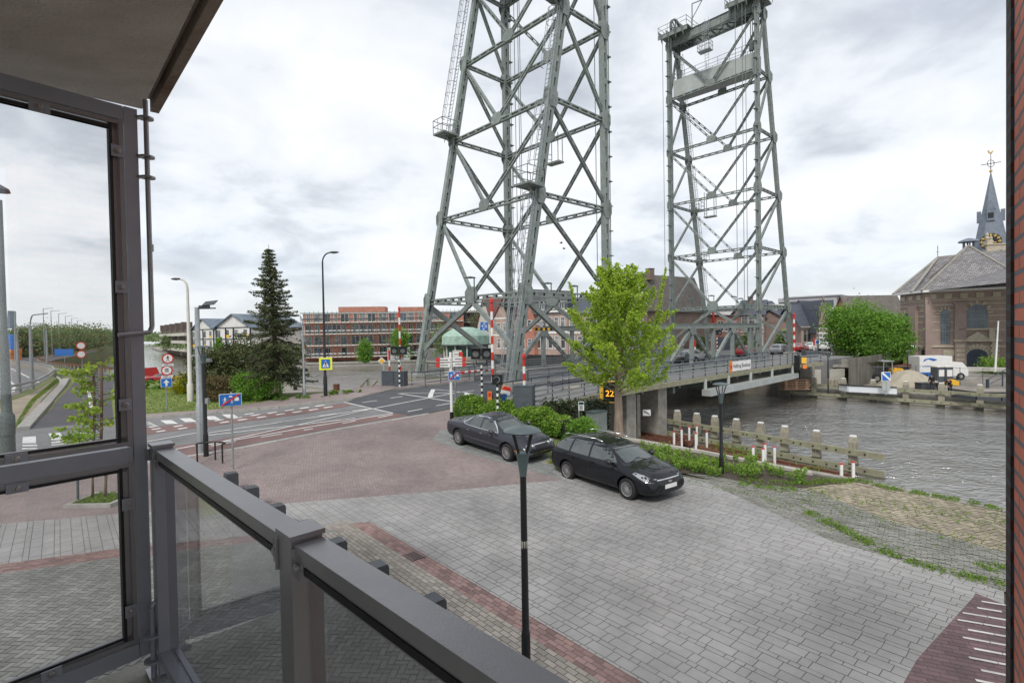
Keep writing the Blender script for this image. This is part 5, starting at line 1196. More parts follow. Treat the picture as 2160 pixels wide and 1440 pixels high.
# hipped roofs
def hip(w, L_, dp, z0_, zr, pk0, pk1, nm='roof'):
    a, b, c, d = w.p(-.5, z0_, .7), w.p(L_+.4, z0_, .7), w.p(L_+.4, z0_, -dp), w.p(-.5, z0_, -dp); e, f = w.p(pk0, zr, -dp/2), w.p(pk1, zr, -dp/2)
    m = MB(); m.add([a, b, c, d, e, f], [(0, 1, 5, 4), (1, 2, 5), (2, 3, 4, 5), (3, 0, 4), (3, 2, 1, 0)]); o = m.build(nm, M['tile_church'], ch, True)
    m = MB()
    for p, q in ((a, e), (b, f), (d, e), (e, f), (c, f)): m.beam(p, q, .4, .18, off=(0, .04))
    m.build('ridge_tiles', M['stone'] if nm == 'roof' else M['concrete'], o, True); return e, f
apex = Q(2065, 522, 88); hip(wB, LB_*1.0, 14, EV+.25, apex.z-CB, LB_*.52, LB_*.53, 'front_roof')
apx2 = Q(1978, 543, 98); apx3 = Q(2200, 520, 92); aL = wA.p(-.6, EV+.2, .8); aR = wA.p(40, EV+.2, -1.5); aB = wA.p(-.6, EV+.2, -22)
m = MB(); m.add([aL, aR, apx3, apx2, aB, wA.p(40, EV+.2, -22)], [(0, 1, 2, 3), (0, 3, 4), (3, 2, 5, 4)]); o = m.build('rear_roof', M['tile_church'], ch, True)
m = MB(); m.beam(aL, apx2, .4, .16); m.beam(apx2, apx3, .45, .3); m.beam(wA.p(4.2, EV+.3, .8), apx2, .4, .16); m.build('ridge_tiles', M['concrete'], o, True)
m = MB(); m.tube(apx2, apx2+Vector((0, 0, 2.2)), .05, seg=6); m.beam(apx2+Vector((-.35, 0, 1)), apx2+Vector((.35, 0, 1)), .05, .05); m.build('finial', M['black'], ch, True)
m = MB(); ax = apex+Vector((.9, 3, -1.2))
for k in range(6): t = 2*math.pi*k/6; m.beam(ax+Vector((.75*math.cos(t), .75*math.sin(t), 0)), ax+Vector((.75*math.cos(t), .75*math.sin(t), 2.6)), .16, .16)
m.lathe([(1.5, 2.6), (1.35, 2.85), (.5, 3.2), (.05, 3.3)], ax, 12); m.lathe([(.95, 0), (.95, .4)], ax, 8); m.build('turret', M['slate_spire'], ch, True)
# church tower and spire
tc_ = Q(2088, 535, 112); ct = thing('church_tower', 'church tower with a slate spire, clock face and gilded weathercock behind the church roof', 'church tower', (tc_.x, tc_.y, CB))
bz = tc_.z+1.1; wt = Wall((tc_.x-6.2, tc_.y-5, CB), Vector((1, -.1, 0)))
m = MB(); wt.bx(m, 1.0, 15, 0, bz-CB-3.2, -11, 0); m.build('wall', M['brick_church'], ct, True)
m = MB(); wt.bx(m, 1.0-.2, 15.2, bz-CB-3.2, bz-CB-2.7, -11.2, .3); wt.bx(m, 1.0, 15, bz-CB-2.7, bz-CB, -.5, 0); wt.bx(m, .8, 15.2, bz-CB, bz-CB+.25, -.7, .2); wt.bx(m, 1.0, 2.1, bz-CB, bz-CB+.9, -1.1, .05)
for k in (1.3, 2.0): m.lathe([(.25, 0), (.42, .5), (.2, .9), (.3, 1.2), (.02, 1.8)], wt.p(k, bz-CB+.9 if k < 1.5 else bz-CB+.25, -.4), 8)
m.build('parapet', M['stone'], ct, True)
for k in range(6):
    m = MB(); out = [(-.4, 0), (.4, 0)]+[(.4*math.cos(math.pi*i/6), .5+.4*math.sin(math.pi*i/6)) for i in range(7)]
    m.plate(out, wt.p(3.6+k*1.5, bz-CB-1.9, .04), wt.U, (0, 0, 1), .06); m.build('arch_opening', M['black'], ct, True)
sp0 = Vector((tc_.x+.2, tc_.y, bz-1.5)); apz = Q(2087, 364, 112).z; hs = apz-sp0.z
nF = Vector((-sp0.x, -sp0.y, 0)).normalized(); uF = Vector((-nF.y, nF.x, 0)); FR = Matrix((uF, UPZ, nF)).transposed(); aF = math.atan2(uF.y, uF.x)
FV = lambda a, b, c: uF*a-nF*b+UPZ*c
m = MB(); m.lathe([(3.2, 0), (2.75, hs*.17), (1.95, hs*.43), (1.45, hs*.55), (.08, hs)], sp0, 8, ph=math.atan2(nF.y, nF.x)/(math.pi/4)-.5); m.build('spire', M['slate_spire'], ct, True)
for s in (-1, 0, 1):
    m = MB(); c = sp0+FV(s*1.9, -.1 if s else -1.75, hs*.44); m.box(c+FV(0, 0, .6), (.7 if s else 1.3, .8, 2.4), aF)
    if s == 0: m.plate([(-.8, 1.75), (.8, 1.75), (0, 3.8)], c, uF, UPZ, .8)
    o = m.build('dormer', M['slate_spire'], ct, True)
    if s == 0: m = MB(); m.box(c+FV(0, -.43, .5), (.9, .06, 1.1), aF); m.build('louvre', M['black'], o, True)
ck = sp0+FV(0, -2.85, hs*.15)
m = MB(); m.lathe([(1.75, -.35), (1.75, 0)], ck, 24, M=FR); o = m.build('clock_face', M['black'], ct, True)
m = MB(); m.lathe([(1.5, .02), (1.5, .07), (1.42, .07), (1.42, .02)], ck, 24, M=FR, cap=False)
for k in range(12): t = 2*math.pi*k/12; m.beam(ck+FV(math.cos(t)*1.1, -.06, math.sin(t)*1.1), ck+FV(math.cos(t)*1.68, -.06, math.sin(t)*1.68), .22, .06, up=nF)
m.build('numerals', M['gold'], o, True); m = MB()
m.beam(ck+FV(-1.1, -.12, .1), ck+FV(.2, -.12, -.05), .18, .06, up=nF); m.beam(ck+FV(.9, -.12, -.3), ck+FV(-.2, -.12, .05), .2, .06, up=nF); m.build('clock_hands', M['gold'], o, True)
ap_ = sp0+Vector((0, 0, hs)); m = MB(); m.tube(ap_-Vector((0, 0, .5)), ap_+Vector((0, 0, 4.0)), .09, .05, 6); m.beam(ap_+FV(-1.6, 0, 1.9), ap_+FV(1.6, 0, 1.9), .12, .12)
for k in range(12): t0, t1 = 2*math.pi*k/12, 2*math.pi*(k+1)/12; m.beam(ap_+Vector((.75*math.cos(t0), 0, 1.9+.75*math.sin(t0))), ap_+Vector((.75*math.cos(t1), 0, 1.9+.75*math.sin(t1))), .08, .08)
m.build('wrought_cross', M['black'], ct, True)
m = MB(); m.lathe([(.05, -.35), (.3, -.1), (.3, .15), (.05, .3)], ap_+Vector((0, 0, .3)), 10); m.build('gilded_ball', M['gold'], ct, True)
m = MB(); m.plate([(x_*.7, y_*.7) for x_, y_ in ((-.9, .5), (-.5, 0), (.2, -.1), (.5, .3), (.75, .8), (.6, .95), (.3, .7), (0, .35), (-.4, .5), (-.55, 1.0), (-.95, 1.0))], ap_+Vector((0, 0, 4.0)), (1, 0, 0), (0, 0, 1), .08); m.build('weathercock', M['gold'], ct, True)
# retaining wall, steps and low walls on the far bank
st = thing('steps', 'concrete steps with handrails climbing beside the far end of the bridge', 'steps', P(1770, 800, -1.9))
a = P(1752, 792, -1.3); top = P(1783, 758, 1.1); d = Vector((top.x-a.x, top.y-a.y, 0)); hx = d.normalized(); wx = Vector((hx.y, -hx.x, 0)); m = MB()
for k in range(14): m.box(a+d*(k/14)+Vector((0, 0, -.6+k*.17)), (d.length/14*1.0, 2.6, .34+k*.0), math.atan2(hx.y, hx.x))
m.build('treads', M['concrete'], st, True)
m = MB()
for s in (-1.4, 1.4): m.beam(a+wx*s+Vector((0, 0, .6)), a+d+wx*s+Vector((0, 0, 3.1)), .08, .08); m.beam(a+wx*s, a+wx*s+Vector((0, 0, .6)), .08, .08)
m.build('handrail', M['galv'], st, True)
rw = thing('retaining_wall', 'brownish concrete retaining wall under the far street beside the steps', 'retaining wall', P(1820, 790, -1.9))
m = MB(); p, q = P(1790, 762, 1.1), P(1858, 752, 1.1); m.prism([(p.x, p.y), (q.x, q.y), (q.x+1, q.y+1.2), (p.x+1, p.y+1.2)], -2, 1.35); m.build('wall', M['concrete_dark'], rw, True)
wf = thing('quay_wall', 'pale concrete quay wall panels beneath the far end of the bridge', 'wall', P(1740, 820, -1.9))
m = MB(); p, q = P(1700, 815, -1.9), P(1782, 812, -1.9); m.prism([(p.x, p.y), (q.x, q.y), (q.x, q.y+.4), (p.x, p.y+.4)], -2, .0); m.build('panel', M['concrete_pale'], wf, True)
# ------------------------------------------------------------ cars
def car_body(st, wheels, wr, sub=2, wmax=None):
    """st rows: x, z bottom, z shoulder, z top, half width, half width at shoulder, half width at roof"""
    m = MB(); n = 0; rings = []
    for (x, zb, zs, zt, w, ws, wt) in st:
        h = [(0, zb), (w*.8, zb), (w*.96, zb+.10), (w, lerp(zb, zs, .45)), (w*.985, zs-.10), (ws, zs), (lerp(ws, wt, .55), lerp(zs, zt, .55)), (wt, zt-.05), (wt*.72, zt-.008), (0, zt)]
        ring = [(x, y, z) for y, z in h]+[(x, -y, z) for y, z in h[-2:0:-1]]; rings.append(ring)
    k = len(rings[0]); v = [p for r in rings for p in r]; f = []
    for i in range(len(rings)-1):
        for j in range(k): f.append((i*k+j, (i+1)*k+j, (i+1)*k+(j+1) % k, i*k+(j+1) % k))
    f.append(tuple(range(k))); f.append(tuple(reversed([(len(rings)-1)*k+j for j in range(k)])))
    me = bpy.data.meshes.new('b'); me.from_pydata(v, [], f); me.update()
    bm = bmesh.new(); bm.from_mesh(me); bmesh.ops.recalc_face_normals(bm, faces=bm.faces); bm.to_mesh(me); bm.free()
    o = bpy.data.objects.new('b', me); COL.objects.link(o)
    s = o.modifiers.new('s', 'SUBSURF'); s.levels = s.render_levels = sub
    cu = MB()
    for x in wheels:
        cu.tube((x, -1.3, wr+.01), (x, 1.3, wr+.01), wr+.065, seg=28)
    co = cu.build('cut', M['black'], world='keep') if False else None
    cme = cu.mesh('cut', M['black']); co = bpy.data.objects.new('cut', cme); COL.objects.link(co)
    bo = o.modifiers.new('c', 'BOOLEAN'); bo.operation = 'DIFFERENCE'; bo.object = co; bo.solver = 'EXACT'
    bpy.context.view_layer.update()
    me2 = bpy.data.meshes.new_from_object(o.evaluated_get(bpy.context.evaluated_depsgraph_get()))
    bpy.data.objects.remove(o); bpy.data.objects.remove(co)
    me2.polygons.foreach_set('use_smooth', [True]*len(me2.polygons)); me2.set_sharp_from_angle(angle=math.radians(38))
    return me2
def bvh_of(me):
    return BVHTree.FromPolygons([v.co.copy() for v in me.vertices], [tuple(p.vertices) for p in me.polygons])
def overlay(bv, poly, proj, sgn, name, mt, parent, off=.004, grid=.08, y0=0):
    bm = bmesh.new(); vs = [bm.verts.new((p[0], p[1], 0)) for p in poly]; bm.faces.new(vs)
    for ax in (0, 1):
        lo, hi = min(p[ax] for p in poly), max(p[ax] for p in poly); c = lo+grid
        while c < hi:
            nn = Vector((1, 0, 0)) if ax == 0 else Vector((0, 1, 0))
            bmesh.ops.bisect_plane(bm, geom=bm.verts[:]+bm.edges[:]+bm.faces[:], plane_co=nn*c, plane_no=nn); c += grid
    ok = {}
    for v in bm.verts:
        a, b = v.co.x, v.co.y
        if proj == 'side': o, d = Vector((a, sgn*3, b)), Vector((0, -sgn, 0))
        elif proj == 'front': o, d = Vector((sgn*5, a, b)), Vector((-sgn, 0, 0))
        else: o, d = Vector((a, b, 4)), Vector((0, 0, -1))
        h = bv.ray_cast(o, d)
        ok[v] = (h[0]-d*off) if h[0] is not None else None
    bad = [v for v in bm.verts if ok[v] is None]
    for v in bm.verts:
        if ok[v] is not None: v.co = ok[v]
    bmesh.ops.delete(bm, geom=bad, context='VERTS')
    me = bpy.data.meshes.new(name); bm.to_mesh(me); bm.free(); me.materials.append(M[mt] if isinstance(mt, str) else mt)
    me.polygons.foreach_set('use_smooth', [True]*len(me.polygons))
    ob = bpy.data.objects.new(name, me); COL.objects.link(ob)
    if parent: ob.parent = parent; KIDS.setdefault(parent.name, []).append(ob)
    return ob
def wheel(car, x, y, r, w=.2, spokes=15, detail=True):
    s = 1 if y > 0 else -1; Rm = Matrix(((1, 0, 0), (0, 0, s), (0, -1, 0))).transposed()   # axis z -> outward
    Rm = Matrix(((1, 0, 0), (0, 0, s), (0, 1, 0)))
    m = MB(); m.lathe([(r*.66, -w/2), (r*.93, -w/2), (r, -w*.36), (r, w*.36), (r*.93, w/2), (r*.68, w/2), (r*.66, w*.3)], (x, y, r), 28, M=Rm, cap=False); t = m.build('wheel', M['tyre'], car, smooth=False)
    m = MB(); m.lathe([(r*.665, w*.46), (r*.665, w*.50), (r*.62, w*.47), (r*.60, w*.1)], (x, y, r), 28, M=Rm, cap=False)
    if detail:
        for k in range(spokes):
            a = 2*math.pi*k/spokes; p = Vector((x, y, r))+Rm@Vector((math.cos(a)*r*.12, math.sin(a)*r*.12, w*.36)); q = Vector((x, y, r))+Rm@Vector((math.cos(a)*r*.63, math.sin(a)*r*.63, w*.45)); m.beam(p, q, r*.052, .02, up=Rm@Vector((0, 0, 1)))
        m.lathe([(r*.17, w*.33), (r*.15, w*.42), (r*.02, w*.43)], (x, y, r), 14, M=Rm)
    m.build('rim', M['alloy'], t)
    m = MB(); m.lathe([(r*.60, w*.0), (r*.60, w*.12)], (x, y, r), 20, M=Rm); m.build('brake_disc', M['black'], t)
    m = MB(); m.lathe([(r*1.12, -w*1.1), (r*1.12, -w*.55)], (x, y, r), 20, M=Rm); m.build('wheel_well', M['black'], t)
def rot_to(heading, up=(0, 0, 1)):
    X = Vector(heading).normalized(); Z = Vector(up).normalized(); X = (X-Z*X.dot(Z)).normalized(); Y = Z.cross(X); return Matrix((X, Y, Z)).transposed().to_euler()
# the black estate car
ws_ = [(-2.24, .42, .62, .70, .70, .66, .55), (-2.20, .30, .80, .92, .82, .77, .62), (-2.08, .24, .93, 1.10, .875, .83, .60), (-1.82, .20, .97, 1.34, .90, .86, .60), (-1.45, .18, .97, 1.445, .915, .875, .62), (-.8, .17, .955, 1.485, .918, .875, .635), (-.1, .17, .94, 1.475, .918, .87, .635), (.35, .17, .93, 1.40, .916, .865, .62),
       (.75, .17, .93, 1.19, .915, .86, .64), (1.08, .17, .92, 1.00, .912, .845, .70), (1.22, .17, .90, .965, .91, .83, .72), (1.7, .18, .84, .90, .895, .78, .66), (2.02, .20, .72, .80, .84, .72, .58), (2.17, .24, .60, .68, .74, .62, .48), (2.22, .32, .50, .56, .60, .50, .38)]
def estate(name, label, loc, rot, paint, detail=True):
    c = thing(name, label, 'car', loc, 0); c.rotation_euler = rot
    me = car_body(ws_, (1.33, -1.31), .315); me.materials.clear(); me.materials.append(M[paint]); o = bpy.data.objects.new('body', me); COL.objects.link(o); o.parent = c; KIDS.setdefault(c.name, []).append(o); bv = bvh_of(me)
    overlay(bv, [(-.60, 1.00), (.60, 1.00), (.50, 1.40), (-.50, 1.40)], 'front', 1, 'windscreen', 'carglass', c)
    overlay(bv, [(-.52, 1.02), (.52, 1.02), (.46, 1.36), (-.46, 1.36)], 'front', -1, 'rear_window', 'carglass', c)
    for s in (1, -1):
        for nm, pl in (('side_window', [(-1.98, 1.10), (-1.86, 1.02), (-1.22, 1.00), (-1.16, 1.37), (-1.70, 1.345)]), ('side_window', [(-1.14, 1.0), (-.30, .985), (-.30, 1.41), (-1.08, 1.39)]), ('side_window', [(-.22, .985), (.88, .985), (.72, 1.12), (.36, 1.33), (.10, 1.405), (-.22, 1.41)])):
            overlay(bv, pl, 'side', s, nm, 'carglass', c)
        overlay(bv, [(-1.05, .24), (-1.035, .24), (-1.135, .98), (-1.15, .98)] if False else [(-.27, .26), (-.258, .26), (-.25, .97), (-.262, .97)], 'side', s, 'door_seam', 'black', c, .002)
        overlay(bv, [(-1.0, .40), (-.99, .40), (-1.145, .98), (-1.157, .98)], 'side', s, 'door_seam', 'black', c, .002); overlay(bv, [(.93, .30), (.942, .30), (.872, .95), (.86, .95)], 'side', s, 'door_seam', 'black', c, .002)
        overlay(bv, [(-.95, .225), (.95, .225), (.95, .245), (-.95, .245)], 'side', s, 'sill_line', 'plastic', c, .003)
        overlay(bv, [(2.13, .62), (1.98, .63), (1.52, .80), (1.58, .845), (1.85, .80), (2.1, .70)], 'side', s, 'headlight', 'headlight', c, .005)
        overlay(bv, [(-2.17, .95), (-2.02, .95), (-1.80, 1.36), (-1.90, 1.36)], 'side', s, 'tail_light', 'taillight', c, .006)
        m = MB(); m.lathe([(.0, -.1), (.055, -.09), (.085, -.02), (.08, .05), (0, .09)], (.72, s*1.0, 1.02), 12, M=Matrix(((0, 0, 1), (1, 0, 0), (0, 1, 0)))@Matrix.Diagonal((1, 1, 1.2))); m.beam((.74, s*.84, .98), (.72, s*.96, 1.0), .05, .04); m.build('wing_mirror', M['plastic'], c, smooth=True)
        for x in (-1.02, -.12): m = MB(); m.beam((x-.10, s*.925, .84), (x+.10, s*.925, .84), .025, .03); m.build('door_handle', M[paint], c)
        m = MB(); pts = [Vector((-1.75, s*.57, 1.44)), Vector((-1.5, s*.575, 1.505)), Vector((-.2, s*.585, 1.525)), Vector((.1, s*.585, 1.47))]; m.path(pts, .016, 8); m.build('roof_rail', M['chrome'], c, smooth=True)
        overlay(bv, [(s*.50, .27), (s*.68, .29), (s*.66, .38), (s*.52, .40)][::s], 'front', 1, 'fog_lamp', 'plastic', c)
    overlay(bv, [(-.40, .52), (.40, .52), (.50, .655), (-.50, .655)], 'front', 1, 'grille', 'plastic', c, .006); overlay(bv, [(-.50, .66), (.50, .66), (.48, .685), (-.48, .685)], 'front', 1, 'grille_bar', 'chrome', c, .010)
    overlay(bv, [(-.42, .26), (.42, .26), (.33, .47), (-.33, .47)], 'front', 1, 'lower_grille', 'plastic', c, .006); overlay(bv, [(-.46, .235), (.46, .235), (.44, .255), (-.44, .255)], 'front', 1, 'grille_bar', 'chrome', c, .009)
    m = MB(); Rm = Matrix(((0, 0, 1), (1, 0, 0), (0, 1, 0))); m.lathe([(.06, 0), (.06, .012)], (2.205, 0, .60), 14, M=Rm@Matrix.Diagonal((1.4, .6, 1))); m.build('badge', M['chrome'], c)
    m = MB(); m.box((2.235, 0, .47), (.012, .52, .115)); m.build('number_plate', M['white'], c)
    for s in (1, -1): m = MB(); m.beam((1.12, s*.35-.1, 1.0), (.98, s*.35-.5*s*.9, 1.06), .018, .012); m.build('wiper', M['plastic'], c)
    for x in (1.33, -1.31):
        for s in (1, -1): wheel(c, x, s*.79, .315, .205, 17)
    return c
hd = Vector((.583, -.812, 0))
estate('parked_car', 'black estate car with silver roof rails parked nearest the planting bed', (3.24, 16.86, .005), rot_to(hd), 'carpaint_black')
# the grey saloon
wj = [(-2.54, .48, .72, .80, .60, .56, .46), (-2.50, .32, .82, .90, .78, .72, .60), (-2.35, .24, .90, .96, .86, .80, .66), (-1.9, .20, .92, .99, .905, .83, .68), (-1.45, .18, .93, 1.045, .92, .85, .62), (-1.15, .17, .93, 1.19, .925, .855, .58), (-.75, .17, .93, 1.37, .93, .86, .575), (-.25, .17, .92, 1.43, .93, .86, .59), (.2, .17, .91, 1.40, .93, .855, .585),
      (.6, .17, .90, 1.24, .925, .85, .58), (1.0, .17, .89, 1.02, .92, .835, .64), (1.18, .17, .88, .95, .915, .82, .66), (1.8, .18, .83, .895, .90, .77, .62), (2.25, .20, .74, .82, .86, .68, .52), (2.46, .25, .62, .70, .76, .58, .44), (2.53, .34, .50, .56, .58, .46, .34)]
def saloon(name, label, loc, rot, paint):
    c = thing(name, label, 'car', loc, 0); c.rotation_euler = rot
    me = car_body(wj, (1.50, -1.53), .33); me.materials.clear(); me.materials.append(M[paint]); o = bpy.data.objects.new('body', me); COL.objects.link(o); o.parent = c; KIDS.setdefault(c.name, []).append(o); bv = bvh_of(me)
    overlay(bv, [(-.58, .985), (.58, .985), (.47, 1.35), (-.47, 1.35)], 'front', 1, 'windscreen', 'carglass', c)
    overlay(bv, [(-.5, 1.06), (.5, 1.06), (.43, 1.33), (-.43, 1.33)], 'front', -1, 'rear_window', 'carglass', c)
    for s in (1, -1):
        wl_ = [[(-1.22, 1.02), (-1.02, .985), (-.92, .98), (-.84, 1.26)], [(-.88, .98), (-.13, .97), (-.13, 1.355), (-.70, 1.32)], [(-.05, .97), (.86, .96), (.62, 1.13), (.30, 1.31), (-.05, 1.355)]]
        for pl in wl_: overlay(bv, pl, 'side', s, 'side_window', 'carglass', c, .005)
        rim_ = [(-1.28, 1.01), (-1.02, .965), (.92, .94), (.94, .955)]
        overlay(bv, [(-1.30, 1.0), (-1.02, .955), (.92, .935), (.92, .95), (-1.02, .972), (-1.26, 1.02)], 'side', s, 'window_trim', 'chrome', c, .006)
        overlay(bv, [(.92, .95), (.66, 1.14), (.33, 1.335), (-.05, 1.385), (-.70, 1.35), (-1.28, 1.02), (-1.25, 1.0), (-.69, 1.325), (-.05, 1.362), (.32, 1.315), (.64, 1.125), (.88, .955)], 'side', s, 'window_trim', 'chrome', c, .006)
        for pl in ([(-.095, .28), (-.083, .28), (-.083, .96), (-.095, .96)], [(-1.02, .5), (-1.008, .5), (-.90, .96), (-.912, .96)], [(1.0, .30), (1.012, .30), (.92, .93), (.908, .93)]): overlay(bv, pl, 'side', s, 'door_seam', 'black', c, .002)
        overlay(bv, [(-1.1, .50), (1.05, .50), (1.05, .512), (-1.1, .512)], 'side', s, 'side_strip', 'chrome', c, .004)
        m = MB(); m.lathe([(0, -.1), (.05, -.09), (.08, -.02), (.075, .05), (0, .09)], (.74, s*1.0, .99), 12, M=Matrix(((0, 0, 1), (1, 0, 0), (0, 1, 0)))@Matrix.Diagonal((1, 1, 1.2))); m.beam((.76, s*.84, .95), (.74, s*.96, .97), .05, .04); m.build('wing_mirror', M[paint], c, smooth=True)
        for x in (-.78, .05): m = MB(); m.beam((x-.09, s*.93, .80), (x+.09, s*.93, .80), .022, .03); m.build('door_handle', M['chrome'], c)
        for y, r in ((.60, .085), (.40, .068)):
            h = bv.ray_cast(Vector((4, s*y, .645)), Vector((-1, 0, 0)))[0]; m = MB(); Rm = Matrix(((0, 0, 1), (1, 0, 0), (0, 1, 0)))
            m.lathe([(r*1.1, -.08), (r*1.1, .0), (r*.9, .018), (r*.5, .03), (.01, .034)], h or Vector((2.3, s*y, .645)), 16, M=Rm); m.build('headlight', M['headlight'], c, smooth=True)
        overlay(bv, [(-2.50, .66), (-2.36, .66), (-2.34, .84), (-2.46, .84)], 'side', s, 'tail_light', 'taillight', c, .005)
        overlay(bv, [(1.93, .47), (2.08, .47), (2.08, .50), (1.93, .50)], 'side', s, 'side_marker', 'orange', c, .004)
        for x in (1.50, -1.53): wheel(c, x, s*.80, .33, .22, 19)
    overlay(bv, [(-.29, .53), (.29, .53), (.33, .68), (-.33, .68)], 'front', 1, 'grille', 'plastic', c, .006); overlay(bv, [(-.34, .69), (.34, .69), (.33, .715), (-.33, .715)], 'front', 1, 'grille_surround', 'chrome', c, .01)
    overlay(bv, [(-.66, .40), (.66, .40), (.66, .425), (-.66, .425)], 'front', 1, 'bumper_strip', 'chrome', c, .01); overlay(bv, [(-.45, .24), (.45, .24), (.42, .35), (-.42, .35)], 'front', 1, 'lower_grille', 'plastic', c, .006)
    return c
hj = Vector((.668, -.744, 0)); slope = Vector((0, -.067, 1))
saloon('parked_car', 'dark grey saloon car with round headlamps and chrome trim parked beside the hedge', (-.62, 21.03, hg(21.03)+.005), rot_to(hj, slope), 'carpaint_grey')
# cars on the far side
CARCOL = {'silver': mat('silver car paint', (.4, .41, .42), .3, .5, var=.05, coat=.6), 'whitecar': mat('white car paint', (.66, .66, .65), .3, var=.04, coat=.6), 'redcar': mat('red car paint', (.3, .02, .02), .3, var=.05, coat=.6), 'bluecar': mat('grey blue car paint', (.08, .12, .17), .3, .3, var=.05, coat=.6), 'darkcar': mat('dark car paint', (.02, .022, .026), .3, var=.05, coat=.6)}
M.update(CARCOL)
def far_car(kind, paint, label, loc, heading, first):
    if kind not in FARPROTO:
        c = first('car', label, loc, rot_to(heading), paint); FARPROTO[kind] = c
        for k in KIDS[c.name]:
            if k.name.startswith('body'): k.material_slots[0].link = 'OBJECT'; k.material_slots[0].material = M[paint]
    else:
        c = copy_tree(FARPROTO[kind]); c['label'] = label; c.location = loc; c.rotation_euler = rot_to(heading)
        for k in c.children:
            if k.name.startswith('body'): k.material_slots[0].link = 'OBJECT'; k.material_slots[0].material = M[paint]
    c['group'] = 'cars on the far side of the bridge'; return c
FARPROTO = {}
E1 = lambda nm, lb, l, r, p: estate(nm, lb, l, r, p)
E2 = lambda nm, lb, l, r, p: saloon(nm, lb, l, r, p)
def on(px_, s_): # on the bridge road at along distance s_, seen in column px_
    r = Q(px_, 730, 1).x; k = (r*AX.y-AX.x)*s_/(NX.x-r*NX.y); return B(s_, k, 1.14)
for kind, paint, lab, p, hdg in (('e', 'silver', 'silver estate car on the lift span, nearest of the cars crossing', on(1462, 57), AX), ('s', 'darkcar', 'dark car just behind the silver estate on the lift span', on(1438, 53), AX),
        ('e', 'redcar', 'car with red lights between the truss posts of the lift span', on(1577, 72), AX), ('e', 'silver', 'silver people carrier right of the far upright tower leg', on(1647, 80), AX),
        ('s', 'redcar', 'dark red car by the barrier beyond the far tower', on(1686, 88), AX), ('s', 'whitecar', 'white car behind the grey bin at the far bridge end', on(1712, 92), AX), ('e', 'whitecar', 'white car left of the stairs on the far street', on(1745, 95), AX), ('e', 'darkcar', 'car with bright red tail light above the retaining wall', on(1785, 98), AX), ('s', 'silver', 'silver car half hidden by the trunk of the larger street tree', on(1812, 102), AX), ('s', 'silver', 'pale car parked between the street trees and the church', on(1893, 100), -NX)):
    far_car(kind, paint, lab, p, hdg, E1 if kind == 'e' else E2)
p = P(347, 806, -1.6); c = far_car('s', 'redcar', 'red car with its boot lid open parked on the lower quay beyond the lawn', (p.x, p.y, -1.6), (.9, .4, 0), E2); c['group'] = 'cars on the lower quay'
m = MB(); m.plate([(0, 0), (2.2, 0), (2.0, 1.3), (.3, 1.2)], (p.x-2.6, p.y-.6, -.6), Vector((1, .2, 0)), Vector((-.3, 0, 1)), .08); o = m.build('boot_cover', M['redcar']); props(o, 'raised dark red cover standing over the red car on the lower quay', 'cover')
# ------------------------------------------------------------ street furniture
def disc(m, c, r, th=.012, n=20, M_=None): m.lathe([(r, 0), (r, th)], c, n, M=M_)
def facing(c, tgt=(0, 0, 0)):
    d = Vector((tgt[0]-c[0], tgt[1]-c[1], 0)).normalized(); u = Vector((-d.y, d.x, 0)); return u, UPZ, d        # u to the viewer's right... 
def lamp(p, h, label, group='lantern post lamps', r=.06, lean=0):
    t = thing('street_lamp', label, 'street lamp', p, 0, group)
    m = MB(); m.lathe([(r*1.25, -.1), (r*1.25, h*.19), (r*1.1, h*.205), (r, h*.21), (r*.85, h-.62)], (0, 0, 0), 16); m.build('pole', M['black'], t, smooth=True, auto=40)
    m = MB(); m.lathe([(r*.95, h-.66), (r*1.05, h-.6), (r*1.75, h-.36), (r*1.95, h-.33), (r*1.8, h-.325)], (0, 0, 0), 16); m.build('lamp_cup', M['lampgreen'], t, smooth=True, auto=40)
    m = MB()
    for k in range(4): a = math.pi/4+math.pi/2*k; m.beam((math.cos(a)*r*1.6, math.sin(a)*r*1.6, h-.33), (math.cos(a)*.19, math.sin(a)*.19, h-.03), .018, .03)
    m.build('struts', M['black'], t)
    m = MB(); m.lathe([(.255, h-.035), (.27, h-.02), (.255, h), (.18, h+.03), (.08, h+.045), (.01, h+.05)], (0, 0, 0), 24); m.build('reflector_disc', M['lampgreen'], t, smooth=True, auto=50)
    return t
pl = Q(1105, 1100, 7.35); c0 = lamp(Vector((pl.x, pl.y, 0)), 3.62, 'black lamp post with flat disc head standing closest to the balcony', r=.052)
m = MB(); m.lathe([(.048, 1.94), (.048, 2.04)], (0, 0, 0), 12); m.build('sticker', M['offwhite'], c0)
lamp(P(1522, 1000, 0), 3.1, 'black lamp post with disc head rising out of the planting bed')
pp = T(435, 962); lm = lamp(pp, 4.35, 'tall black lamp post beside the grey camera mast at the left', r=.075)
m = MB(); m.box((.1, 0, 2.2), (.12, .12, .22)); m.build('clamp_box', M['galv'], lm)
lamp(P(1747, 828, -1.9), 4.2, 'thin black lamp post on the far quay in front of the steps'); lamp(P(1915, 810, -1.9), 3.9, 'black lamp post in front of the wooden site shed')
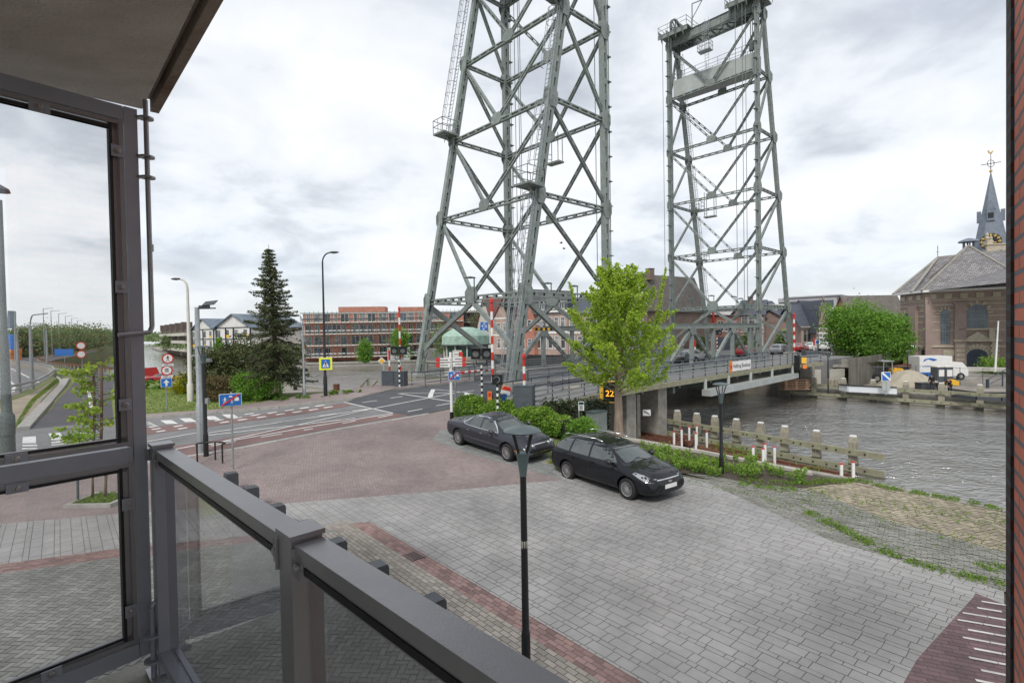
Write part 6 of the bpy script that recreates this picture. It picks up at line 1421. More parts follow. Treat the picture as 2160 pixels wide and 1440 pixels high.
# tall road lamps
def mast(p, h, label, cat='street lamp', mt='black', r=.08, arm=.9, direction=(1, 0, 0), head='flat', group=None, name='street_lamp'):
    t = thing(name, label, cat, p, 0, group); d = Vector(direction).normalized()
    m = MB(); m.lathe([(r*1.5, -.1), (r*1.5, h*.14), (r*1.05, h*.15), (r*.6, h-.6)], (0, 0, 0), 12)
    pts = [Vector((0, 0, h-.62))+d*(arm*.5*(1-math.cos(a)))+UPZ*(.6*math.sin(a)) for a in [math.pi/2*k/6 for k in range(7)]]; m.path(pts, r*.55, 8); m.build('pole', M[mt], t, smooth=True, auto=40)
    m = MB(); e = pts[-1]; m.lathe([(.0, -.06), (.12, -.02), (.16, .03), (.1, .08), (0, .1)], e+d*.28, 12, M=Matrix.Rotation(math.atan2(d.y, d.x), 3, 'Z')@Matrix.Diagonal((2.1, .9, 1))); m.build('lamp_head', M['darkgrey'], t, smooth=True); return t
b_ = T(687, 838); hh = (838-533)/FPX*b_.y
pm = mast(b_, hh, 'tall black lamp post carrying the yellow pedestrian crossing sign', group='tall road lamps')
def plate_sign(parent_or_none, name, c, w_, h_, cols, label=None, cat=None, tgt=(0, 0, 0), th=.03):
    """cols: outer to inner rectangles (material, scale)"""
    u = Vector((c[1]-tgt[1], -(c[0]-tgt[0]), 0)).normalized(); n = Vector((tgt[0]-c[0], tgt[1]-c[1], 0)).normalized()
    objs = []
    for i, (mt, sx, sy) in enumerate(cols):
        m = MB(); m.beam(Vector(c)+n*(i*.018)-u*(w_*sx/2), Vector(c)+n*(i*.018)+u*(w_*sx/2), th*(1 if i == 0 else .4), h_*sy); objs.append((m, mt))
    o = None
    for i, (m, mt) in enumerate(objs):
        o2 = m.build(name if i == 0 else 'sign_face', M[mt], parent_or_none if i == 0 else o, True if (parent_or_none or i) else False)
        if i == 0: o = o2
    return o, u, n
def glyph(polys, c, u, n, parent, mt='white', off=.03, name='pictogram'):
    m = MB()
    for p in polys: m.plate(p, Vector(c)+n*off, u, UPZ, .006)
    return m.build(name, M[mt], parent, True)
def man(x, y, s): # little walking figure
    return [[(x-.05*s, y+.38*s), (x+.05*s, y+.38*s), (x+.06*s, y+.48*s), (x-.06*s, y+.48*s)], [(x-.1*s, y+.02*s), (x+.1*s, y+.02*s), (x+.12*s, y+.34*s), (x-.12*s, y+.34*s)], [(x-.1*s, y), (x-.02*s, y), (x-.12*s, y-.45*s), (x-.22*s, y-.45*s)], [(x+.02*s, y), (x+.1*s, y), (x+.22*s, y-.45*s), (x+.12*s, y-.45*s)], [(x-.12*s, y+.3*s), (x-.09*s, y+.34*s), (x-.28*s, y), (x-.32*s, y+.03*s)], [(x+.12*s, y+.3*s), (x+.09*s, y+.34*s), (x+.26*s, y+.05*s), (x+.3*s, y+.09*s)]]
c = Q(687, 767, b_.y-.12); s_ = 26/FPX*c.y
o, u, n = plate_sign(pm, 'crossing_sign', c, s_, s_, (('yellow', 1, 1), ('blue', .68, .72)))
glyph([[(-s_*.26, -s_*.26), (s_*.26, -s_*.26), (0, s_*.27)]], c, u, n, o); glyph(man(0, -s_*.02, s_*.42), c, u, n, o, 'black', .045)
b2 = T(642, 838); mast(b2, (838-665)/FPX*b2.y, 'pale grey post with a small side lamp near the large conifer', mt='galv', arm=.4, direction=(-1, 0, 0), r=.07, cat='post', name='metal_post')
# crossing masts at the left
b3 = T(402, 846); tm = mast(b3, (846-588)/FPX*b3.y, 'cream camera mast with a curved neck and hanging dome camera', 'camera mast', 'offwhite', .12, .8, (-1, 0, 0), name='camera_mast')
b4 = T(424, 955); h4 = (955-647)/FPX*b4.y; cm = thing('camera_mast', 'grey galvanised mast with small solar panel beside the black lamp post', 'camera mast', b4)
m = MB(); m.lathe([(.14, -.1), (.14, h4*.34), (.11, h4*.35), (.085, h4)], (0, 0, 0), 12); m.build('pole', M['galv'], cm, smooth=True, auto=40)
m = MB(); m.beam((0, 0, h4-.05), (.75, 0, h4-.05), .05, .05); m.plate([(0, 0), (.5, 0), (.5, .35), (0, .35)], (.25, -.1, h4+.05), Vector((1, 0, .1)), Vector((0, .8, .5)), .03); m.box((.3, 0, h4+.02), (.4, .12, .1)); m.build('solar_panel', M['darkgrey'], cm)
m = MB(); m.beam((0, 0, h4*.62), (.55, 0, h4*.63), .05, .05); m.box((.36, 0, h4*.64), (.3, .14, .1)); m.build('bracket', M['galv'], cm)
# signs on posts
def post(p, h, label, cat='road sign', mt='galv', r=.03, name='road_sign', group=None):
    t = thing(name, label, cat, p, 0, group); m = MB(); m.tube((0, 0, -.1), (0, 0, h), r, seg=10); m.build('post', M[mt], t, smooth=True, auto=40); return t
b5 = T(352, 868); t = post(b5, (868-745)/FPX*b5.y, 'stack of two round red edged signs over a blue arrow sign on the lawn')
k = b5.y/FPX
def round_sign(t, c, r, mt='white', ring='red'):
    n = Vector((-c.x, -c.y, 0)).normalized(); u = Vector((c.y, -c.x, 0)).normalized(); Rm = Matrix((u, UPZ, n)).transposed()
    m = MB(); m.lathe([(r, 0), (r, .02)], c, 24, M=Rm); o = m.build('round_sign', M[ring], t, True); m = MB(); m.lathe([(r*.76, .0), (r*.76, .006)], c+n*.021, 24, M=Rm); m.build('sign_face', M[mt], o, True); return o, u, n
for px_, py_, kind in ((354, 756, 'man'), (352, 781, 'bike')):
    c = Q(px_, py_, b5.y-.08); o, u, n = round_sign(t, c, 10.5*k)
    if kind == 'man': glyph(man(0, 0, 13*k), c, u, n, o, 'black', .03)
    else: glyph([[(-.12, .03), (.12, .03), (.05, .1), (-.08, .1)], [(-.12, -.08), (.12, -.08), (.06, -.02), (-.06, -.02)]], c, u, n, o, 'black', .03)
    c2 = Q(px_, py_+13.5, b5.y-.08); m = MB(); m.beam(c2-u*10*k, c2+u*10*k, .02, 5*k); o2 = m.build('distance_plate', M['white'], t, True); put_text('100 m', 6*k, c2+n*.02, u, UPZ, M['black'], o2)
c = Q(351, 807, b5.y-.08); o, u, n = plate_sign(t, 'arrow_sign', c, 20*k, 19*k, (('white', 1, 1), ('blue', .92, .92))); glyph([[(-1.8*k, -7*k), (1.8*k, -7*k), (1.8*k, 0), (-1.8*k, 0)], [(-5.5*k, 0), (5.5*k, 0), (0, 7*k)]], c, u, n, o)
def play_sign(t, c, w_, h_):
    o, u, n = plate_sign(t, 'blue_sign', c, w_, h_, (('white', 1, 1), ('blue', .95, .93)))
    glyph(man(-w_*.24, -.02*h_, h_*.55)+man(w_*.06, -.12*h_, h_*.4)+[[(w_*.18, -.1*h_), (w_*.38, -.1*h_), (w_*.38, .12*h_), (w_*.28, .25*h_), (w_*.18, .12*h_)], [(-.08*w_, .22*h_), (.1*w_, .22*h_), (.07*w_, .34*h_), (-.05*w_, .34*h_)]], c, u, n, o)
    m = MB(); a = Vector(c)+n*.042; m.plate([(-w_*.42, -h_*.46), (-w_*.36, -h_*.46), (w_*.42, h_*.38), (w_*.42, h_*.46), (w_*.36, h_*.46), (-w_*.42, -h_*.38)], a, u, UPZ, .006); m.build('red_bar', M['red'], o, True)
b6 = T(492, 990); t = post(b6, (990-825)/FPX*b6.y, 'grey post with a blue sign crossed by a red bar, near the railing', r=.035); c = Q(486, 843, b6.y-.08); k = b6.y/FPX; play_sign(t, c, 42*k, 26*k)
b7 = T(953, 892); t = post(b7, (892-742)/FPX*b7.y, 'white sign post with red tipped direction boards behind the grey saloon', mt='white', r=.07, name='signpost'); k = b7.y/FPX
m = MB(); m.lathe([(.09, -.05), (.09, .55)], (0, 0, 0), 12); m.build('post_base', M['black'], t)
c = Q(958, 792, b7.y-.12); play_sign(t, c, 25*k, 18*k)
for (xa, xb, yy, tip) in ((955, 972, 747, 'r'), (924, 950, 759, 'l'), (924, 950, 770, 'l'), (956, 979, 757, 'r'), (956, 979, 768, 'r')):
    a, b = Q(xa, yy, b7.y-.1), Q(xb, yy, b7.y-.1); m = MB(); m.beam(a, b, .05, 8*k); o = m.build('direction_board', M['white'], t, True); e = b if tip == 'r' else a; uu = (b-a).normalized()
    m = MB(); m.beam(e-uu*.09, e+uu*.09, .07, 9*k); m.build('red_tip', M['red'], o, True)
    m = MB(); m.beam(lerp(a, b, .15)-Vector((0, .03, -.0)), lerp(a, b, .8)-Vector((0, .03, 0)), .01, 1.6*k); m.build('lettering', M['darkgrey'], o, True)
b8 = T(962, 880); t = post(b8, 2.0, 'short grey post directly right of the white direction sign post', 'post', r=.045, name='metal_post')
b9 = T(805, 826); t = post(b9, (826-752)/FPX*b9.y, 'yellow and white diamond priority sign on a thin post left of the barrier cabinets'); c = Q(805, 761, b9.y-.05); k = b9.y/FPX
u = Vector((c.y, -c.x, 0)).normalized(); n = Vector((-c.x, -c.y, 0)).normalized()
for mt, s, of, nm in (('white', 8, 0, 'diamond_sign'), ('amber', 5.5, .03, 'diamond_face')): m = MB(); m.plate([(-s*k, 0), (0, -s*k), (s*k, 0), (0, s*k)], c+n*of, u, UPZ, .02); m.build(nm, M[mt], t, True)
m = MB(); m.box(Q(809, 775, b9.y-.05), (.12, .02, .4)); m.build('small_plate', M['galv'], t, True)
# blue height sign on the tower knee
c = Q(1021, 688, 38.6); k = 38.6/FPX; t = thing('height_sign', 'blue square clearance sign hanging on the knee brace of the near tower', 'road sign', c)
u = Vector((c.y, -c.x, 0)).normalized()+Vector((0, 0, -.12)); n = Vector((-c.x, -c.y, 0)).normalized(); u.normalize(); vv = n.cross(u)
m = MB(); m.plate([(-8*k, -8.5*k), (8*k, -8.5*k), (8*k, 8.5*k), (-8*k, 8.5*k)], c, u, vv, .04); o = m.build('sign_board', M['blue'], t, True)
put_text('4.0', 10*k, c+n*.03, u, vv, M['white'], o)
m = MB()
for s in (-1, 1): m.plate([(-3*k, 7*k*s), (3*k, 7*k*s), (0, 4.5*k*s)][::s], c+n*.03, u, vv, .006)
m.build('arrowheads', M['white'], o, True)
# barriers
def striped(m_r, m_w, a, b, r, n, first=0):
    for i in range(n): (m_r if (i+first) % 2 == 0 else m_w).tube(lerp(a, b, i/n), lerp(a, b, (i+1)/n), r, seg=10)
def barrier(pxb, pyb, Yv, hpx, n, label, w_=.75, hbox=1.15, box=True, r=.07, ptop=None, group='bridge barriers'):
    b = Q(pxb, pyb, Yv); b.z = 1.12; t = thing('barrier', label, 'barrier', b, -.2, group)
    if box:
        m = MB(); m.box((0, 0, hbox/2), (w_, w_*.95, hbox)); m.box((0, 0, hbox*.62), (w_+.01, w_*.95+.01, .02)); m.box((0, 0, hbox+.02), (w_+.05, w_, .04)); m.box((.05, -w_*.49, hbox*.4), (.16, .03, .12)); m.build('cabinet', M['greybox'], t)
    z0_ = hbox if box else .0; zt = Q(pxb, hpx, Yv).z-b.z
    mr, mw = MB(), MB(); striped(mr, mw, Vector((0, -.05, z0_-.1)), Vector((0, -.05, zt)), r, n, 0 if n % 2 else 1); mr.lathe([(r*.5, 0), (r*1.3, .05), (r*1.3, .2), (r*.4, .3)], (0, -.05, zt), 8)
    o = mw.build('arm', M['white'], t); mr.build('red_bands', M['red'], o); return t
barrier(846, 815, 37.6, 655, 9, 'tall red and white barrier arm on the right hand cabinet left of the tower'); barrier(823, 812, 38.2, 746, 3, 'short red and white barrier stub on the left hand cabinet left of the tower', w_=.95)
barrier(1041, 850, 26.6, 640, 10, 'tall red and white barrier arm rising behind the hedge', w_=.85, hbox=1.3); barrier(1107, 850, 25.4, 757, 4, 'short red and white barrier stub on the grey cabinet beside the cycle deck', w_=.9, hbox=1.25)
for pxb, top, lab in ((1675, 665, 'tall red and white barrier arm beyond the far bridge tower'), (1717, 718, 'short red and white barrier stub at the far bridge end')):
    t = barrier(pxb, 745, 74, top, 10 if top < 700 else 3, lab, box=False, r=.13)
for pxb, yb, top, lab, Yv in ((1466, 745, 722, 'short red and white barrier stub seen between the far tower legs', 76), (1505, 700, 662, 'red and white barrier arm seen above the lift span truss', 80)):
    barrier(pxb, yb, Yv, top, 3, lab, box=False, r=.15)
# lowered striped rail beyond
t = thing('barrier', 'horizontal red and white barrier arm lying along the far side railing', 'barrier', Q(1000, 786, 41), 0, 'bridge barriers'); mr, mw = MB(), MB(); striped(mr, mw, Q(972, 786, 40), Q(1028, 780, 44), .09, 9); o = mw.build('arm', M['white'], t, True); mr.build('red_bands', M['red'], o, True)
# signals on black and white posts
def signal(pxb, pyt, pyb, Yv, label, kind='twin', hb=None, n=12):
    b = Q(pxb, pyb, Yv); t = thing('traffic_signal', label, 'traffic signal', b, 0, 'bridge signals'); top = Q(pxb, pyt, Yv).z-b.z
    mk_, mw = MB(), MB(); striped(mk_, mw, Vector((0, 0, 0)), Vector((0, 0, top)), .055, n); o = mw.build('post', M['white'], t); mk_.build('black_bands', M['black'], o)
    if kind == 'twin':
        m = MB(); m.beam((-.28, 0, top+.05), (.28, 0, top+.05), .08, .06)
        for s in (-1, 1): m.beam((s*.28, 0, top+.05), (s*.28, 0, top+.3), .05, .05)
        m.build('yoke', M['black'], t)
        for s in (-1, 1):
            m = MB(); m.box((s*.3, 0, top+.62), (.52, .22, .58)); m.beam((s*.3-.26, -.22, top+.92), (s*.3+.26, -.22, top+.92), .03, .3, up=(0, 1, 0)); h = m.build('signal_head', M['black'], t)
            m = MB(); m.lathe([(.18, 0), (.17, .03), (.05, .05)], (s*.3, -.11, top+.62), 14, M=Matrix(((1, 0, 0), (0, 0, -1), (0, 1, 0)))); m.build('lens', M['lens'], h)
    else:
        m = MB(); m.box((0, 0, top+.22), (.5, .2, .48)); h = m.build('signal_head', M['black'], t); Rm = Matrix(((1, 0, 0), (0, 0, -1), (0, 1, 0)))
        m = MB(); pts = [Vector((-.02+.15*math.cos(a), -.12, top+.22+.15*math.sin(a))) for a in [math.pi*(.9-k*.19) for k in range(7)]]; m.path(pts, .012, 5); m.beam((.13, -.12, top+.2), (-.02, -.12, top+.06), .025, .02); m.beam((.13, -.12, top+.2), (.06, -.12, top+.33), .025, .02); m.build('arrow', M['galv'], h)
signal(843, 758, 821, 36.9, 'twin black signal heads on a banded post in front of the left barrier cabinets'); signal(1017, 770, 843, 28.5, 'twin black signal heads on a banded post behind the hedge', n=12); signal(1050, 810, 868, 24.6, 'square black arrow signal on a banded post inside the hedge', 'square', n=9)
signal(1513, 712, 760, 66, 'twin signal heads on a banded post at the far end of the lift span')
# tilted notice boards by the hedge
t = thing('notice_board', 'tilted red and white notice board with a small blue board below, in the hedge', 'notice board', Q(1066, 850, 25.6)); k = 25.6/FPX
c = Q(1067, 823, 25.6); u = Vector((1, .1, -.25)).normalized(); n = Vector((-.05, -1, 0)).normalized(); vv = n.cross(u)*1
m = MB(); m.plate([(-10*k, -9*k), (10*k, -9*k), (10*k, 9*k), (-10*k, 9*k)], c, u, vv, .03); o = m.build('board', M['white'], t, True); m = MB(); m.plate([(-9.6*k, 0), (9.6*k, 0), (9.6*k, 8.6*k), (-9.6*k, 8.6*k)], c+n*.02, u, vv, .012); m.build('red_panel', M['red'], o, True)
m = MB(); m.plate([(-9.8*k, .5*k), (-5.5*k, 3*k), (-5.5*k, 8.7*k), (-9.8*k, 8.7*k)], c+n*.03, u, vv, .012); m.build('orange_corner', M['orange'], o, True)
c = Q(1064, 838, 25.5); m = MB(); m.plate([(-4*k, -8*k), (4*k, -8*k), (4*k, 8*k), (-4*k, 8*k)], c, u, vv, .03); m.build('blue_board', M['blue'], t, True); m = MB(); m.tube(Q(1062, 870, 25.65), Q(1062, 820, 25.65), .03); m.build('stake', M['galv'], t, True)
c = Q(1033, 836, 26.05); t = thing('poster', 'orange and pink poster stuck on the barrier cabinet behind the hedge', 'poster', c); m = MB(); m.box(c, (.22, .02, .52), -.2); o = m.build('sheet', M['orange'], t, True); m = MB(); m.box(c+Vector((0, -.02, .1)), (.14, .012, .2), -.2); m.build('picture', M['red'], o, True)
# green post sign and cabinet
b = P(1222, 925, 0.05); t = post(b, (925-848)/FPX*b.y, 'white and green information sign on a grey post left of the ginkgo trunk', 'sign', name='information_sign'); c = Q(1226, 856, b.y-.06); k = b.y/FPX
o, u, n = plate_sign(t, 'board', c, 12*k, 19*k, (('white', 1, 1),)); m = MB(); m.beam(c+UPZ*6*k+n*.03-u*5*k, c+UPZ*6*k+n*.03+u*5*k, .01, 5*k); m.build('green_panel', M['glass_green'], o, True)
m = MB()
for q in range(4): m.beam(c-UPZ*(q*2.6*k-1*k)+n*.03-u*4*k, c-UPZ*(q*2.6*k-1*k)+n*.03+u*3*k, .01, .9*k)
m.build('lettering', M['darkgrey'], o, True)
b = P(1245, 922, 0.0); t = thing('electrical_cabinet', 'grey green electrical cabinet standing under the cycle deck', 'cabinet', b+Vector((.5, 1.2, 0)), .75); m = MB(); m.box((0, 0, .5), (.95, .55, 1.0)); m.build('housing', M['steel'], t); m = MB(); m.box((0, 0, 1.03), (1.0, .6, .06)); m.build('lid', M['lampgreen'], t)
# lit panel on the deck edge behind the tree
c = Q(1287, 826, 30.2); t = thing('display_sign', 'black panel with orange lit digits on the cycle deck edge behind the ginkgo tree', 'display sign', c); M['lit'] = mat('lit orange digits', (.8, .3, .02), .5, emit=(1, .35, .02, 1.2))
m = MB(); m.box(c, (.75, .12, 1.15), -.3); o = m.build('panel', M['black'], t, True); put_text('22', .5, c+Vector((-.05, -.12, -.1)), Vector((1, -.3, 0)), UPZ, M['lit'], o)
m = MB(); m.box(c+Vector((0, -.05, -.6)), (.8, .08, .05), -.3); m.box(c+Vector((0, -.05, .6)), (.8, .08, .05), -.3); m.box(c+Vector((-.5, 0, .0)), (.16, .14, 1.25), -.3); m.build('surround', M['amber'], o, True)
c = B(58.6, 19.2, 1.2); t = thing('navigation_signal', 'dark signal box with orange and yellow lights at the far end of the cycle deck', 'signal', c); m = MB(); m.box(c+Vector((0, 0, .1)), (.6, .5, 1.5), TH); o = m.build('housing', M['black'], t, True); m = MB(); m.box(c+Vector((.45, -.35, .35)), (.5, .1, .6)); m.build('yellow_plate', M['amber'], o, True); m = MB(); m.box(c+Vector((.5, -.4, -.3)), (.4, .1, .4)); m.build('orange_plate', M['orange'], o, True)
# small lamps on the bridge beams
def beam_lamp(px_, pyb, pyt, Yv, label, d=-1):
    b = Q(px_, pyb, Yv); h = Q(px_, pyt, Yv).z-b.z; t = thing('beam_lamp', label, 'lamp', b, 0, 'small lamps on the bridge beams'); m = MB(); m.tube((0, 0, 0), (0, 0, h), .05, seg=8); m.build('stem', M['lampgreen'], t)
    m = MB(); m.lathe([(.05, -.05), (.3, -.02), (.28, .06), (.02, .14)], (d*.32, 0, h), 14, M=Matrix.Diagonal((1.5, .8, 1))); m.build('lamp_head', M['lampgreen'], t, smooth=True)
for a in ((1001, 638, 586, 40.6, 'small flat lamp on the gusset of the nearest portal beam'), (1163, 632, 598, 48, 'small flat lamp on the portal beam above the keeper side'), (1218, 632, 604, 48, 'small flat lamp left of the ginkgo top'), (1461, 650, 632, 69, 'small flat lamp left on the far tower portal'), (1506, 648, 624, 69, 'small flat lamp on the middle gusset of the far tower portal'), (1553, 650, 626, 74, 'small flat lamp on the rear portal beam of the far tower'), (1567, 650, 630, 74, 'rightmost small flat lamp on the far tower portal')): beam_lamp(*a)
# striped height bar
t = thing('height_bar', 'yellow and black banded height bar between the legs of the near tower', 'height bar', Q(1150, 694, 52)); mr, mw = MB(), MB()
for i in range(8): (mr if i % 2 else mw).beam(lerp(Q(1124, 694, 52), Q(1165, 694, 52), i/8), lerp(Q(1124, 694, 52), Q(1165, 694, 52), (i+1)/8), .15, .26)
o = mr.build('bar', M['black'], t, True); mw.build('yellow_bands', M['amber'], o, True)
for a, b in (((1120, 679), (1128, 687)), ((1131, 679), (1146, 686))): m = MB(); m.beam(Q(*a, 51), Q(*b, 51), .45, .4); o = m.build('floodlight', M['white']); props(o, 'small white floodlight box' + (' left of its twin' if a[0] == 1120 else ' right of its twin') + ' above the yellow banded bar', 'floodlight', 'floodlights by the height bar')
# concrete posts below the railing
zt = .62
for i, (px_, py_, lab) in enumerate(((487, 997, 'farthest of the row'), (529, 1027, 'second farthest of the row'), (583, 1065, 'just its top showing above the handrail'), (640, 1102, 'hidden mostly by the railing post'), (708, 1140, 'just right of the railing post'), (793, 1190, 'second nearest of the row'), (910, 1262, 'nearest of the row'))):
    p = P(px_, py_, zt); m = MB(); Rz = math.radians(-49); m.box((p.x, p.y, zt/2-.01), (.36, .36, zt-.02), Rz); m.box((p.x, p.y, zt-.005), (.33, .33, .03), Rz); o = m.build('stone_bollard', M['darkgrey']); props(o, 'square dark stone bollard beside the railing, '+lab, 'bollard', 'square stone bollards along the building')
# drain grate and bicycle hoop
p = P(873, 1172, .02); t = thing('drain_grate', 'rusty slotted drain grate set in the red gutter bricks', 'drain grate', p, a45); m = MB()
for i in range(8): m.box((-.19+i*.054, 0, .0), (.028, .26, .02))
m.box((0, .14, 0), (.46, .03, .022)); m.box((0, -.14, 0), (.46, .03, .022)); m.build('grate', M['frame_red'], t); m = MB(); m.box((0, 0, -.006), (.42, .26, .004)); m.build('sump', M['black'], t)
b = T(445, 975); m = MB(); pts = [b+Vector((.55*math.cos(a), .3*math.sin(a), .72)) for a in [math.pi*k/8 for k in range(-1, 11)]]; m.path(pts, .03, 8); m.tube(pts[0], pts[0]-UPZ*.75, .03); m.tube(pts[5], pts[5]-UPZ*.75, .03); m.tube(pts[-1], pts[-1]-UPZ*.75, .03); o = m.build('guard_hoop', M['black'], smooth=True, auto=40); props(o, 'black curved tube guard at the foot of the left lamp post', 'guard rail')
# the mottled column behind the glass and lamps along the side road
b = P(20, 1036, 0); t = thing('lamp_column', 'thick column mottled green and black at the far left behind the glass', 'lamp column', b); M['mottle'] = mat('mottled green column', (.045, .06, .058), .5, c2=(.16, .18, .18), ns=28)
m = MB(); h = 9.6; m.lathe([(.20, -.1), (.19, 1.85), (.20, 1.86), (.205, 2.5), (.14, 2.62), (.13, 3.1), (.115, 4.6), (.11, 4.9), (.09, 5.2), (.075, h)], (0, 0, 0), 16); m.build('column', M['mottle'], t, smooth=True, auto=35)
m = MB(); m.lathe([(.03, 0), (.25, -.05), (.22, .06), (0, .2)], (.05, 0, Q(5, 402, b.y).z), 14, M=Matrix.Diagonal((1, 1, 1))); m.build('lamp_head', M['darkgrey'], t, smooth=True)
for i, (px_, pyb, pyt, d, lab) in enumerate(((68, 820, 664, 1, 'tall pale road lamp with long arm, nearest behind the glass'), (100, 772, 682, -1, 'second tall pale road lamp with its arm to the left'), (40, 826, 690, 1, 'pale road lamp at the kerb behind the mottled column'))):
    b = T(px_, pyb); t = thing('road_lamp', lab, 'street lamp', b, 0, 'pale lamps along the side road'); hh = (pyb-pyt)/FPX*b.y; m = MB(); m.lathe([(.16, -.1), (.09, hh-1.0)], (0, 0, 0), 10); kk = b.y/FPX; pts = [Vector((d*8*kk*(1-math.cos(a)), 0, hh-1+1.*math.sin(a))) for a in [math.pi/2*k/5 for k in range(6)]]; m.path(pts+[Vector((d*38*kk, 0, hh+.1))], .05, 6); m.build('pole', M['galv'], t, smooth=True, auto=40)
for i, (px_, Yv) in enumerate(((94, 118), (110, 128), (126, 142), (140, 158), (153, 176), (165, 198), (178, 226), (193, 262), (204, 300), (215, 350))):
    b = Q(px_, 740, Yv); b.z = 1.1; m = MB(); m.tube((b.x, b.y, 1.1), (b.x, b.y, 12), .13, .07, 6); m.beam((b.x, b.y, 12), (b.x+2.2, b.y, 12.1), .12, .1); o = m.build('road_lamp', M['galv']); props(o, ORD[i]+' of the distant pale lamps in the row along the canal road', 'street lamp', 'distant lamps along the canal road')
t = thing('billboard', 'blue and white panel sign on tall legs at the left edge behind the glass', 'sign', T(30, 770)); Yb = T(30, 768).y
for (ya, yb, mt) in ((655, 692, 'glass_blue'), (705, 737, 'blue')): m = MB(); m.beam(Q(16, (ya+yb)/2, Yb), Q(31, (ya+yb)/2+1, Yb), .15, (yb-ya)/FPX*Yb); m.build('panel', M[mt], t, True)
m = MB(); m.tube(Q(32, 780, Yb), Q(32, 658, Yb), .12); m.build('leg', M['galv'], t, True)
a = T(18, 766); m = MB(); m.box((a.x-1, a.y, 2.2), (4.5, 2.2, 1.8)); m.box((a.x+.6, a.y, 3.2), (1.6, 2.0, .8)); o = m.build('van', M['orange']); props(o, 'orange van passing on the road at the left edge behind the glass', 'van')
# timber edge along the canal, guard rail
tb = px((295, 789), (262, 787), (230, 786), (200, 783), (150, 777), (110, 771), (88, 766), (79, 761), (84, 757), (110, 752), (150, 746))
t = thing('guard_rail', 'low rust brown timber guard rail curving along the canal edge', 'guard rail', tb[3]); m = MB(); m2 = MB()
for a, b in zip(tb, tb[1:]):
    m.beam(a+UPZ*.55, b+UPZ*.55, .12, .22); n_ = max(1, int((b-a).length/1.6))
    for i in range(n_): q = a.lerp(b, i/n_); m2.beam(q, q+UPZ*.5, .14, .14)
m.build('rail', M['rust'], t, True); m2.build('posts', M['wood'], t, True)
gr = px((-60, 862), (20, 838), (40, 834), (80, 822), (105, 805), (115, 795), (110, 786), (85, 779), (40, 772), (22, 768))
t = thing('crash_barrier', 'grey steel crash barrier with concrete face curving round the side road', 'crash barrier', gr[3]); m = MB()
for a, b in zip(gr, gr[1:]): m.beam(a+UPZ*.75, b+UPZ*.75, .1, .16); m.beam(a+UPZ*.45, b+UPZ*.45, .08, .08)
m.build('rail', M['galv'], t, True); m = MB()
for a, b in zip(gr[5:], gr[6:]): m.beam(a+UPZ*.15+Vector((-.3, 0, 0)), b+UPZ*.15+Vector((-.3, 0, 0)), .3, .9)
m.build('concrete_face', M['concrete'], t, True)
b = T(174, 785); t = post(b, 3.4, 'pair of round red edged signs on one post by the canal behind the glass', name='road_sign')
for z in (3.1, 2.1): round_sign(t, Vector((b.x, b.y-.1, b.z+z)), .45, 'white')
b = T(137, 775); t = post(b, 2.2, 'small blue direction sign on a post beside the guard rail'); m = MB(); m.box(b+Vector((0, -.05, 2.1)), (2.6, .05, .9)); m.build('board', M['blue'], t, True)
for i, (px_, pyt, pyb) in enumerate(((153, 737, 760), (164, 738, 757), (174, 736, 753), (182, 734, 750), (188, 733, 748), (194, 732, 746), (199, 731, 744), (204, 730, 742))):
    b = P(px_, pyb, -3.0); hh = (pyb-pyt)/FPX*b.y; t = thing('mooring_dolphin', ORD[i]+' of the dark white capped mooring dolphins in the canal', 'mooring post', b, 0, 'mooring dolphins in the canal'); w_ = 6.5/FPX*b.y*(1-i*.05); m = MB(); m.lathe([(w_*.5, -.5), (w_*.5, hh*.9)], (0, 0, 0), 10); m.build('pile', M['black'], t); m = MB(); m.lathe([(w_*.55, hh*.9), (w_*.55, hh)], (0, 0, 0), 10); m.build('cap', M['offwhite'], t)
b = P(425, 800, -1.6); t = thing('sign_back', 'grey back of a double road sign on a post by the canal', 'road sign', b); Yv = b.y; m = MB(); m.box(Q(413, 752+5, Yv), (20/FPX*Yv*1.0, .1, 20/FPX*Yv)); m.build('board', M['galv'], t, True); m = MB(); m.tube(Q(387+1, 800, Yv)+Vector((25/FPX*Yv, 0, -.5)), Q(413, 745, Yv), .12); m.build('post', M['galv'], t, True)
# little things by the lower quay
for (px_, py_, lab) in ((710, 826, 'stubby rusty mooring bollard beside the tall black lamp post'), (623, 819, 'small black mooring bollard on the lower quay by the conifer')):
    b = P(px_, py_+3, -.4 if px_ == 710 else -1.6); m = MB(); s = 1. if px_ == 710 else .8; m.lathe([(.3*s, -.9), (.28*s, .7*s), (.3*s, .85*s)], b, 12); o = m.build('mooring_bollard', M['rust' if px_ == 710 else 'black']); props(o, lab, 'bollard')
t = thing('wooden_handrail', 'weathered wooden handrail of landing steps between the black lamp post and the barrier cabinets', 'handrail', Q(770, 815, 38)); m = MB(); a, b, c_ = Q(752, 824, 37), Q(776, 798, 38), Q(777, 812, 38); m.beam(a, b, .1, .12); m.beam(b, b-UPZ*.8, .12, .12); m.beam(lerp(a, b, .5), lerp(a, b, .5)-UPZ*.7, .12, .12); m.beam(a+Vector((.6, .3, -.1)), b+Vector((.6, .3, -.2)), .1, .12); m.build('rails', M['wood'], t, True)
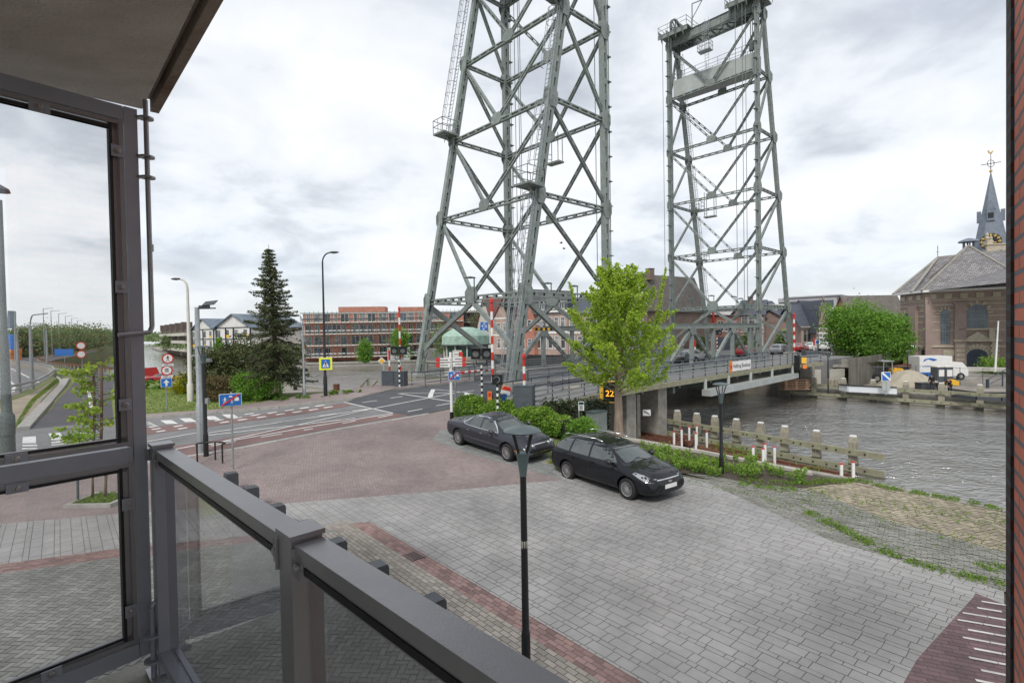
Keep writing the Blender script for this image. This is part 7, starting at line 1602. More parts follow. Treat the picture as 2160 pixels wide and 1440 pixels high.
# fenders in the water
def fender(base, pts_px, zw, hpost, label, w_=.42, zr=(.55, -.9), ext=1.6, face=(-1), zz=-3.0):
    t = thing('timber_fender', label, 'timber fender', base[0]); d = (base[-1]-base[0]).normalized(); nn = Vector((-d.y, d.x, 0))
    for i, p in enumerate(base):
        m = MB(); h = hpost; m.box((p.x, p.y, (zz-.8+zz+h-.35)/2), (w_, w_, h+.45), TH); m.lathe([(w_*.70, zz+h-.36), (w_*.54, zz+h-.05)], (p.x, p.y, 0), 4, ph=.5+TH/(math.pi/2)); o = m.build('pile', M['wood'], t, True)
        m = MB(); m.box((p.x, p.y, zz+h-.02), (w_*.72, w_*.72, .07), TH); m.build('white_cap', M['white'], o, True); m = MB(); m.box((p.x, p.y, zz+.1), (w_+.01, w_+.01, .7), TH); m.build('wet_foot', M['wood_wet'], o, True)
    for z in zr:
        m = MB(); m.beam(base[0]+Vector((0, 0, 0))*0+Vector((0, 0, z-base[0].z))-d*.4+nn*(face*w_*.72), base[-1]+Vector((0, 0, z-base[-1].z))+d*ext+nn*(face*w_*.72), .2, .33); o = m.build('walings', M['wood_green'], t, True); m = MB(); L_ = (base[-1]-base[0]).length
        for i, p in enumerate(base):
            for k in (-.7, 0, .75): q = Vector((p.x, p.y, z))+d*k+nn*(face*(w_*.72+.1)); m.tube(q, q+nn*face*.03, .05, seg=8)
        m.build('bolt_heads', M['black'], o, True)
    return t
f0, f1 = P(1800, 993, -3), P(1351, 905, -3)
fb = [f1.lerp(f0, k) for k in (0, .13, .235, .345, .44, .545, .655, .755, .875, 1.0)]
hp = 5-(920-688)/FPX*f0.y+3
fender(fb, None, -3, hp, 'long grey timber fender of white capped piles on this side of the canal', zr=(hp-3-.85, hp-3-1.75), face=-1 if True else 1)
g0, g1 = B(65.0, -2.6, -3), B(65.0, 21.5, -3)
gb_ = [g1.lerp(g0, k/8.0) for k in range(9)]
gb_ = [B(65.0, n_, -3) for n_ in (22.5, 19.6, 16.7, 14, 11.2, 8.4, 5.6, 2.8, -.6)]
fender(gb_, None, -3, 2.35, 'grey timber fender of white capped piles along the far quay', w_=.5, zr=(-1.55, -2.55), ext=1.4, face=1 if False else -1)
for k, (px_, py_) in enumerate(((1747, 812), (1755, 812), (1763, 812))):
    b = P(px_, py_+6, -1.95); m = MB(); m.lathe([(.22, -.2), (.2, .9), (.1, 1.05)], b, 10); o = m.build('timber_pile', M['wood']); props(o, ['left', 'middle', 'right'][k]+' one of three short rounded timber piles behind the far fender', 'pile', 'pile cluster behind the far fender')
# rusty frames and white marker stakes
def frame(pl_, label, zz=-2.75):
    t = thing('steel_frame', label, 'steel frame', P(*pl_[0], zz), 0, 'rusty frames floating by the fender'); m = MB(); q = [P(*p, zz) for p in pl_]
    for a, b in zip(q, q[1:]+q[:1]): m.beam(a, b, .22, .28)
    for k in (.33, .66): m.beam(lerp(q[0], q[3], k), lerp(q[1], q[2], k), .12, .12)
    for k in (.2, .4, .6, .8): m.beam(lerp(q[0], q[1], k), lerp(q[3], q[2], k), .12, .12)
    m.build('frame', M['rust'], t, True); return t
frame([(1325, 925), (1425, 943), (1442, 930), (1350, 914)], 'larger rusty steel frame floating left between bed and fender'); frame([(1440, 930), (1455, 936), (1466, 925), (1425, 918)], 'small rusty steel frame right of the larger one')
frame([(1470, 945), (1600, 975), (1612, 968), (1500, 940)], 'overgrown rusty frame in the middle of the floating row'); frame([(1610, 982), (1790, 1012), (1800, 1007), (1640, 974)], 'long narrow rusty frame at the right end of the floating row')
for i, (px_, pyt, pyb) in enumerate(((1346, 888, 916), (1363, 884, 906), (1422, 909, 940), (1438, 903, 936), (1454, 898, 930), (1470, 896, 926), (1468, 912, 945), (1491, 909, 942), (1589, 940, 975), (1610, 944, 981), (1614, 934, 975), (1634, 940, 976), (1775, 976, 1013), (1800, 972, 1011))):
    b = P(px_, pyb, -2.7); h = (pyb-pyt)/FPX*b.y; t = thing('marker_stake', ORL[i]+' of the white red tipped marker stakes on the floating frames', 'marker stake', b, 0, 'white marker stakes on the floating frames')
    m = MB(); m.tube((0, 0, -.3), (0, 0, h-.07), .075, seg=10); m.build('stake', M['white'], t); m = MB(); m.tube((0, 0, h-.07), (0, 0, h), .08, seg=10); m.build('red_tip', M['red'], t)
c = Q(1364, 870, 36.5); m = MB(); m.box(c, (.55, .05, .42)); o = m.build('no_mooring_sign', M['white']); props(o, 'small white sign with black mark on the first fender pile', 'sign'); m = MB(); m.beam(c+Vector((-.2, -.04, .12)), c+Vector((.2, -.04, -.12)), .02, .06); m.build('mark', M['black'], o, True)
# ------------------------------------------------------------ vegetation
NPR = np.random.RandomState(11)
def leaf_mesh(name, C, size, mt, parent=None, tone=None, aspect=.6, up=0., squash=None, loc=None):
    """C: n x 3 leaf centres (local); each leaf a small folded diamond with its own direction"""
    n = len(C); d = NPR.normal(size=(n, 3)); d[:, 2] *= (1-up*.7); d /= np.linalg.norm(d, axis=1)[:, None]
    e = NPR.normal(size=(n, 3)); e -= d*(e*d).sum(1)[:, None]; e /= np.linalg.norm(e, axis=1)[:, None]
    s = size*(.6+.8*NPR.rand(n))[:, None]
    V = np.empty((n, 4, 3)); V[:, 0] = C-d*s*.5; V[:, 1] = C+e*s*.5*aspect; V[:, 2] = C+d*s*.5; V[:, 3] = C-e*s*.5*aspect
    me = bpy.data.meshes.new(name); me.vertices.add(4*n); me.vertices.foreach_set('co', V.ravel())
    me.loops.add(4*n); me.loops.foreach_set('vertex_index', np.arange(4*n, dtype=np.int32)); me.polygons.add(n)
    me.polygons.foreach_set('loop_start', np.arange(0, 4*n, 4, dtype=np.int32)); me.polygons.foreach_set('loop_total', np.full(n, 4, dtype=np.int32))
    me.update(calc_edges=True); me.validate()
    a = me.attributes.new('rnd', 'FLOAT', 'FACE'); t = NPR.rand(n)*.5+.25 if tone is None else np.clip(tone+NPR.normal(0, .19, n), 0, 1)
    a.data.foreach_set('value', t.astype(np.float32)); me.materials.append(M[mt])
    o = bpy.data.objects.new(name, me); COL.objects.link(o)
    if loc is not None: o.location = loc
    if parent is not None: o.parent = parent; KIDS.setdefault(parent.name, []).append(o)
    return o
def clumps(k, n, rad, cr, shell=.55, flat=.7, hole=0.):
    """k clumps of n leaves inside an ellipsoid of radii rad"""
    P_, T_ = [], []
    while len(P_) < k:
        v = NPR.normal(size=3); v /= np.linalg.norm(v); r = (shell+(1-shell)*NPR.rand()**.6)
        c = v*r*np.array(rad)*(1+.18*NPR.normal())
        if NPR.rand() < hole: continue
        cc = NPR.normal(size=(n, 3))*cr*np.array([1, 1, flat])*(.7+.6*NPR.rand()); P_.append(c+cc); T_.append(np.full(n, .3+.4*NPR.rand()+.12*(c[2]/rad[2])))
    return np.concatenate(P_), np.concatenate(T_)
def trunk_mb(base_r, h, top_r=.4, bend=.1, limbs=6, rad=(2, 2, 2), cz=None, seg=8):
    m = MB(); pts = [Vector((bend*math.sin(i*.9)*i/5, bend*math.cos(i*1.3)*i/5, h*i/5)) for i in range(6)]
    for i in range(5): m.tube(pts[i], pts[i+1], lerp(base_r, base_r*top_r, i/5)*(1.25 if i == 0 else 1), lerp(base_r, base_r*top_r, (i+1)/5), seg, cap=False)
    for k in range(limbs):
        a = 2*math.pi*k/limbs+.5; z = h*(.45+.5*random.random()); p = pts[min(4, int(z/h*5))].copy(); p.z = z
        q = p+Vector((math.cos(a)*rad[0]*.45, math.sin(a)*rad[1]*.45, rad[2]*.5)); e = p+Vector((math.cos(a)*rad[0]*.85, math.sin(a)*rad[1]*.85, rad[2]*(.5+.5*random.random())))
        m.tube(p, q, base_r*.42, base_r*.26, 6, cap=False); m.tube(q, e, base_r*.26, base_r*.08, 5, cap=False)
    return m
def tree(name, label, base, h, rad, cz, nclump, nleaf, size, mt, cr=None, r0=.2, group=None, bark='bark', cat='tree', limbs=7, shell=.5, hole=0., flat=.7):
    t = thing(name, label, cat, base, 0, group); trunk_mb(r0, h, limbs=limbs, rad=rad).build('trunk', M[bark], t, smooth=True)
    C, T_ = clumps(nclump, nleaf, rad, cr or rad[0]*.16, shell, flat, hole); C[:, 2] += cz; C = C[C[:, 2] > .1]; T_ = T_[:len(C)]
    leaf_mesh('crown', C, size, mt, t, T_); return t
def shrub(name, label, base, rad, ncl, nl, size, mt, group=None, cat='shrub', shell=.6):
    t = thing(name, label, cat, base, 0, group); m = MB()
    for k in range(5): a = k*1.3; m.tube((0, 0, -.05), (math.cos(a)*rad[0]*.6, math.sin(a)*rad[1]*.6, rad[2]*1.1), .03, .01, 5, cap=False)
    m.build('stems', M['bark'], t); C, T_ = clumps(ncl, nl, rad, min(rad)*.22, shell, .8); C[:, 2] += rad[2]*.9; k_ = C[:, 2] > .0; leaf_mesh('crown', C[k_], size, mt, t, T_[k_]); return t
# the ginkgo like tree by the bridge
gb0 = P(1305, 925, 0); t = thing('ginkgo_tree', 'bright yellow green young tree with upward branches in front of the bridge deck', 'tree', gb0)
m = MB(); tp = [Vector((0, 0, -.1)), Vector((.02, .02, 1.2)), Vector((.0, 0, 2.6)), Vector((-.05, .03, 4.2)), Vector((.0, .0, 5.8)), Vector((.04, 0, 7.4))]; rr_ = [.24, .19, .15, .10, .06, .02]
for i in range(5): m.tube(tp[i], tp[i+1], rr_[i], rr_[i+1], 10, cap=False)
LC, LT = [], []
def spray(p, q, dens, spread, tone):
    L_ = (q-p).length; n = int(L_*dens); t_ = NPR.rand(n)**.85; base = np.array(p)[None]+np.outer(t_, np.array(q-p)); w_ = spread*(1.05-t_*.75)
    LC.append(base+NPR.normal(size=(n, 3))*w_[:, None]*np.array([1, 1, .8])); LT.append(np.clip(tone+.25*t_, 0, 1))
for k in range(46):
    f = k/45; z = 2.0+4.4*f**1.05; a = k*2.4+NPR.rand()*.5; ln = (3.2 if f < .5 else 3.2-3.3*(f-.5))*(.72+.4*NPR.rand()); el = .30+.85*f+.15*NPR.rand()
    p = Vector((0, 0, z)); d = Vector((math.cos(a)*math.cos(el), math.sin(a)*math.cos(el), math.sin(el))); mid = p+d*ln*.55; q = mid+(d+Vector((0, 0, .35 if f > .1 else -.1))).normalized()*ln*.5
    m.tube(p, mid, .035*(1.3-f), .022, 6, cap=False); m.tube(mid, q, .022, .006, 5, cap=False); tn = .25+.3*NPR.rand(); spray(p+d*ln*.2, mid, 70, .22, tn); spray(mid, q, 130, .17, tn+.1)
    for j in range(5):
        s0_ = lerp(p, q, .3+.14*j); v = Vector(NPR.normal(size=3)); v.z = abs(v.z)*.9+.15; v.normalize(); e = s0_+v*(.45+.55*NPR.rand()); m.tube(s0_, e, .012, .004, 4, cap=False); spray(s0_, e, 130, .12, tn+.05)
for k in range(9): # long leaders standing out of the top
    a = k*.75; r = .25+1.5*NPR.rand(); b_ = Vector((math.cos(a)*r, math.sin(a)*r, 5.6-.35*r)); e = b_+Vector((math.cos(a)*.5, math.sin(a)*.5, 1.5+1.3*NPR.rand())); m.tube(b_, e, .018, .004, 5, cap=False); spray(b_, e, 130, .085, .55)
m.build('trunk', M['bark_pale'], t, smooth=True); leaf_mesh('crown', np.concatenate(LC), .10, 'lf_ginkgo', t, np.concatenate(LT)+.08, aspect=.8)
# tall conifer
fb0 = T(588, 838); k = fb0.y/FPX; Hf = 322*k; t = thing('conifer_tree', 'tall dark spruce with a bare lower trunk beside the canal', 'tree', fb0)
m = MB(); m.tube((0, 0, -.1), (-.25, 0, Hf*.6), .2, .1, 9, cap=False); m.tube((-.25, 0, Hf*.6), (-.4, 0, Hf), .1, .01, 8, cap=False); LC, LT = [], []; z = Hf*.16; i = 0
while z < Hf*.985:
    f = (z-Hf*.16)/(Hf*.84); R_ = 78*k*(1-f)**.85*(.85+.3*NPR.rand())+.12; nb = 9 if f < .7 else 7
    for j in range(nb):
        a = 2*math.pi*(j+.37*i)/nb+NPR.rand()*.4; r = R_*(.45+.75*NPR.rand()); x0 = -.25*min(1, z/(Hf*.6))-.15*max(0, (z-Hf*.6)/(Hf*.4)); p = Vector((x0, 0, z)); dr = Vector((math.cos(a), math.sin(a), 0)); e1 = p+dr*r*.6+UPZ*(-.12*r); e2 = p+dr*r+UPZ*(-.08*r if f > .3 else -.35*r); m.tube(p, e1, .022, .012, 4, cap=False); m.tube(e1, e2, .012, .004, 4, cap=False)
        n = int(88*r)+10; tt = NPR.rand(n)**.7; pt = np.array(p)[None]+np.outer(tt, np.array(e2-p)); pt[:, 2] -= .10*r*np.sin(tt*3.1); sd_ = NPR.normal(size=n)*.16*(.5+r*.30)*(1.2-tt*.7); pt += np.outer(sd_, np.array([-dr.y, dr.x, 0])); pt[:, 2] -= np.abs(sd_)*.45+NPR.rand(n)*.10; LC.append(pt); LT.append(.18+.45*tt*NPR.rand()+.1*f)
    z += Hf*(.033-.012*f); i += 1
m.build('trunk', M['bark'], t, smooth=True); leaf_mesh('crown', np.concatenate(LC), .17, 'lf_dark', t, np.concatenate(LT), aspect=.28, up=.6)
# spreading dark shrubby tree left of it
yb = Q(525, 800, 36.5); yb.z = .5; tree('spreading_yew', 'wide bronze green spreading yew left of the tall spruce', yb, 2.0, (3.4, 2.2, 1.75), 2.55, 150, 150, .17, 'lf_yew', cr=.42, r0=.16, shell=.35, flat=.45)
shrub('laurel_shrub', 'rounded dark green shrub at the foot of the tall spruce', T(543, 842), (1.35, 1.0, .85), 60, 110, .12, 'lf_bright'); shrub('laurel_shrub', 'small bright green upright shrub behind the rounded dark one', T(512, 836), (.45, .45, .75), 20, 70, .11, 'lf_hedge')
shrub('flowering_shrub', 'reddish green shrub on the lawn right of the black lamp post', T(458, 840), (1.05, .8, .68), 45, 100, .10, 'lf_rust'); shrub('flowering_shrub', 'low reddish shrub in front of the larger reddish one', T(452, 846), (.8, .5, .32), 22, 80, .09, 'lf_rust')
shrub('golden_shrub', 'yellow green shrub left of the camera mast', T(388, 829), (.85, .7, .62), 40, 100, .11, 'lf_yellow'); shrub('golden_shrub', 'yellow green shrub right of the black lamp post, behind the reddish shrub', T(440, 826), (.7, .6, .55), 30, 90, .11, 'lf_yellow')
shrub('low_hedge_plant', 'low green planting at the far edge of the lawn by the glass screen', T(318, 820), (1.7, .6, .30), 34, 80, .12, 'lf_bright')
for px_, py_, r, lab in ((598, 846, .55, 'low green weeds below the spruce trunk'), (640, 842, .5, 'low weeds right of the spruce trunk'), (720, 834, .75, 'weedy green clump right of the tall black lamp post'), (748, 830, .6, 'weeds at the foot of the wooden handrail'), (687, 840, .25, 'tuft of grass round the foot of the tall black lamp post')): shrub('weed_clump', lab, T(px_, py_), (r, r*.5, r*.26), 14, 60, .10, 'lf_hedge', cat='plant')
# hedge beside the saloon
t = thing('hedge', 'fresh green clipped hedge behind the dark grey saloon', 'hedge', T(1030, 870)); o_ = wloc(t); ha, hb = T(966, 884)+Vector((.25, .5, 0)), Vector((2.5, 23.6, .35)); C = []; n = 19000
tt = NPR.rand(n); ang = NPR.rand(n)*math.pi; rr2 = 1+.08*NPR.normal(size=n); ax_ = np.array(hb-ha); px2 = np.array([-(hb-ha).y, (hb-ha).x, 0])/np.hypot((hb-ha).x, (hb-ha).y)
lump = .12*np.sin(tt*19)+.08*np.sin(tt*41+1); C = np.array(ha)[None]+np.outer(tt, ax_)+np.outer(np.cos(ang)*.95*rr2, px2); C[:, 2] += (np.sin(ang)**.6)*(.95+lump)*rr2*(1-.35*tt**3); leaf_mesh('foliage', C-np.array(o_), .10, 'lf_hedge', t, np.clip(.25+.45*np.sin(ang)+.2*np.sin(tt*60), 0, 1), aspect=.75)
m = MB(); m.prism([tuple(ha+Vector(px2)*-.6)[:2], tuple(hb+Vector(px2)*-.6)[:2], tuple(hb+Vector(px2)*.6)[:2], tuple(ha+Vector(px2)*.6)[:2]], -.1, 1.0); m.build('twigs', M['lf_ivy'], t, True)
shrub('shrub', 'dark leafy shrub at the right end of the hedge above the embankment', Vector((2.9, 22.6, .1)), (.7, .7, .55), 40, 80, .10, 'lf_bright'); shrub('shrub', 'loose green shrub between the two parked cars', Vector((2.3, 20.4, .05)), (.5, .6, .26), 26, 60, .10, 'lf_hedge'); shrub('flowering_plant', 'small yellow flowered plant between the two parked cars', Vector((1.62, 19.0, .05)), (.3, .3, .22), 14, 50, .07, 'lf_yellow', cat='plant'); shrub('shrub', 'low scrubby shrub behind the black estate car', Vector((3.3, 20.0, .0)), (.6, .5, .22), 20, 60, .09, 'lf_hedge')
t = thing('ivy', 'dark ivy hanging over the abutment wall under the cycle deck', 'ivy', Vector((3.2, 26.6, 0))); C = NPR.rand(5200, 3)*np.array([3.4, .5, 1.75])+np.array([-1.7, -.2, -.3])+NPR.normal(size=(5200, 3))*.08; leaf_mesh('foliage', C, .13, 'lf_ivy', t)
m = MB(); m.box((0, .35, .3), (3.6, .5, 1.5)); m.build('backing_wall', M['concrete_dark'], t)
# bed plants
def bedplant(s_, kind):
    t = thing('bed_plant', 'x', 'plant', (0, 0, 0), 0, 'young leafy plants in the dark soil bed'); C = []; T_ = []
    for k in range(9):
        a = k*2.4; hh = (.30+.25*NPR.rand())*s_; r = .13*NPR.rand()**.5*s_; n = 15; zz = NPR.rand(n)**.7*hh; C.append(np.stack([r*np.cos(a)*(1+zz)+NPR.normal(size=n)*.035, r*np.sin(a)*(1+zz)+NPR.normal(size=n)*.035, zz+.03], 1)); T_.append(.2+.6*zz/hh)
    leaf_mesh('leaves', np.concatenate(C), .115*s_, kind, t, np.concatenate(T_), aspect=.45); return t
protos = [bedplant(1.0, 'lf_plant'), bedplant(1.25, 'lf_plant'), bedplant(.8, 'lf_plant'), bedplant(1.1, 'lf_hedge')]; used = set(); spots = []
for row, (y0_, y1_, x0_, x1_, n) in enumerate(((943, 1004, 1345, 1590, 13), (952, 1012, 1340, 1600, 13), (968, 1008, 1362, 1520, 10), (984, 1000, 1400, 1500, 7), (1000, 1018, 1590, 1700, 5), (962, 1000, 1520, 1660, 7))):
    for i in range(n): f = (i+.5)/n; spots.append((('kerb side', 'second', 'middle', 'car side', 'right hand front', 'lamp post')[row], i, lerp(x0_, x1_, f)+random.uniform(-6, 6), lerp(y0_, y1_, f)+random.uniform(-3, 3)))
for i, (rw_, ri_, px_, py_) in enumerate(spots):
    k = (i*7) % 4; pr = protos[k]; c = pr if k not in used else copy_tree(pr); used.add(k); p = P(px_, py_, .03); c.location = p; c.rotation_euler = (0, 0, random.random()*6.3); s = random.uniform(.5, .85); c.scale = (s, s, s); c['label'] = ORL[ri_]+' plant of the '+rw_+' row in the soil bed'
# grass strips and weeds on the quay
def grass(name, pts_, w_, n, mt='lf_grass', size=.10, z=0., fn=None):
    q = [P(*p, z) for p in pts_]; seg = [(a, b) for a, b in zip(q, q[1:])]; C = []
    for a, b in seg:
        k = int(n*(b-a).length); tt = NPR.rand(k); nn = np.array([-(b-a).y, (b-a).x, 0]); nn /= np.linalg.norm(nn); dens = (np.sin(tt*17+a.x*3)+np.sin(tt*7.3+a.y*2) > -1.1); C.append((np.array(a)[None]+np.outer(tt, np.array(b-a))+np.outer(NPR.normal(size=k)*w_, nn))[dens])
    C = np.concatenate(C); C[:, 2] += NPR.rand(len(C))*.06+.02; o = leaf_mesh(name, C, size, mt, None, aspect=.35); o['kind'] = 'stuff'; return o
grass('grass_strip', ((1660, 1022), (1750, 1016), (1812, 1014), (1870, 1030), (1960, 1046), (2060, 1064), (2118, 1078)), .12, 420, size=.07); grass('grass_strip', ((1700, 1080), (1790, 1125), (1880, 1172), (1980, 1205), (2060, 1222), (2118, 1232)), .10, 330, size=.07); grass('grass_strip', ((2070, 1200), (2118, 1196)), .12, 400, size=.07)
grass('joint_weeds', ((1640, 1030), (1720, 1062), (1840, 1100), (2000, 1130), (2118, 1165)), .30, 90, size=.07); grass('joint_weeds', ((1700, 1040), (1850, 1060), (2000, 1085), (2118, 1110)), .5, 130, size=.07); grass('joint_weeds', ((1440, 1012), (1600, 1048), (1760, 1110), (1900, 1170)), .18, 70, size=.06); grass('joint_weeds', ((1560, 1020), (1620, 1030), (1680, 1034)), .15, 300, size=.08); grass('bed_weeds', ((1560, 1012), (1700, 1022), (1790, 1018)), .10, 200, size=.07)
grass('frame_weeds', ((1500, 938), (1560, 950), (1590, 966)), .5, 160, z=-2.7, size=.16); grass('frame_weeds', ((1700, 985), (1740, 992)), .3, 200, z=-2.7, size=.14)
# lawn and verge blades along their near edges
def turf(name, poly, n, mt='lf_grass', size=.12):
    xs = [p.x for p in poly]; ys = [p.y for p in poly]; pl2 = [(p.x, p.y) for p in poly]; C = []
    while len(C) < n:
        x, y = random.uniform(min(xs), max(xs)), random.uniform(min(ys), max(ys))
        if inside((x, y), pl2): C.append((x, y, hg(y)+.02))
    o = leaf_mesh(name, np.array(C), size, mt, None, aspect=.3); o['kind'] = 'stuff'
turf('lawn_grass', px((292, 880), (460, 866), (572, 855), (580, 842), (470, 818), (400, 812), (292, 818)), 7000)
turf('verge_grass', px((26, 905), (60, 850), (118, 800), (126, 804), (60, 865), (34, 905)), 3000)
# young tree behind the glass
b = T(213, 1058); t = thing('young_tree', 'thin young tree with two stems in a square planter behind the glass screen', 'tree', b); k = b.y/FPX; m = MB(); m.path([Vector((-.25, 0, 0)), Vector((-.22, 0, 1.2)), Vector((-.12, 0, 2.4)), Vector((-.1, 0, 3.9))], .035, 7); m.path([Vector((.12, 0, 0)), Vector((.18, 0, .8)), Vector((.05, 0, 1.5)), Vector((.1, 0, 2.6)), Vector((.15, 0, 4.2))], .04, 7); LC, LT = [], []
for i in range(30):
    z = 1.75+2.5*i/30; a = math.pi+NPR.normal()*.9 if i % 3 else NPR.rand()*6.3; ln = (1.25 if z < 2.8 else .85)*(.6+.55*NPR.rand())*(1.25 if i % 5 == 0 and z < 2.6 else 1); p = Vector((.02, 0, z)); e = p+Vector((math.cos(a)*ln, math.sin(a)*ln*.8, ln*.12+.1*NPR.normal())); m.tube(p, e, .016, .005, 5, cap=False); spray(lerp(p, e, .25), e, 85, .10, .35+.3*NPR.rand())
m.build('trunk', M['bark'], t, smooth=True); leaf_mesh('crown', np.concatenate(LC), .105, 'lf_ginkgo', t, np.concatenate(LT)*.8, aspect=.75)
t = thing('planter_edging', 'square stone edging with grass round the young tree', 'planter', b); m = MB()
for (x0_, x1_, y0_, y1_) in ((-.65, .75, -.6, -.48), (-.65, .75, .5, .62), (-.65, -.53, -.48, .5), (.63, .75, -.48, .5)): m.span(x0_, x1_, y0_, y1_, -.05, .12)
m.build('edging', M['kerb'], t); C = NPR.rand(900, 3)*np.array([1.1, .95, .15])+np.array([-.5, -.46, .03]); leaf_mesh('grass', C, .12, 'lf_grass', t, aspect=.25); o = MB(); o.tube(b+Vector((-.62, -.1, 0)), b+Vector((-.60, -.1, 1.5)), .035); q = o.build('tree_stake', M['lampgreen']); props(q, 'dark green stake beside the young tree behind the glass', 'stake')
# trees on the far bank
tree('street_tree', 'larger round bright green street tree left of the church', Q(1813, 785, 72)-UPZ*1.2, 4.4, (3.9, 3.4, 4.2), 6.9, 150, 150, .28, 'lf_bright', cr=.62, r0=.28, shell=.5); tree('street_tree', 'smaller bright green street tree directly beside the church corner', Q(1884, 780, 77)-UPZ*1.0, 4, (2.1, 2.1, 3.4), 6.0, 80, 110, .30, 'lf_bright', cr=.6, r0=.2)
for px_, py_, Yv, r, mt, lab in ((1800, 786, 69, 1.6, 'lf_bright', 'dark shrub under the larger street tree'), (1832, 784, 68, 2.0, 'lf_hedge', 'loose shrub right of the larger street tree trunk'), (1868, 775, 71, 2.2, 'lf_bright', 'broad dark shrub left of the site shed'), (1862, 769, 68, .8, 'flower', 'lilac flowering bush above the loader'), (2106, 770, 72, 2.0, 'lf_plant', 'pale green shrub at the right edge by the church'), (1890, 770, 74, 1.6, 'lf_bright', 'dark shrub at the foot of the church corner')):
    b = Q(px_, py_, Yv); b.z -= r*.9; shrub('shrub', lab, b, (r, r*.8, r*.75), 46, 60, .26, mt)
g = MB(); a1, a2, a3, a4 = P(1800, 768, .6), P(1905, 758, .6), P(1925, 790, -1.9), P(1797, 800, -1.9); g.poly([tuple(a4), tuple(a3), tuple(a2), tuple(a1)]); g.poly([tuple(a4), tuple(a1), (a1.x, a1.y, -2)]); g.poly([tuple(a3), (a2.x, a2.y, -2), tuple(a2)]); struct('planted_slope', g, M['verge'])
for px_, pyt, pyb, Yv, wp, lab in ((845, 693, 752, 126, 17, 'egg shaped green tree in front of the red apartment building'), (770, 722, 762, 125, 10, 'narrow bright green tree at the apartment building quay')):
    b = Q(px_, pyb+8, Yv); b.z = -1.9; hh = (pyb-pyt)*Yv/FPX; tree('hornbeam', lab, b, hh*.5, (wp*Yv/FPX, wp*Yv/FPX, hh*.52), Q(px_, (pyt+pyb)/2, Yv).z+1.9, 70, 60, .4, 'lf_bright', cr=.5, r0=.15, shell=.3)
for px_, pyt, pyb, Yv, wp, lab, mt in ((1022, 655, 700, 125, 26, 'dark cedar behind the gabled houses', 'lf_dark'), (935, 690, 760, 120, 24, 'pale green tree between apartment building and keeper cabin', 'lf_wood'), (1478, 712, 748, 84, 14, 'dark green tree in front of the low brown building', 'lf_wood'), (1575, 705, 748, 82, 17, 'dark tree beside the far tower upright leg', 'lf_wood'), (1652, 700, 742, 84, 15, 'dark conical tree between the far tower legs', 'lf_wood'), (1243, 700, 755, 88, 12, 'green tree before the town houses', 'lf_wood'), (463, 712, 752, 140, 8, 'slim green tree in front of the white flats', 'lf_bright'), (350, 706, 735, 230, 8, 'green tree before the distant brown terrace', 'lf_wood')):
    b = Q(px_, pyb, Yv); hh = (pyb-pyt)*Yv/FPX; b.z = -1.0 if px_ < 1000 else 1.0; cz = Q(px_, (pyt+pyb)/2, Yv).z-b.z; tree('tree', lab, b, cz, (wp*Yv/FPX, wp*Yv/FPX, hh*.5), cz, 60, 60, .35, mt, cr=wp*Yv/FPX*.22, r0=.2, shell=.35)
# woodland along the road at the left
wl_ = [(-30, 105, 9.5), (5, 108, 10), (48, 112, 10.2), (66, 120, 10.4), (84, 128, 10.2), (100, 138, 10), (118, 146, 11.5), (134, 160, 12), (150, 172, 14), (166, 184, 15.0), (181, 204, 14), (196, 240, 13), (212, 290, 15), (225, 330, 16), (240, 380, 18)]
for i, (px_, Yv, hh) in enumerate(wl_):
    b = Q(px_, 740, Yv+8); b.z = 1; hh = min(hh*.72, 8.8); r = 4.3*(Yv/130)**.7; tree('woodland_tree', ORL[i]+' of the round green trees along the road behind the glass', b, hh*.5, (r, r, hh*.44), hh*.46, 60, 75, .55*(Yv/130)**.5, 'lf_wood', cr=r*.24, r0=.3, group='trees along the canal road', shell=.4, limbs=4)
def wood(name, pts_, hmax, n, size=1.6):
    C = []; T_ = []
    for (x0_, y0_), (x1_, y1_) in zip(pts_, pts_[1:]):
        k = n; tt = NPR.rand(k); hgt = hmax*(.75+.25*np.sin(tt*23+x0_)*np.sin(tt*9)); C.append(np.stack([x0_+(x1_-x0_)*tt+NPR.normal(size=k)*3, y0_+(y1_-y0_)*tt+NPR.normal(size=k)*3, 0+NPR.rand(k)**.6*hgt], 1)); T_.append(NPR.rand(k)*.6+.2)
    o = leaf_mesh(name, np.concatenate(C), size, 'lf_wood', None, np.concatenate(T_)); o['kind'] = 'stuff'
wood('distant_wood', [tuple(Q(a, 720, y))[:2] for a, y in ((-250, 140), (30, 150), (110, 190), (170, 240), (215, 330), (262, 520))], 6.8, 2200, 1.3)
wood('distant_wood', [tuple(Q(a, 720, y))[:2] for a, y in ((236, 700), (300, 800), (340, 620))], 13, 1500, 3.2); wood('shore_bushes', [tuple(Q(a, 720, y))[:2] for a, y in ((338, 296), (372, 244), (400, 215), (440, 188), (520, 152), (640, 140))], 2.4, 800, .9)
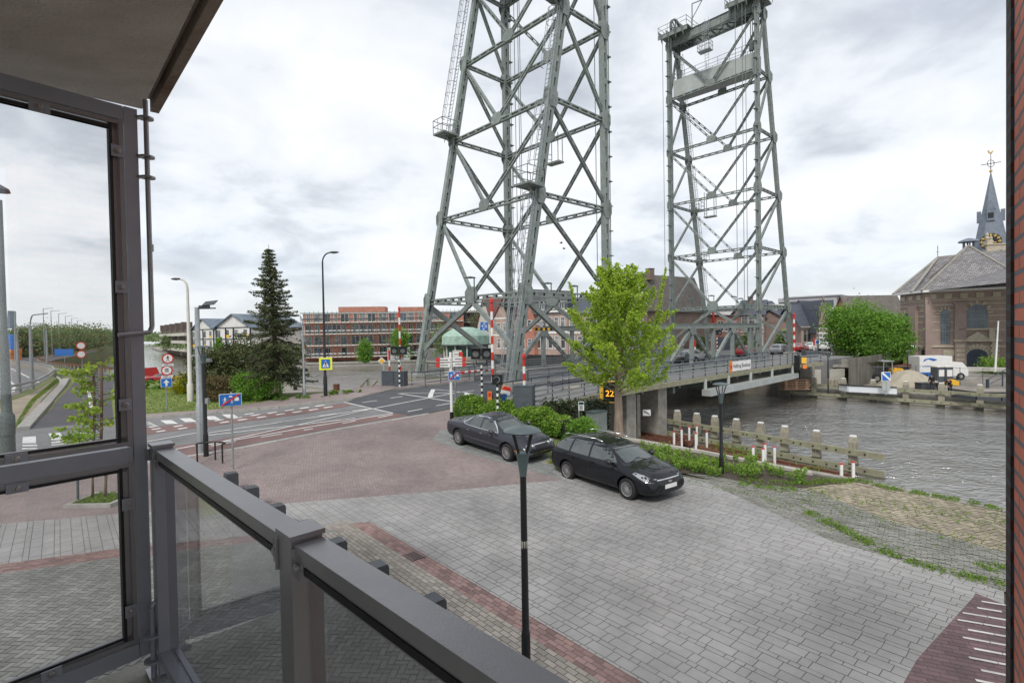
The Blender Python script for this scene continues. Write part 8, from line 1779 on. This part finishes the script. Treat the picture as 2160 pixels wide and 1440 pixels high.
# ------------------------------------------------------------ far quay works, people, birds
GZ = -1.94
def onq(px_, py_): return P(px_, py_, GZ)
b = onq(1962, 800); k = b.y/FPX
t = thing('box_van', 'white box lorry with blue lower stripe parked behind the portable toilets', 'lorry', b, -.08); L_ = 66*k; x0 = -33*k
m = MB(); m.span(x0, x0+L_*.97, -1.1, 1.1, 1.0, 3.0); m.build('cargo_box', M['white'], t); m = MB(); m.span(x0-.01, x0+L_*.98, -1.12, 1.12, .78, 1.0); m.span(x0, x0+L_*.5, -1.05, 1.05, .45, .77); o = m.build('blue_stripe', M['blue'], t)
m = MB(); m.add([(x0+L_*.98, -1.0, .5), (x0+L_*.98+1.9, -1.0, .5), (x0+L_*.98+1.9, -1.0, 1.4), (x0+L_*.98+1.2, -1.0, 2.2), (x0+L_*.98, -1.0, 2.3), (x0+L_*.98, 1.0, .5), (x0+L_*.98+1.9, 1.0, .5), (x0+L_*.98+1.9, 1.0, 1.4), (x0+L_*.98+1.2, 1.0, 2.2), (x0+L_*.98, 1.0, 2.3)], [(0, 1, 2, 3, 4), (9, 8, 7, 6, 5), (0, 5, 6, 1), (1, 6, 7, 2), (2, 7, 8, 3), (3, 8, 9, 4)]); m.build('cab', M['white'], t)
m = MB(); m.span(x0+L_*.5, x0+L_*.98, -1.13, -1.12, 1.9, 2.0); put_text('UWEN & ADVIES', .34, Vector((x0+L_*.40, -1.13, 1.75)), (1, 0, 0), UPZ, M['blue'], t, world=False)
m = MB(); m.plate([(-.8, 0), (-.2, .35), (.5, .1), (.9, .3), (.1, .5), (-.6, .35)], (x0+L_*.3, -1.13, 2.3), (1, 0, 0), UPZ, .01); m.build('emblem', M['blue'], t)
for x in (x0+L_*.78, x0+L_*.98+1.0, x0+L_*.15):
    for y in (-.95, .95): m = MB(); m.tube((x, y-.12, .45), (x, y+.12, .45), .45, seg=16); w_ = m.build('wheel', M['tyre'], t); m = MB(); m.tube((x, y-.14, .45), (x, y+.14, .45), .22, seg=12); m.build('rim', M['alloy'], w_)
b = onq(1905, 799); k = b.y/FPX; t = thing('site_shed', 'grey site shed with a rusty brown roof left of the white lorry', 'shed', b); w_ = 50*k; m = MB(); m.span(-w_/2, w_/2, 0, 3, 0, 27*k)
for i in range(12): m.span(-w_/2+i*w_/12, -w_/2+i*w_/12+.05, -.04, 0, 0, 27*k)
m.build('wall', M['steel_dark'], t); m = MB(); m.plate([(-w_*.62, -.6), (w_*.56, -.6), (w_*.56, 3.4), (-w_*.62, 3.4)], (0, 0, 29*k), (1, 0, .03), (0, 1, 0), .3); m.build('roof', M['rust'], t)
for px_, lab in ((1978, 'left grey portable toilet with a white notice'), (1995, 'right grey portable toilet with a white notice')):
    b = onq(px_, 811); k = b.y/FPX; t = thing('portable_toilet', lab, 'portable toilet', b, 0, 'portable toilets on the far quay'); w_ = 16*k; m = MB(); m.span(-w_/2, w_/2, -.5, .5, 0, 2.05); m.span(-w_/2+.08, w_/2-.08, -.53, -.5, .1, 1.95); m.build('cabin', M['greybox'], t); m = MB(); m.lathe([(w_*.72, 2.051), (w_*.68, 2.15), (w_*.3, 2.25)], (0, 0, 0), 4, ph=.5); m.build('roof', M['offwhite'], t); m = MB(); m.span(-w_*.35, w_*.35, -.56, -.531, 1.0, 1.75); m.build('notice', M['white'], t)
b = onq(1915, 812); t = thing('sand_heap', 'heap of pale sand between the loader and the lorry', 'sand heap', b); m = MB(); n_ = 22; pts = []
for r_, z_ in ((2.7, 0), (2.2, .45), (1.5, 1.05), (.9, 1.5), (.35, 1.72)):
    for i in range(n_): a = 2*math.pi*i/n_; q = r_*(1+.12*math.sin(3*a+r_)+.07*math.sin(7*a)); pts.append((q*math.cos(a)*1.25, q*math.sin(a), z_+.05*math.sin(5*a)*(z_ > 0)))
fs = [(k_*n_+i, k_*n_+(i+1) % n_, (k_+1)*n_+(i+1) % n_, (k_+1)*n_+i) for k_ in range(4) for i in range(n_)]+[tuple(range(4*n_, 5*n_))]; m.add(pts, fs); m.build('heap', M['sand'], t, smooth=True)
b = onq(1855, 806); t = thing('wheel_loader', 'small grey wheel loader with an open cab and yellow tail on the far quay', 'wheel loader', b)
m = MB(); m.span(-1.2, 1.6, -.55, .55, .55, 1.15); m.add([(-2.6, -.3, .5), (-1.2, -.3, 1.0), (.0, -.3, 1.6), (.2, -.3, 1.2), (-1.2, -.3, .6), (-2.6, -.3, .3), (-2.6, .3, .5), (-1.2, .3, 1.0), (.0, .3, 1.6), (.2, .3, 1.2), (-1.2, .3, .6), (-2.6, .3, .3)], [(0, 1, 2, 3, 4, 5), (11, 10, 9, 8, 7, 6), (0, 6, 7, 1), (1, 7, 8, 2), (5, 4, 10, 11), (4, 3, 9, 10), (0, 5, 11, 6)]); m.build('chassis', M['darkgrey'], t)
m = MB(); m.add([(-3.1, -.9, .1), (-2.5, -.9, .05), (-2.4, -.9, .8), (-2.7, -.9, .9), (-3.1, .9, .1), (-2.5, .9, .05), (-2.4, .9, .8), (-2.7, .9, .9)], [(0, 1, 2, 3), (7, 6, 5, 4), (0, 4, 5, 1), (1, 5, 6, 2), (2, 6, 7, 3)]); m.build('bucket', M['darkgrey'], t)
m = MB()
for x in (.1, 1.2):
    for y in (-.5, .5): m.beam((x, y, 1.1), (x+(.1 if x < 1 else 0), y, 2.55), .07, .07)
m.span(-.1, 1.4, -.6, .6, 2.55, 2.64); m.build('cab_frame', M['steel_light'], t); m = MB(); m.span(1.3, 2.6, -.55, .55, .75, 1.55); m.span(1.5, 2.5, -.5, .5, 1.55, 1.7); m.build('engine_cover', M['amber'], t)
m = MB(); m.span(.4, .9, -.25, .25, 1.15, 1.4); m.span(.8, .95, -.25, .25, 1.4, 2.0); m.build('seat', M['black'], t)
for x in (-.9, 1.5):
    for y in (-.75, .75): m = MB(); m.lathe([(.3, -.18), (.52, -.16), (.55, -.08), (.55, .08), (.52, .16), (.3, .18)], (x, y, .55), 18, M=Matrix(((1, 0, 0), (0, 0, 1), (0, 1, 0)))); w_ = m.build('wheel', M['tyre'], t); m = MB(); m.tube((x, y-.19, .55), (x, y+.19, .55), .27, seg=12); m.build('rim', M['alloy'], w_)
def cyl_sign(px_, py_, w_px, h_px, mt, label, nm, cat, inner=None):
    b = onq(px_, py_); k = b.y/FPX; t = thing(nm, label, cat, b); return t, b, k
b = onq(1869, 832); k = b.y/FPX; t = thing('information_board', 'blue board with a white diagonal stripe standing on the quay edge', 'sign', b); z1 = (832-784)*k; z0b = (832-803)*k; w_ = 19*k
m = MB(); m.span(-w_/2, w_/2, -.03, .03, z0b, z1); o = m.build('board', M['white'], t); m = MB(); m.span(-w_*.44, w_*.44, -.05, -.031, z0b+.05, z1-.05); o2 = m.build('blue_face', M['blue'], o); m = MB(); m.plate([(-w_*.44, z1-.05), (-w_*.44, z1-.22), (w_*.34, z0b+.05), (w_*.44, z0b+.05), (w_*.44, z0b+.2), (-w_*.34, z1-.05)][::-1], (0, -.06, 0), (1, 0, 0), UPZ, .012); m.build('diagonal_stripe', M['white'], o2)
m = MB(); m.span(-w_*.45, -w_*.02, -.03, .03, .4, z0b-.08); m.span(w_*.02, w_*.45, -.03, .03, .4, z0b-.08); m.span(-.05, .05, .031, .1, 0, z1); m.build('lower_panels', M['steel_light'], t)
# construction fence panels
fp = [onq(*p) for p in ((1782, 806), (1819, 807), (1855, 807), (1893, 806), (1932, 806), (1968, 806), (2025, 812), (2073, 815), (2125, 819))]
for i, (a, c_) in enumerate(zip(fp, fp[1:])):
    t = thing('fence_panel', ORL[i]+' of the wire mesh site fence panels on the far quay', 'fence panel', a, 0, 'wire mesh fence panels on the far quay'); d = c_-a; m = MB(); h = 1.95
    for s in (0, 1): m.tube(a+d*s, a+d*s+UPZ*(h+.1), .03, seg=6)
    m.beam(a+UPZ*h, c_+UPZ*h, .04, .04); m.beam(a+UPZ*.15, c_+UPZ*.15, .04, .04); m.build('frame', M['galv'], t, True); m = MB(); n_ = int(d.length/.22)
    for j in range(1, n_): q = a+d*(j/n_); m.beam(q+UPZ*.15, q+UPZ*h, .006, .006)
    for j in range(1, 7): m.beam(a+UPZ*(.15+.28*j), c_+UPZ*(.15+.28*j), .006, .006)
    m.build('mesh', M['galv'], t, True)
# curved white seat walls
def seatwall(pts_, label, h0, dark=.12):
    q = [onq(*p) for p in pts_]; t = thing('curved_wall', label, 'low wall', q[0], 0, 'curved seat walls on the far quay'); m = MB()
    for a, c_ in zip(q, q[1:]): m.beam(a+UPZ*h0/2, c_+UPZ*h0/2, .25, h0)
    m.build('wall', M['bench_white'], t, True); m = MB()
    for a, c_ in zip(q, q[1:]): m.beam(a+UPZ*(h0+.05), c_+UPZ*(h0+.05), .4, .09)
    m.build('coping', M['black'], t, True); return t
seatwall(((1772, 823), (1790, 826), (1830, 828), (1870, 830), (1892, 831)), 'curved low white wall with dark coping behind the left part of the fender', .62)
t = seatwall(((2003, 828), (2030, 832), (2060, 836), (2100, 837), (2140, 837)), 'curved low white wall with dark coping at the right edge', .35); q = [onq(*p) for p in ((2000, 831), (2020, 838), (2060, 843), (2110, 845), (2150, 845))]; m = MB()
for a, c_ in zip(q, q[1:]): m.beam(a+UPZ*.15, c_+UPZ*.15, .5, .3)
m.build('plinth', M['darkgrey'], t, True)
for px_, py_, lab in ((1878, 812, 'left red and white traffic cone by the information board'), (1891, 810, 'right red and white traffic cone by the sand heap'), (1931, 800, 'small traffic cone near the white lorry')):
    b = onq(px_, py_); t = thing('traffic_cone', lab, 'traffic cone', b, 0, 'traffic cones on the far quay'); m = MB(); m.lathe([(.22, 0), (.22, .05), (.16, .06), (.11, .35), (.06, .75)], (0, 0, 0), 12); m.build('cone', M['red'], t); m = MB(); m.lathe([(.145, .22), (.105, .42)], (0, 0, 0), 12, cap=False); m.build('white_band', M['white'], t)
b = onq(1955, 821); m = MB(); m.box(b+UPZ*.35, (1.9, .9, .7)); m.box(b+UPZ*.72, (2.0, 1.0, .06)); o = m.build('skip', M['darkgrey']); props(o, 'dark grey open skip left of the workers', 'skip')
b = onq(2010, 813); m = MB(); m.box(b+UPZ*.3, (.9, .6, .5)); m.box(b+UPZ*.6+Vector((-.15, 0, 0)), (.5, .5, .2)); o = m.build('yellow_machine', M['amber']); props(o, 'small yellow plate machine right of the workers', 'machine')
m = MB(); c_ = P(1676, 822, -1.95)
for i in range(6): m.box(c_+UPZ*(.12+.2*i), (2.9, 1.0, .09), .1*(i % 2))
for i in range(5):
    for s in (-1.1, 0, 1.1): m.box(c_+UPZ*(.22+.2*i)+Vector((s, 0, 0)), (.25, .9, .10))
o = m.build('pallet_stack', mat('raw pallet wood', (.4, .24, .16), .9, c2=(.28, .18, .12), rnd=.2)); props(o, 'stack of raw wooden pallets beside the far pier', 'pallets')
m = MB(); a, c_ = onq(2083, 818), onq(2135, 812); m.beam(a+UPZ*.9, c_+UPZ*2.2, .06, .06); m.beam(a, a+UPZ*.95, .2, .2); m.beam(lerp(a, c_, .6), lerp(a, c_, .6)+UPZ*1.7, .1, .1); m.beam(a+UPZ*.3, c_+UPZ*1.4, .05, .05); o = m.build('stair_handrail', M['rail_blue']); props(o, 'dark sloping handrail at the right edge of the far quay', 'handrail')
for i in range(4): pass
b = Q(2099, 784, 66); m = MB(); m.tube(b, Q(2106, 677, 66), .12, .07, 8); o = m.build('flagpole', M['white']); props(o, 'slightly leaning white flagpole in front of the church', 'flagpole')
m = MB(); a, c_ = onq(1940, 787), onq(2125, 787)
m.beam(Q(1930, 776, 70), Q(2125, 779, 68), .5, .5); o = m.build('church_yard_wall', M['concrete_pale']); props(o, 'low pale wall along the church forecourt', 'wall')
b = Q(1709, 735, 73); m = MB(); m.box(Q(1708, 752, 66), (1.5, 1.2, 1.5)); o = m.build('waste_container', M['greybox']); props(o, 'blue grey container on the far end of the cycle deck', 'container')
t = thing('parking_sign', 'square white sign with a blue and red disc on the far street', 'road sign', Q(1724, 740, 72)); c_ = Q(1724, 721, 72); m = MB(); m.box(c_, (.62, .05, .62)); o = m.build('board', M['white'], t, True); Rm = Matrix(((1, 0, 0), (0, 0, -1), (0, 1, 0))); m = MB(); m.lathe([(.25, 0), (.25, .02)], c_+Vector((0, -.03, 0)), 16, M=Rm); m.build('blue_disc', M['blue'], o, True); m = MB(); m.tube(c_+Vector((0, .05, 0)), Q(1724, 742, 72), .04); m.build('post', M['galv'], t, True)
b = Q(1726, 742, 71); mast(Vector((b.x, b.y, 1.1)), 6.2, 'old fashioned dark street lamp with a curled arm on the far street', r=.07, arm=1.2, direction=(-1, 0, 0), group=None, name='street_lamp')
# people: one skinned body each, clothes and hair as children
def skin(name, edges, rad, mt, parent, sub=1, root=0, smooth=True):
    ids = {}; vs = []; es = []
    def vid(k):
        if k not in ids: ids[k] = len(vs); vs.append(rad[k][0])
        return ids[k]
    for a, c_ in edges: es.append((vid(a), vid(c_)))
    me = bpy.data.meshes.new(name); me.from_pydata(vs, es, []); o = bpy.data.objects.new(name, me); COL.objects.link(o)
    md = o.modifiers.new('s', 'SKIN'); md.use_smooth_shade = True
    for k, i in ids.items(): r = rad[k][1]; me.skin_vertices[0].data[i].radius = r if isinstance(r, tuple) else (r, r)
    me.skin_vertices[0].data[ids[root] if root in ids else 0].use_root = True
    s = o.modifiers.new('d', 'SUBSURF'); s.levels = s.render_levels = sub
    bpy.context.view_layer.update(); m2 = bpy.data.meshes.new_from_object(o.evaluated_get(bpy.context.evaluated_depsgraph_get())); bpy.data.objects.remove(o)
    m2.materials.clear(); m2.materials.append(M[mt]); m2.polygons.foreach_set('use_smooth', [True]*len(m2.polygons)); o = bpy.data.objects.new(name, m2); COL.objects.link(o)
    if parent: o.parent = parent; KIDS.setdefault(parent.name, []).append(o)
    return o
def person(label, loc, rz, J, cap=False):
    """J: joints; x forward, y left, z up"""
    t = thing('person', label, 'person', loc, rz, 'workers on the far quay'); V = {k: Vector(v) for k, v in J.items()}
    R = {'pel': .11, 'chest': (.15, .11), 'neck': .05, 'head': (.085, .10), 'crown': .07, 'ls': .06, 'rs': .06, 'le': .045, 're': .045, 'lw': .03, 'rw': .03, 'lh': .08, 'rh': .08, 'lk': .06, 'rk': .06, 'la': .04, 'ra': .04, 'lt': .035, 'rt': .035}
    E = [('pel', 'chest'), ('chest', 'neck'), ('neck', 'head'), ('head', 'crown'), ('chest', 'ls'), ('ls', 'le'), ('le', 'lw'), ('chest', 'rs'), ('rs', 're'), ('re', 'rw'), ('pel', 'lh'), ('lh', 'lk'), ('lk', 'la'), ('la', 'lt'), ('pel', 'rh'), ('rh', 'rk'), ('rk', 'ra'), ('ra', 'rt')]
    rad = {k: (V[k], R[k]) for k in V if k != 'face'}
    for s in ('l', 'r'):                      # palm, four fingers and a thumb
        d = (V[s+'w']-V[s+'e']).normalized(); side = d.cross(Vector((0, 1, 0))).normalized(); y_ = Vector((0, 1, 0)); rad[s+'p'] = (V[s+'w']+d*.07, (.035, .02)); E.append((s+'w', s+'p'))
        for i in range(4): a = V[s+'w']+d*.10+y_*(.027*(i-1.5)); rad[s+'f%d' % i] = (a+d*.045, .009); rad[s+'g%d' % i] = (a+d*(.07+.008*(1.5-abs(i-1.5)))+side*.03, .008); E += [(s+'p', s+'f%d' % i), (s+'f%d' % i, s+'g%d' % i)]
        rad[s+'th'] = (V[s+'w']+d*.07+side*.05, .01); E.append((s+'p', s+'th'))
    fw = (V['face']-V['head']) if 'face' in V else Vector((.1, 0, 0)); rad['nose'] = (V['head']+fw*1.05, .02); E.append(('head', 'nose'))
    skin('body', E, rad, 'skin', t, 1, 'pel')
    g = lambda k, f=1.35: (V[k], tuple(x*f for x in R[k]) if isinstance(R[k], tuple) else R[k]*f)
    skin('jacket', [('pel', 'chest'), ('chest', 'neck'), ('chest', 'ls'), ('ls', 'le'), ('le', 'lw'), ('chest', 'rs'), ('rs', 're'), ('re', 'rw')], {'pel': g('pel', 1.35), 'chest': g('chest', 1.25), 'neck': g('neck', 1.4), 'ls': g('ls', 1.4), 'le': g('le', 1.45), 'lw': g('lw', 1.6), 'rs': g('rs', 1.4), 're': g('re', 1.45), 'rw': g('rw', 1.6)}, 'cloth_black', t, 1, 'pel')
    skin('trousers', [('pel', 'lh'), ('lh', 'lk'), ('lk', 'la'), ('pel', 'rh'), ('rh', 'rk'), ('rk', 'ra')], {k: g(k, 1.3) for k in ('pel', 'lh', 'lk', 'la', 'rh', 'rk', 'ra')}, 'cloth_navy', t, 1, 'pel')
    for s in ('l', 'r'): skin('shoe', [('a', 'b')], {'a': (V[s+'a']-Vector((.03, 0, .02)), .06), 'b': (V[s+'t']+Vector((.03, 0, 0)), .045)}, 'black', t, 1, 'a')
    skin('hair', [('a', 'b')], {'a': (V['head']-fw*.35+(V['crown']-V['head'])*.3, (.095, .095)), 'b': (V['crown']-fw*.1+(V['crown']-V['head'])*.25, (.075, .08))}, 'hair', t, 1, 'a')
    return t
STD = dict(pel=(0, 0, .95), chest=(.02, 0, 1.32), neck=(.05, 0, 1.50), head=(.10, 0, 1.60), crown=(.12, 0, 1.71), face=(.19, 0, 1.57), ls=(.0, .19, 1.42), rs=(.0, -.19, 1.42), le=(.05, .26, 1.15), re=(.05, -.26, 1.15), lw=(.20, .22, .95), rw=(.20, -.22, .95), lh=(0, .10, .90), rh=(0, -.10, .90), lk=(.04, .12, .50), rk=(.02, -.12, .50), la=(0, .13, .09), ra=(-.02, -.13, .09), lt=(.15, .14, .04), rt=(.13, -.14, .04))
person('person in a black jacket standing with head bowed, left one of three workers', onq(1966, 824), math.radians(-150), dict(STD, head=(.16, 0, 1.57), crown=(.21, 0, 1.67), face=(.22, 0, 1.50), neck=(.07, 0, 1.48)))
BEND = dict(pel=(-.25, 0, .88), chest=(.12, 0, 1.08), neck=(.30, 0, 1.12), head=(.40, 0, 1.08), crown=(.51, 0, 1.08), face=(.42, 0, .98), ls=(.18, .19, 1.05), rs=(.18, -.19, 1.05), le=(.24, .2, .78), re=(.24, -.2, .78), lw=(.38, .14, .55), rw=(.38, -.14, .55), lh=(-.25, .10, .85), rh=(-.25, -.10, .85), lk=(-.05, .13, .48), rk=(-.12, -.13, .48), la=(-.15, .14, .09), ra=(-.22, -.14, .09), lt=(.0, .15, .04), rt=(-.07, -.15, .04))
person('person in dark clothes bending over with both arms reaching down, middle worker', onq(1982, 829), math.radians(-12), BEND)
person('person in a dark jacket leaning forward, right one of three workers', onq(2004, 831), math.radians(200), dict(STD, chest=(.16, 0, 1.25), neck=(.28, 0, 1.38), head=(.36, 0, 1.45), crown=(.42, 0, 1.55), face=(.43, 0, 1.40), ls=(.15, .19, 1.32), rs=(.15, -.19, 1.32), le=(.28, .22, 1.05), re=(.28, -.22, 1.05), lw=(.42, .16, .85), rw=(.42, -.16, .85)))
# two birds above the bridge
for px_, py_, lab, a in ((1184, 513, 'upper dark bird flying in front of the near tower', .2), (1190, 525, 'lower dark bird flying in front of the near tower', -.5)):
    c_ = Q(px_, py_, 41); t = thing('bird', lab, 'bird', c_, a, 'birds flying by the near tower')
    skin('body', [(0, 1), (1, 2), (2, 3)], {0: (Vector((-.13, 0, 0)), .012), 1: (Vector((-.03, 0, 0)), .035), 2: (Vector((.07, 0, .01)), .03), 3: (Vector((.13, 0, .02)), .012)}, 'black', t, 1, 1)
    for s in (1, -1): m = MB(); m.add([(.06, 0, .02), (-.05, 0, .02), (.03, s*.18, .10), (-.05, s*.17, .10), (-.06, s*.40, .05), (.06, 0, .01), (-.05, 0, .01), (.03, s*.18, .09), (-.05, s*.17, .09)], [(0, 1, 3, 2), (2, 3, 4), (5, 7, 8, 6), (7, 4, 8)]); m.build('wing', M['black'], t)
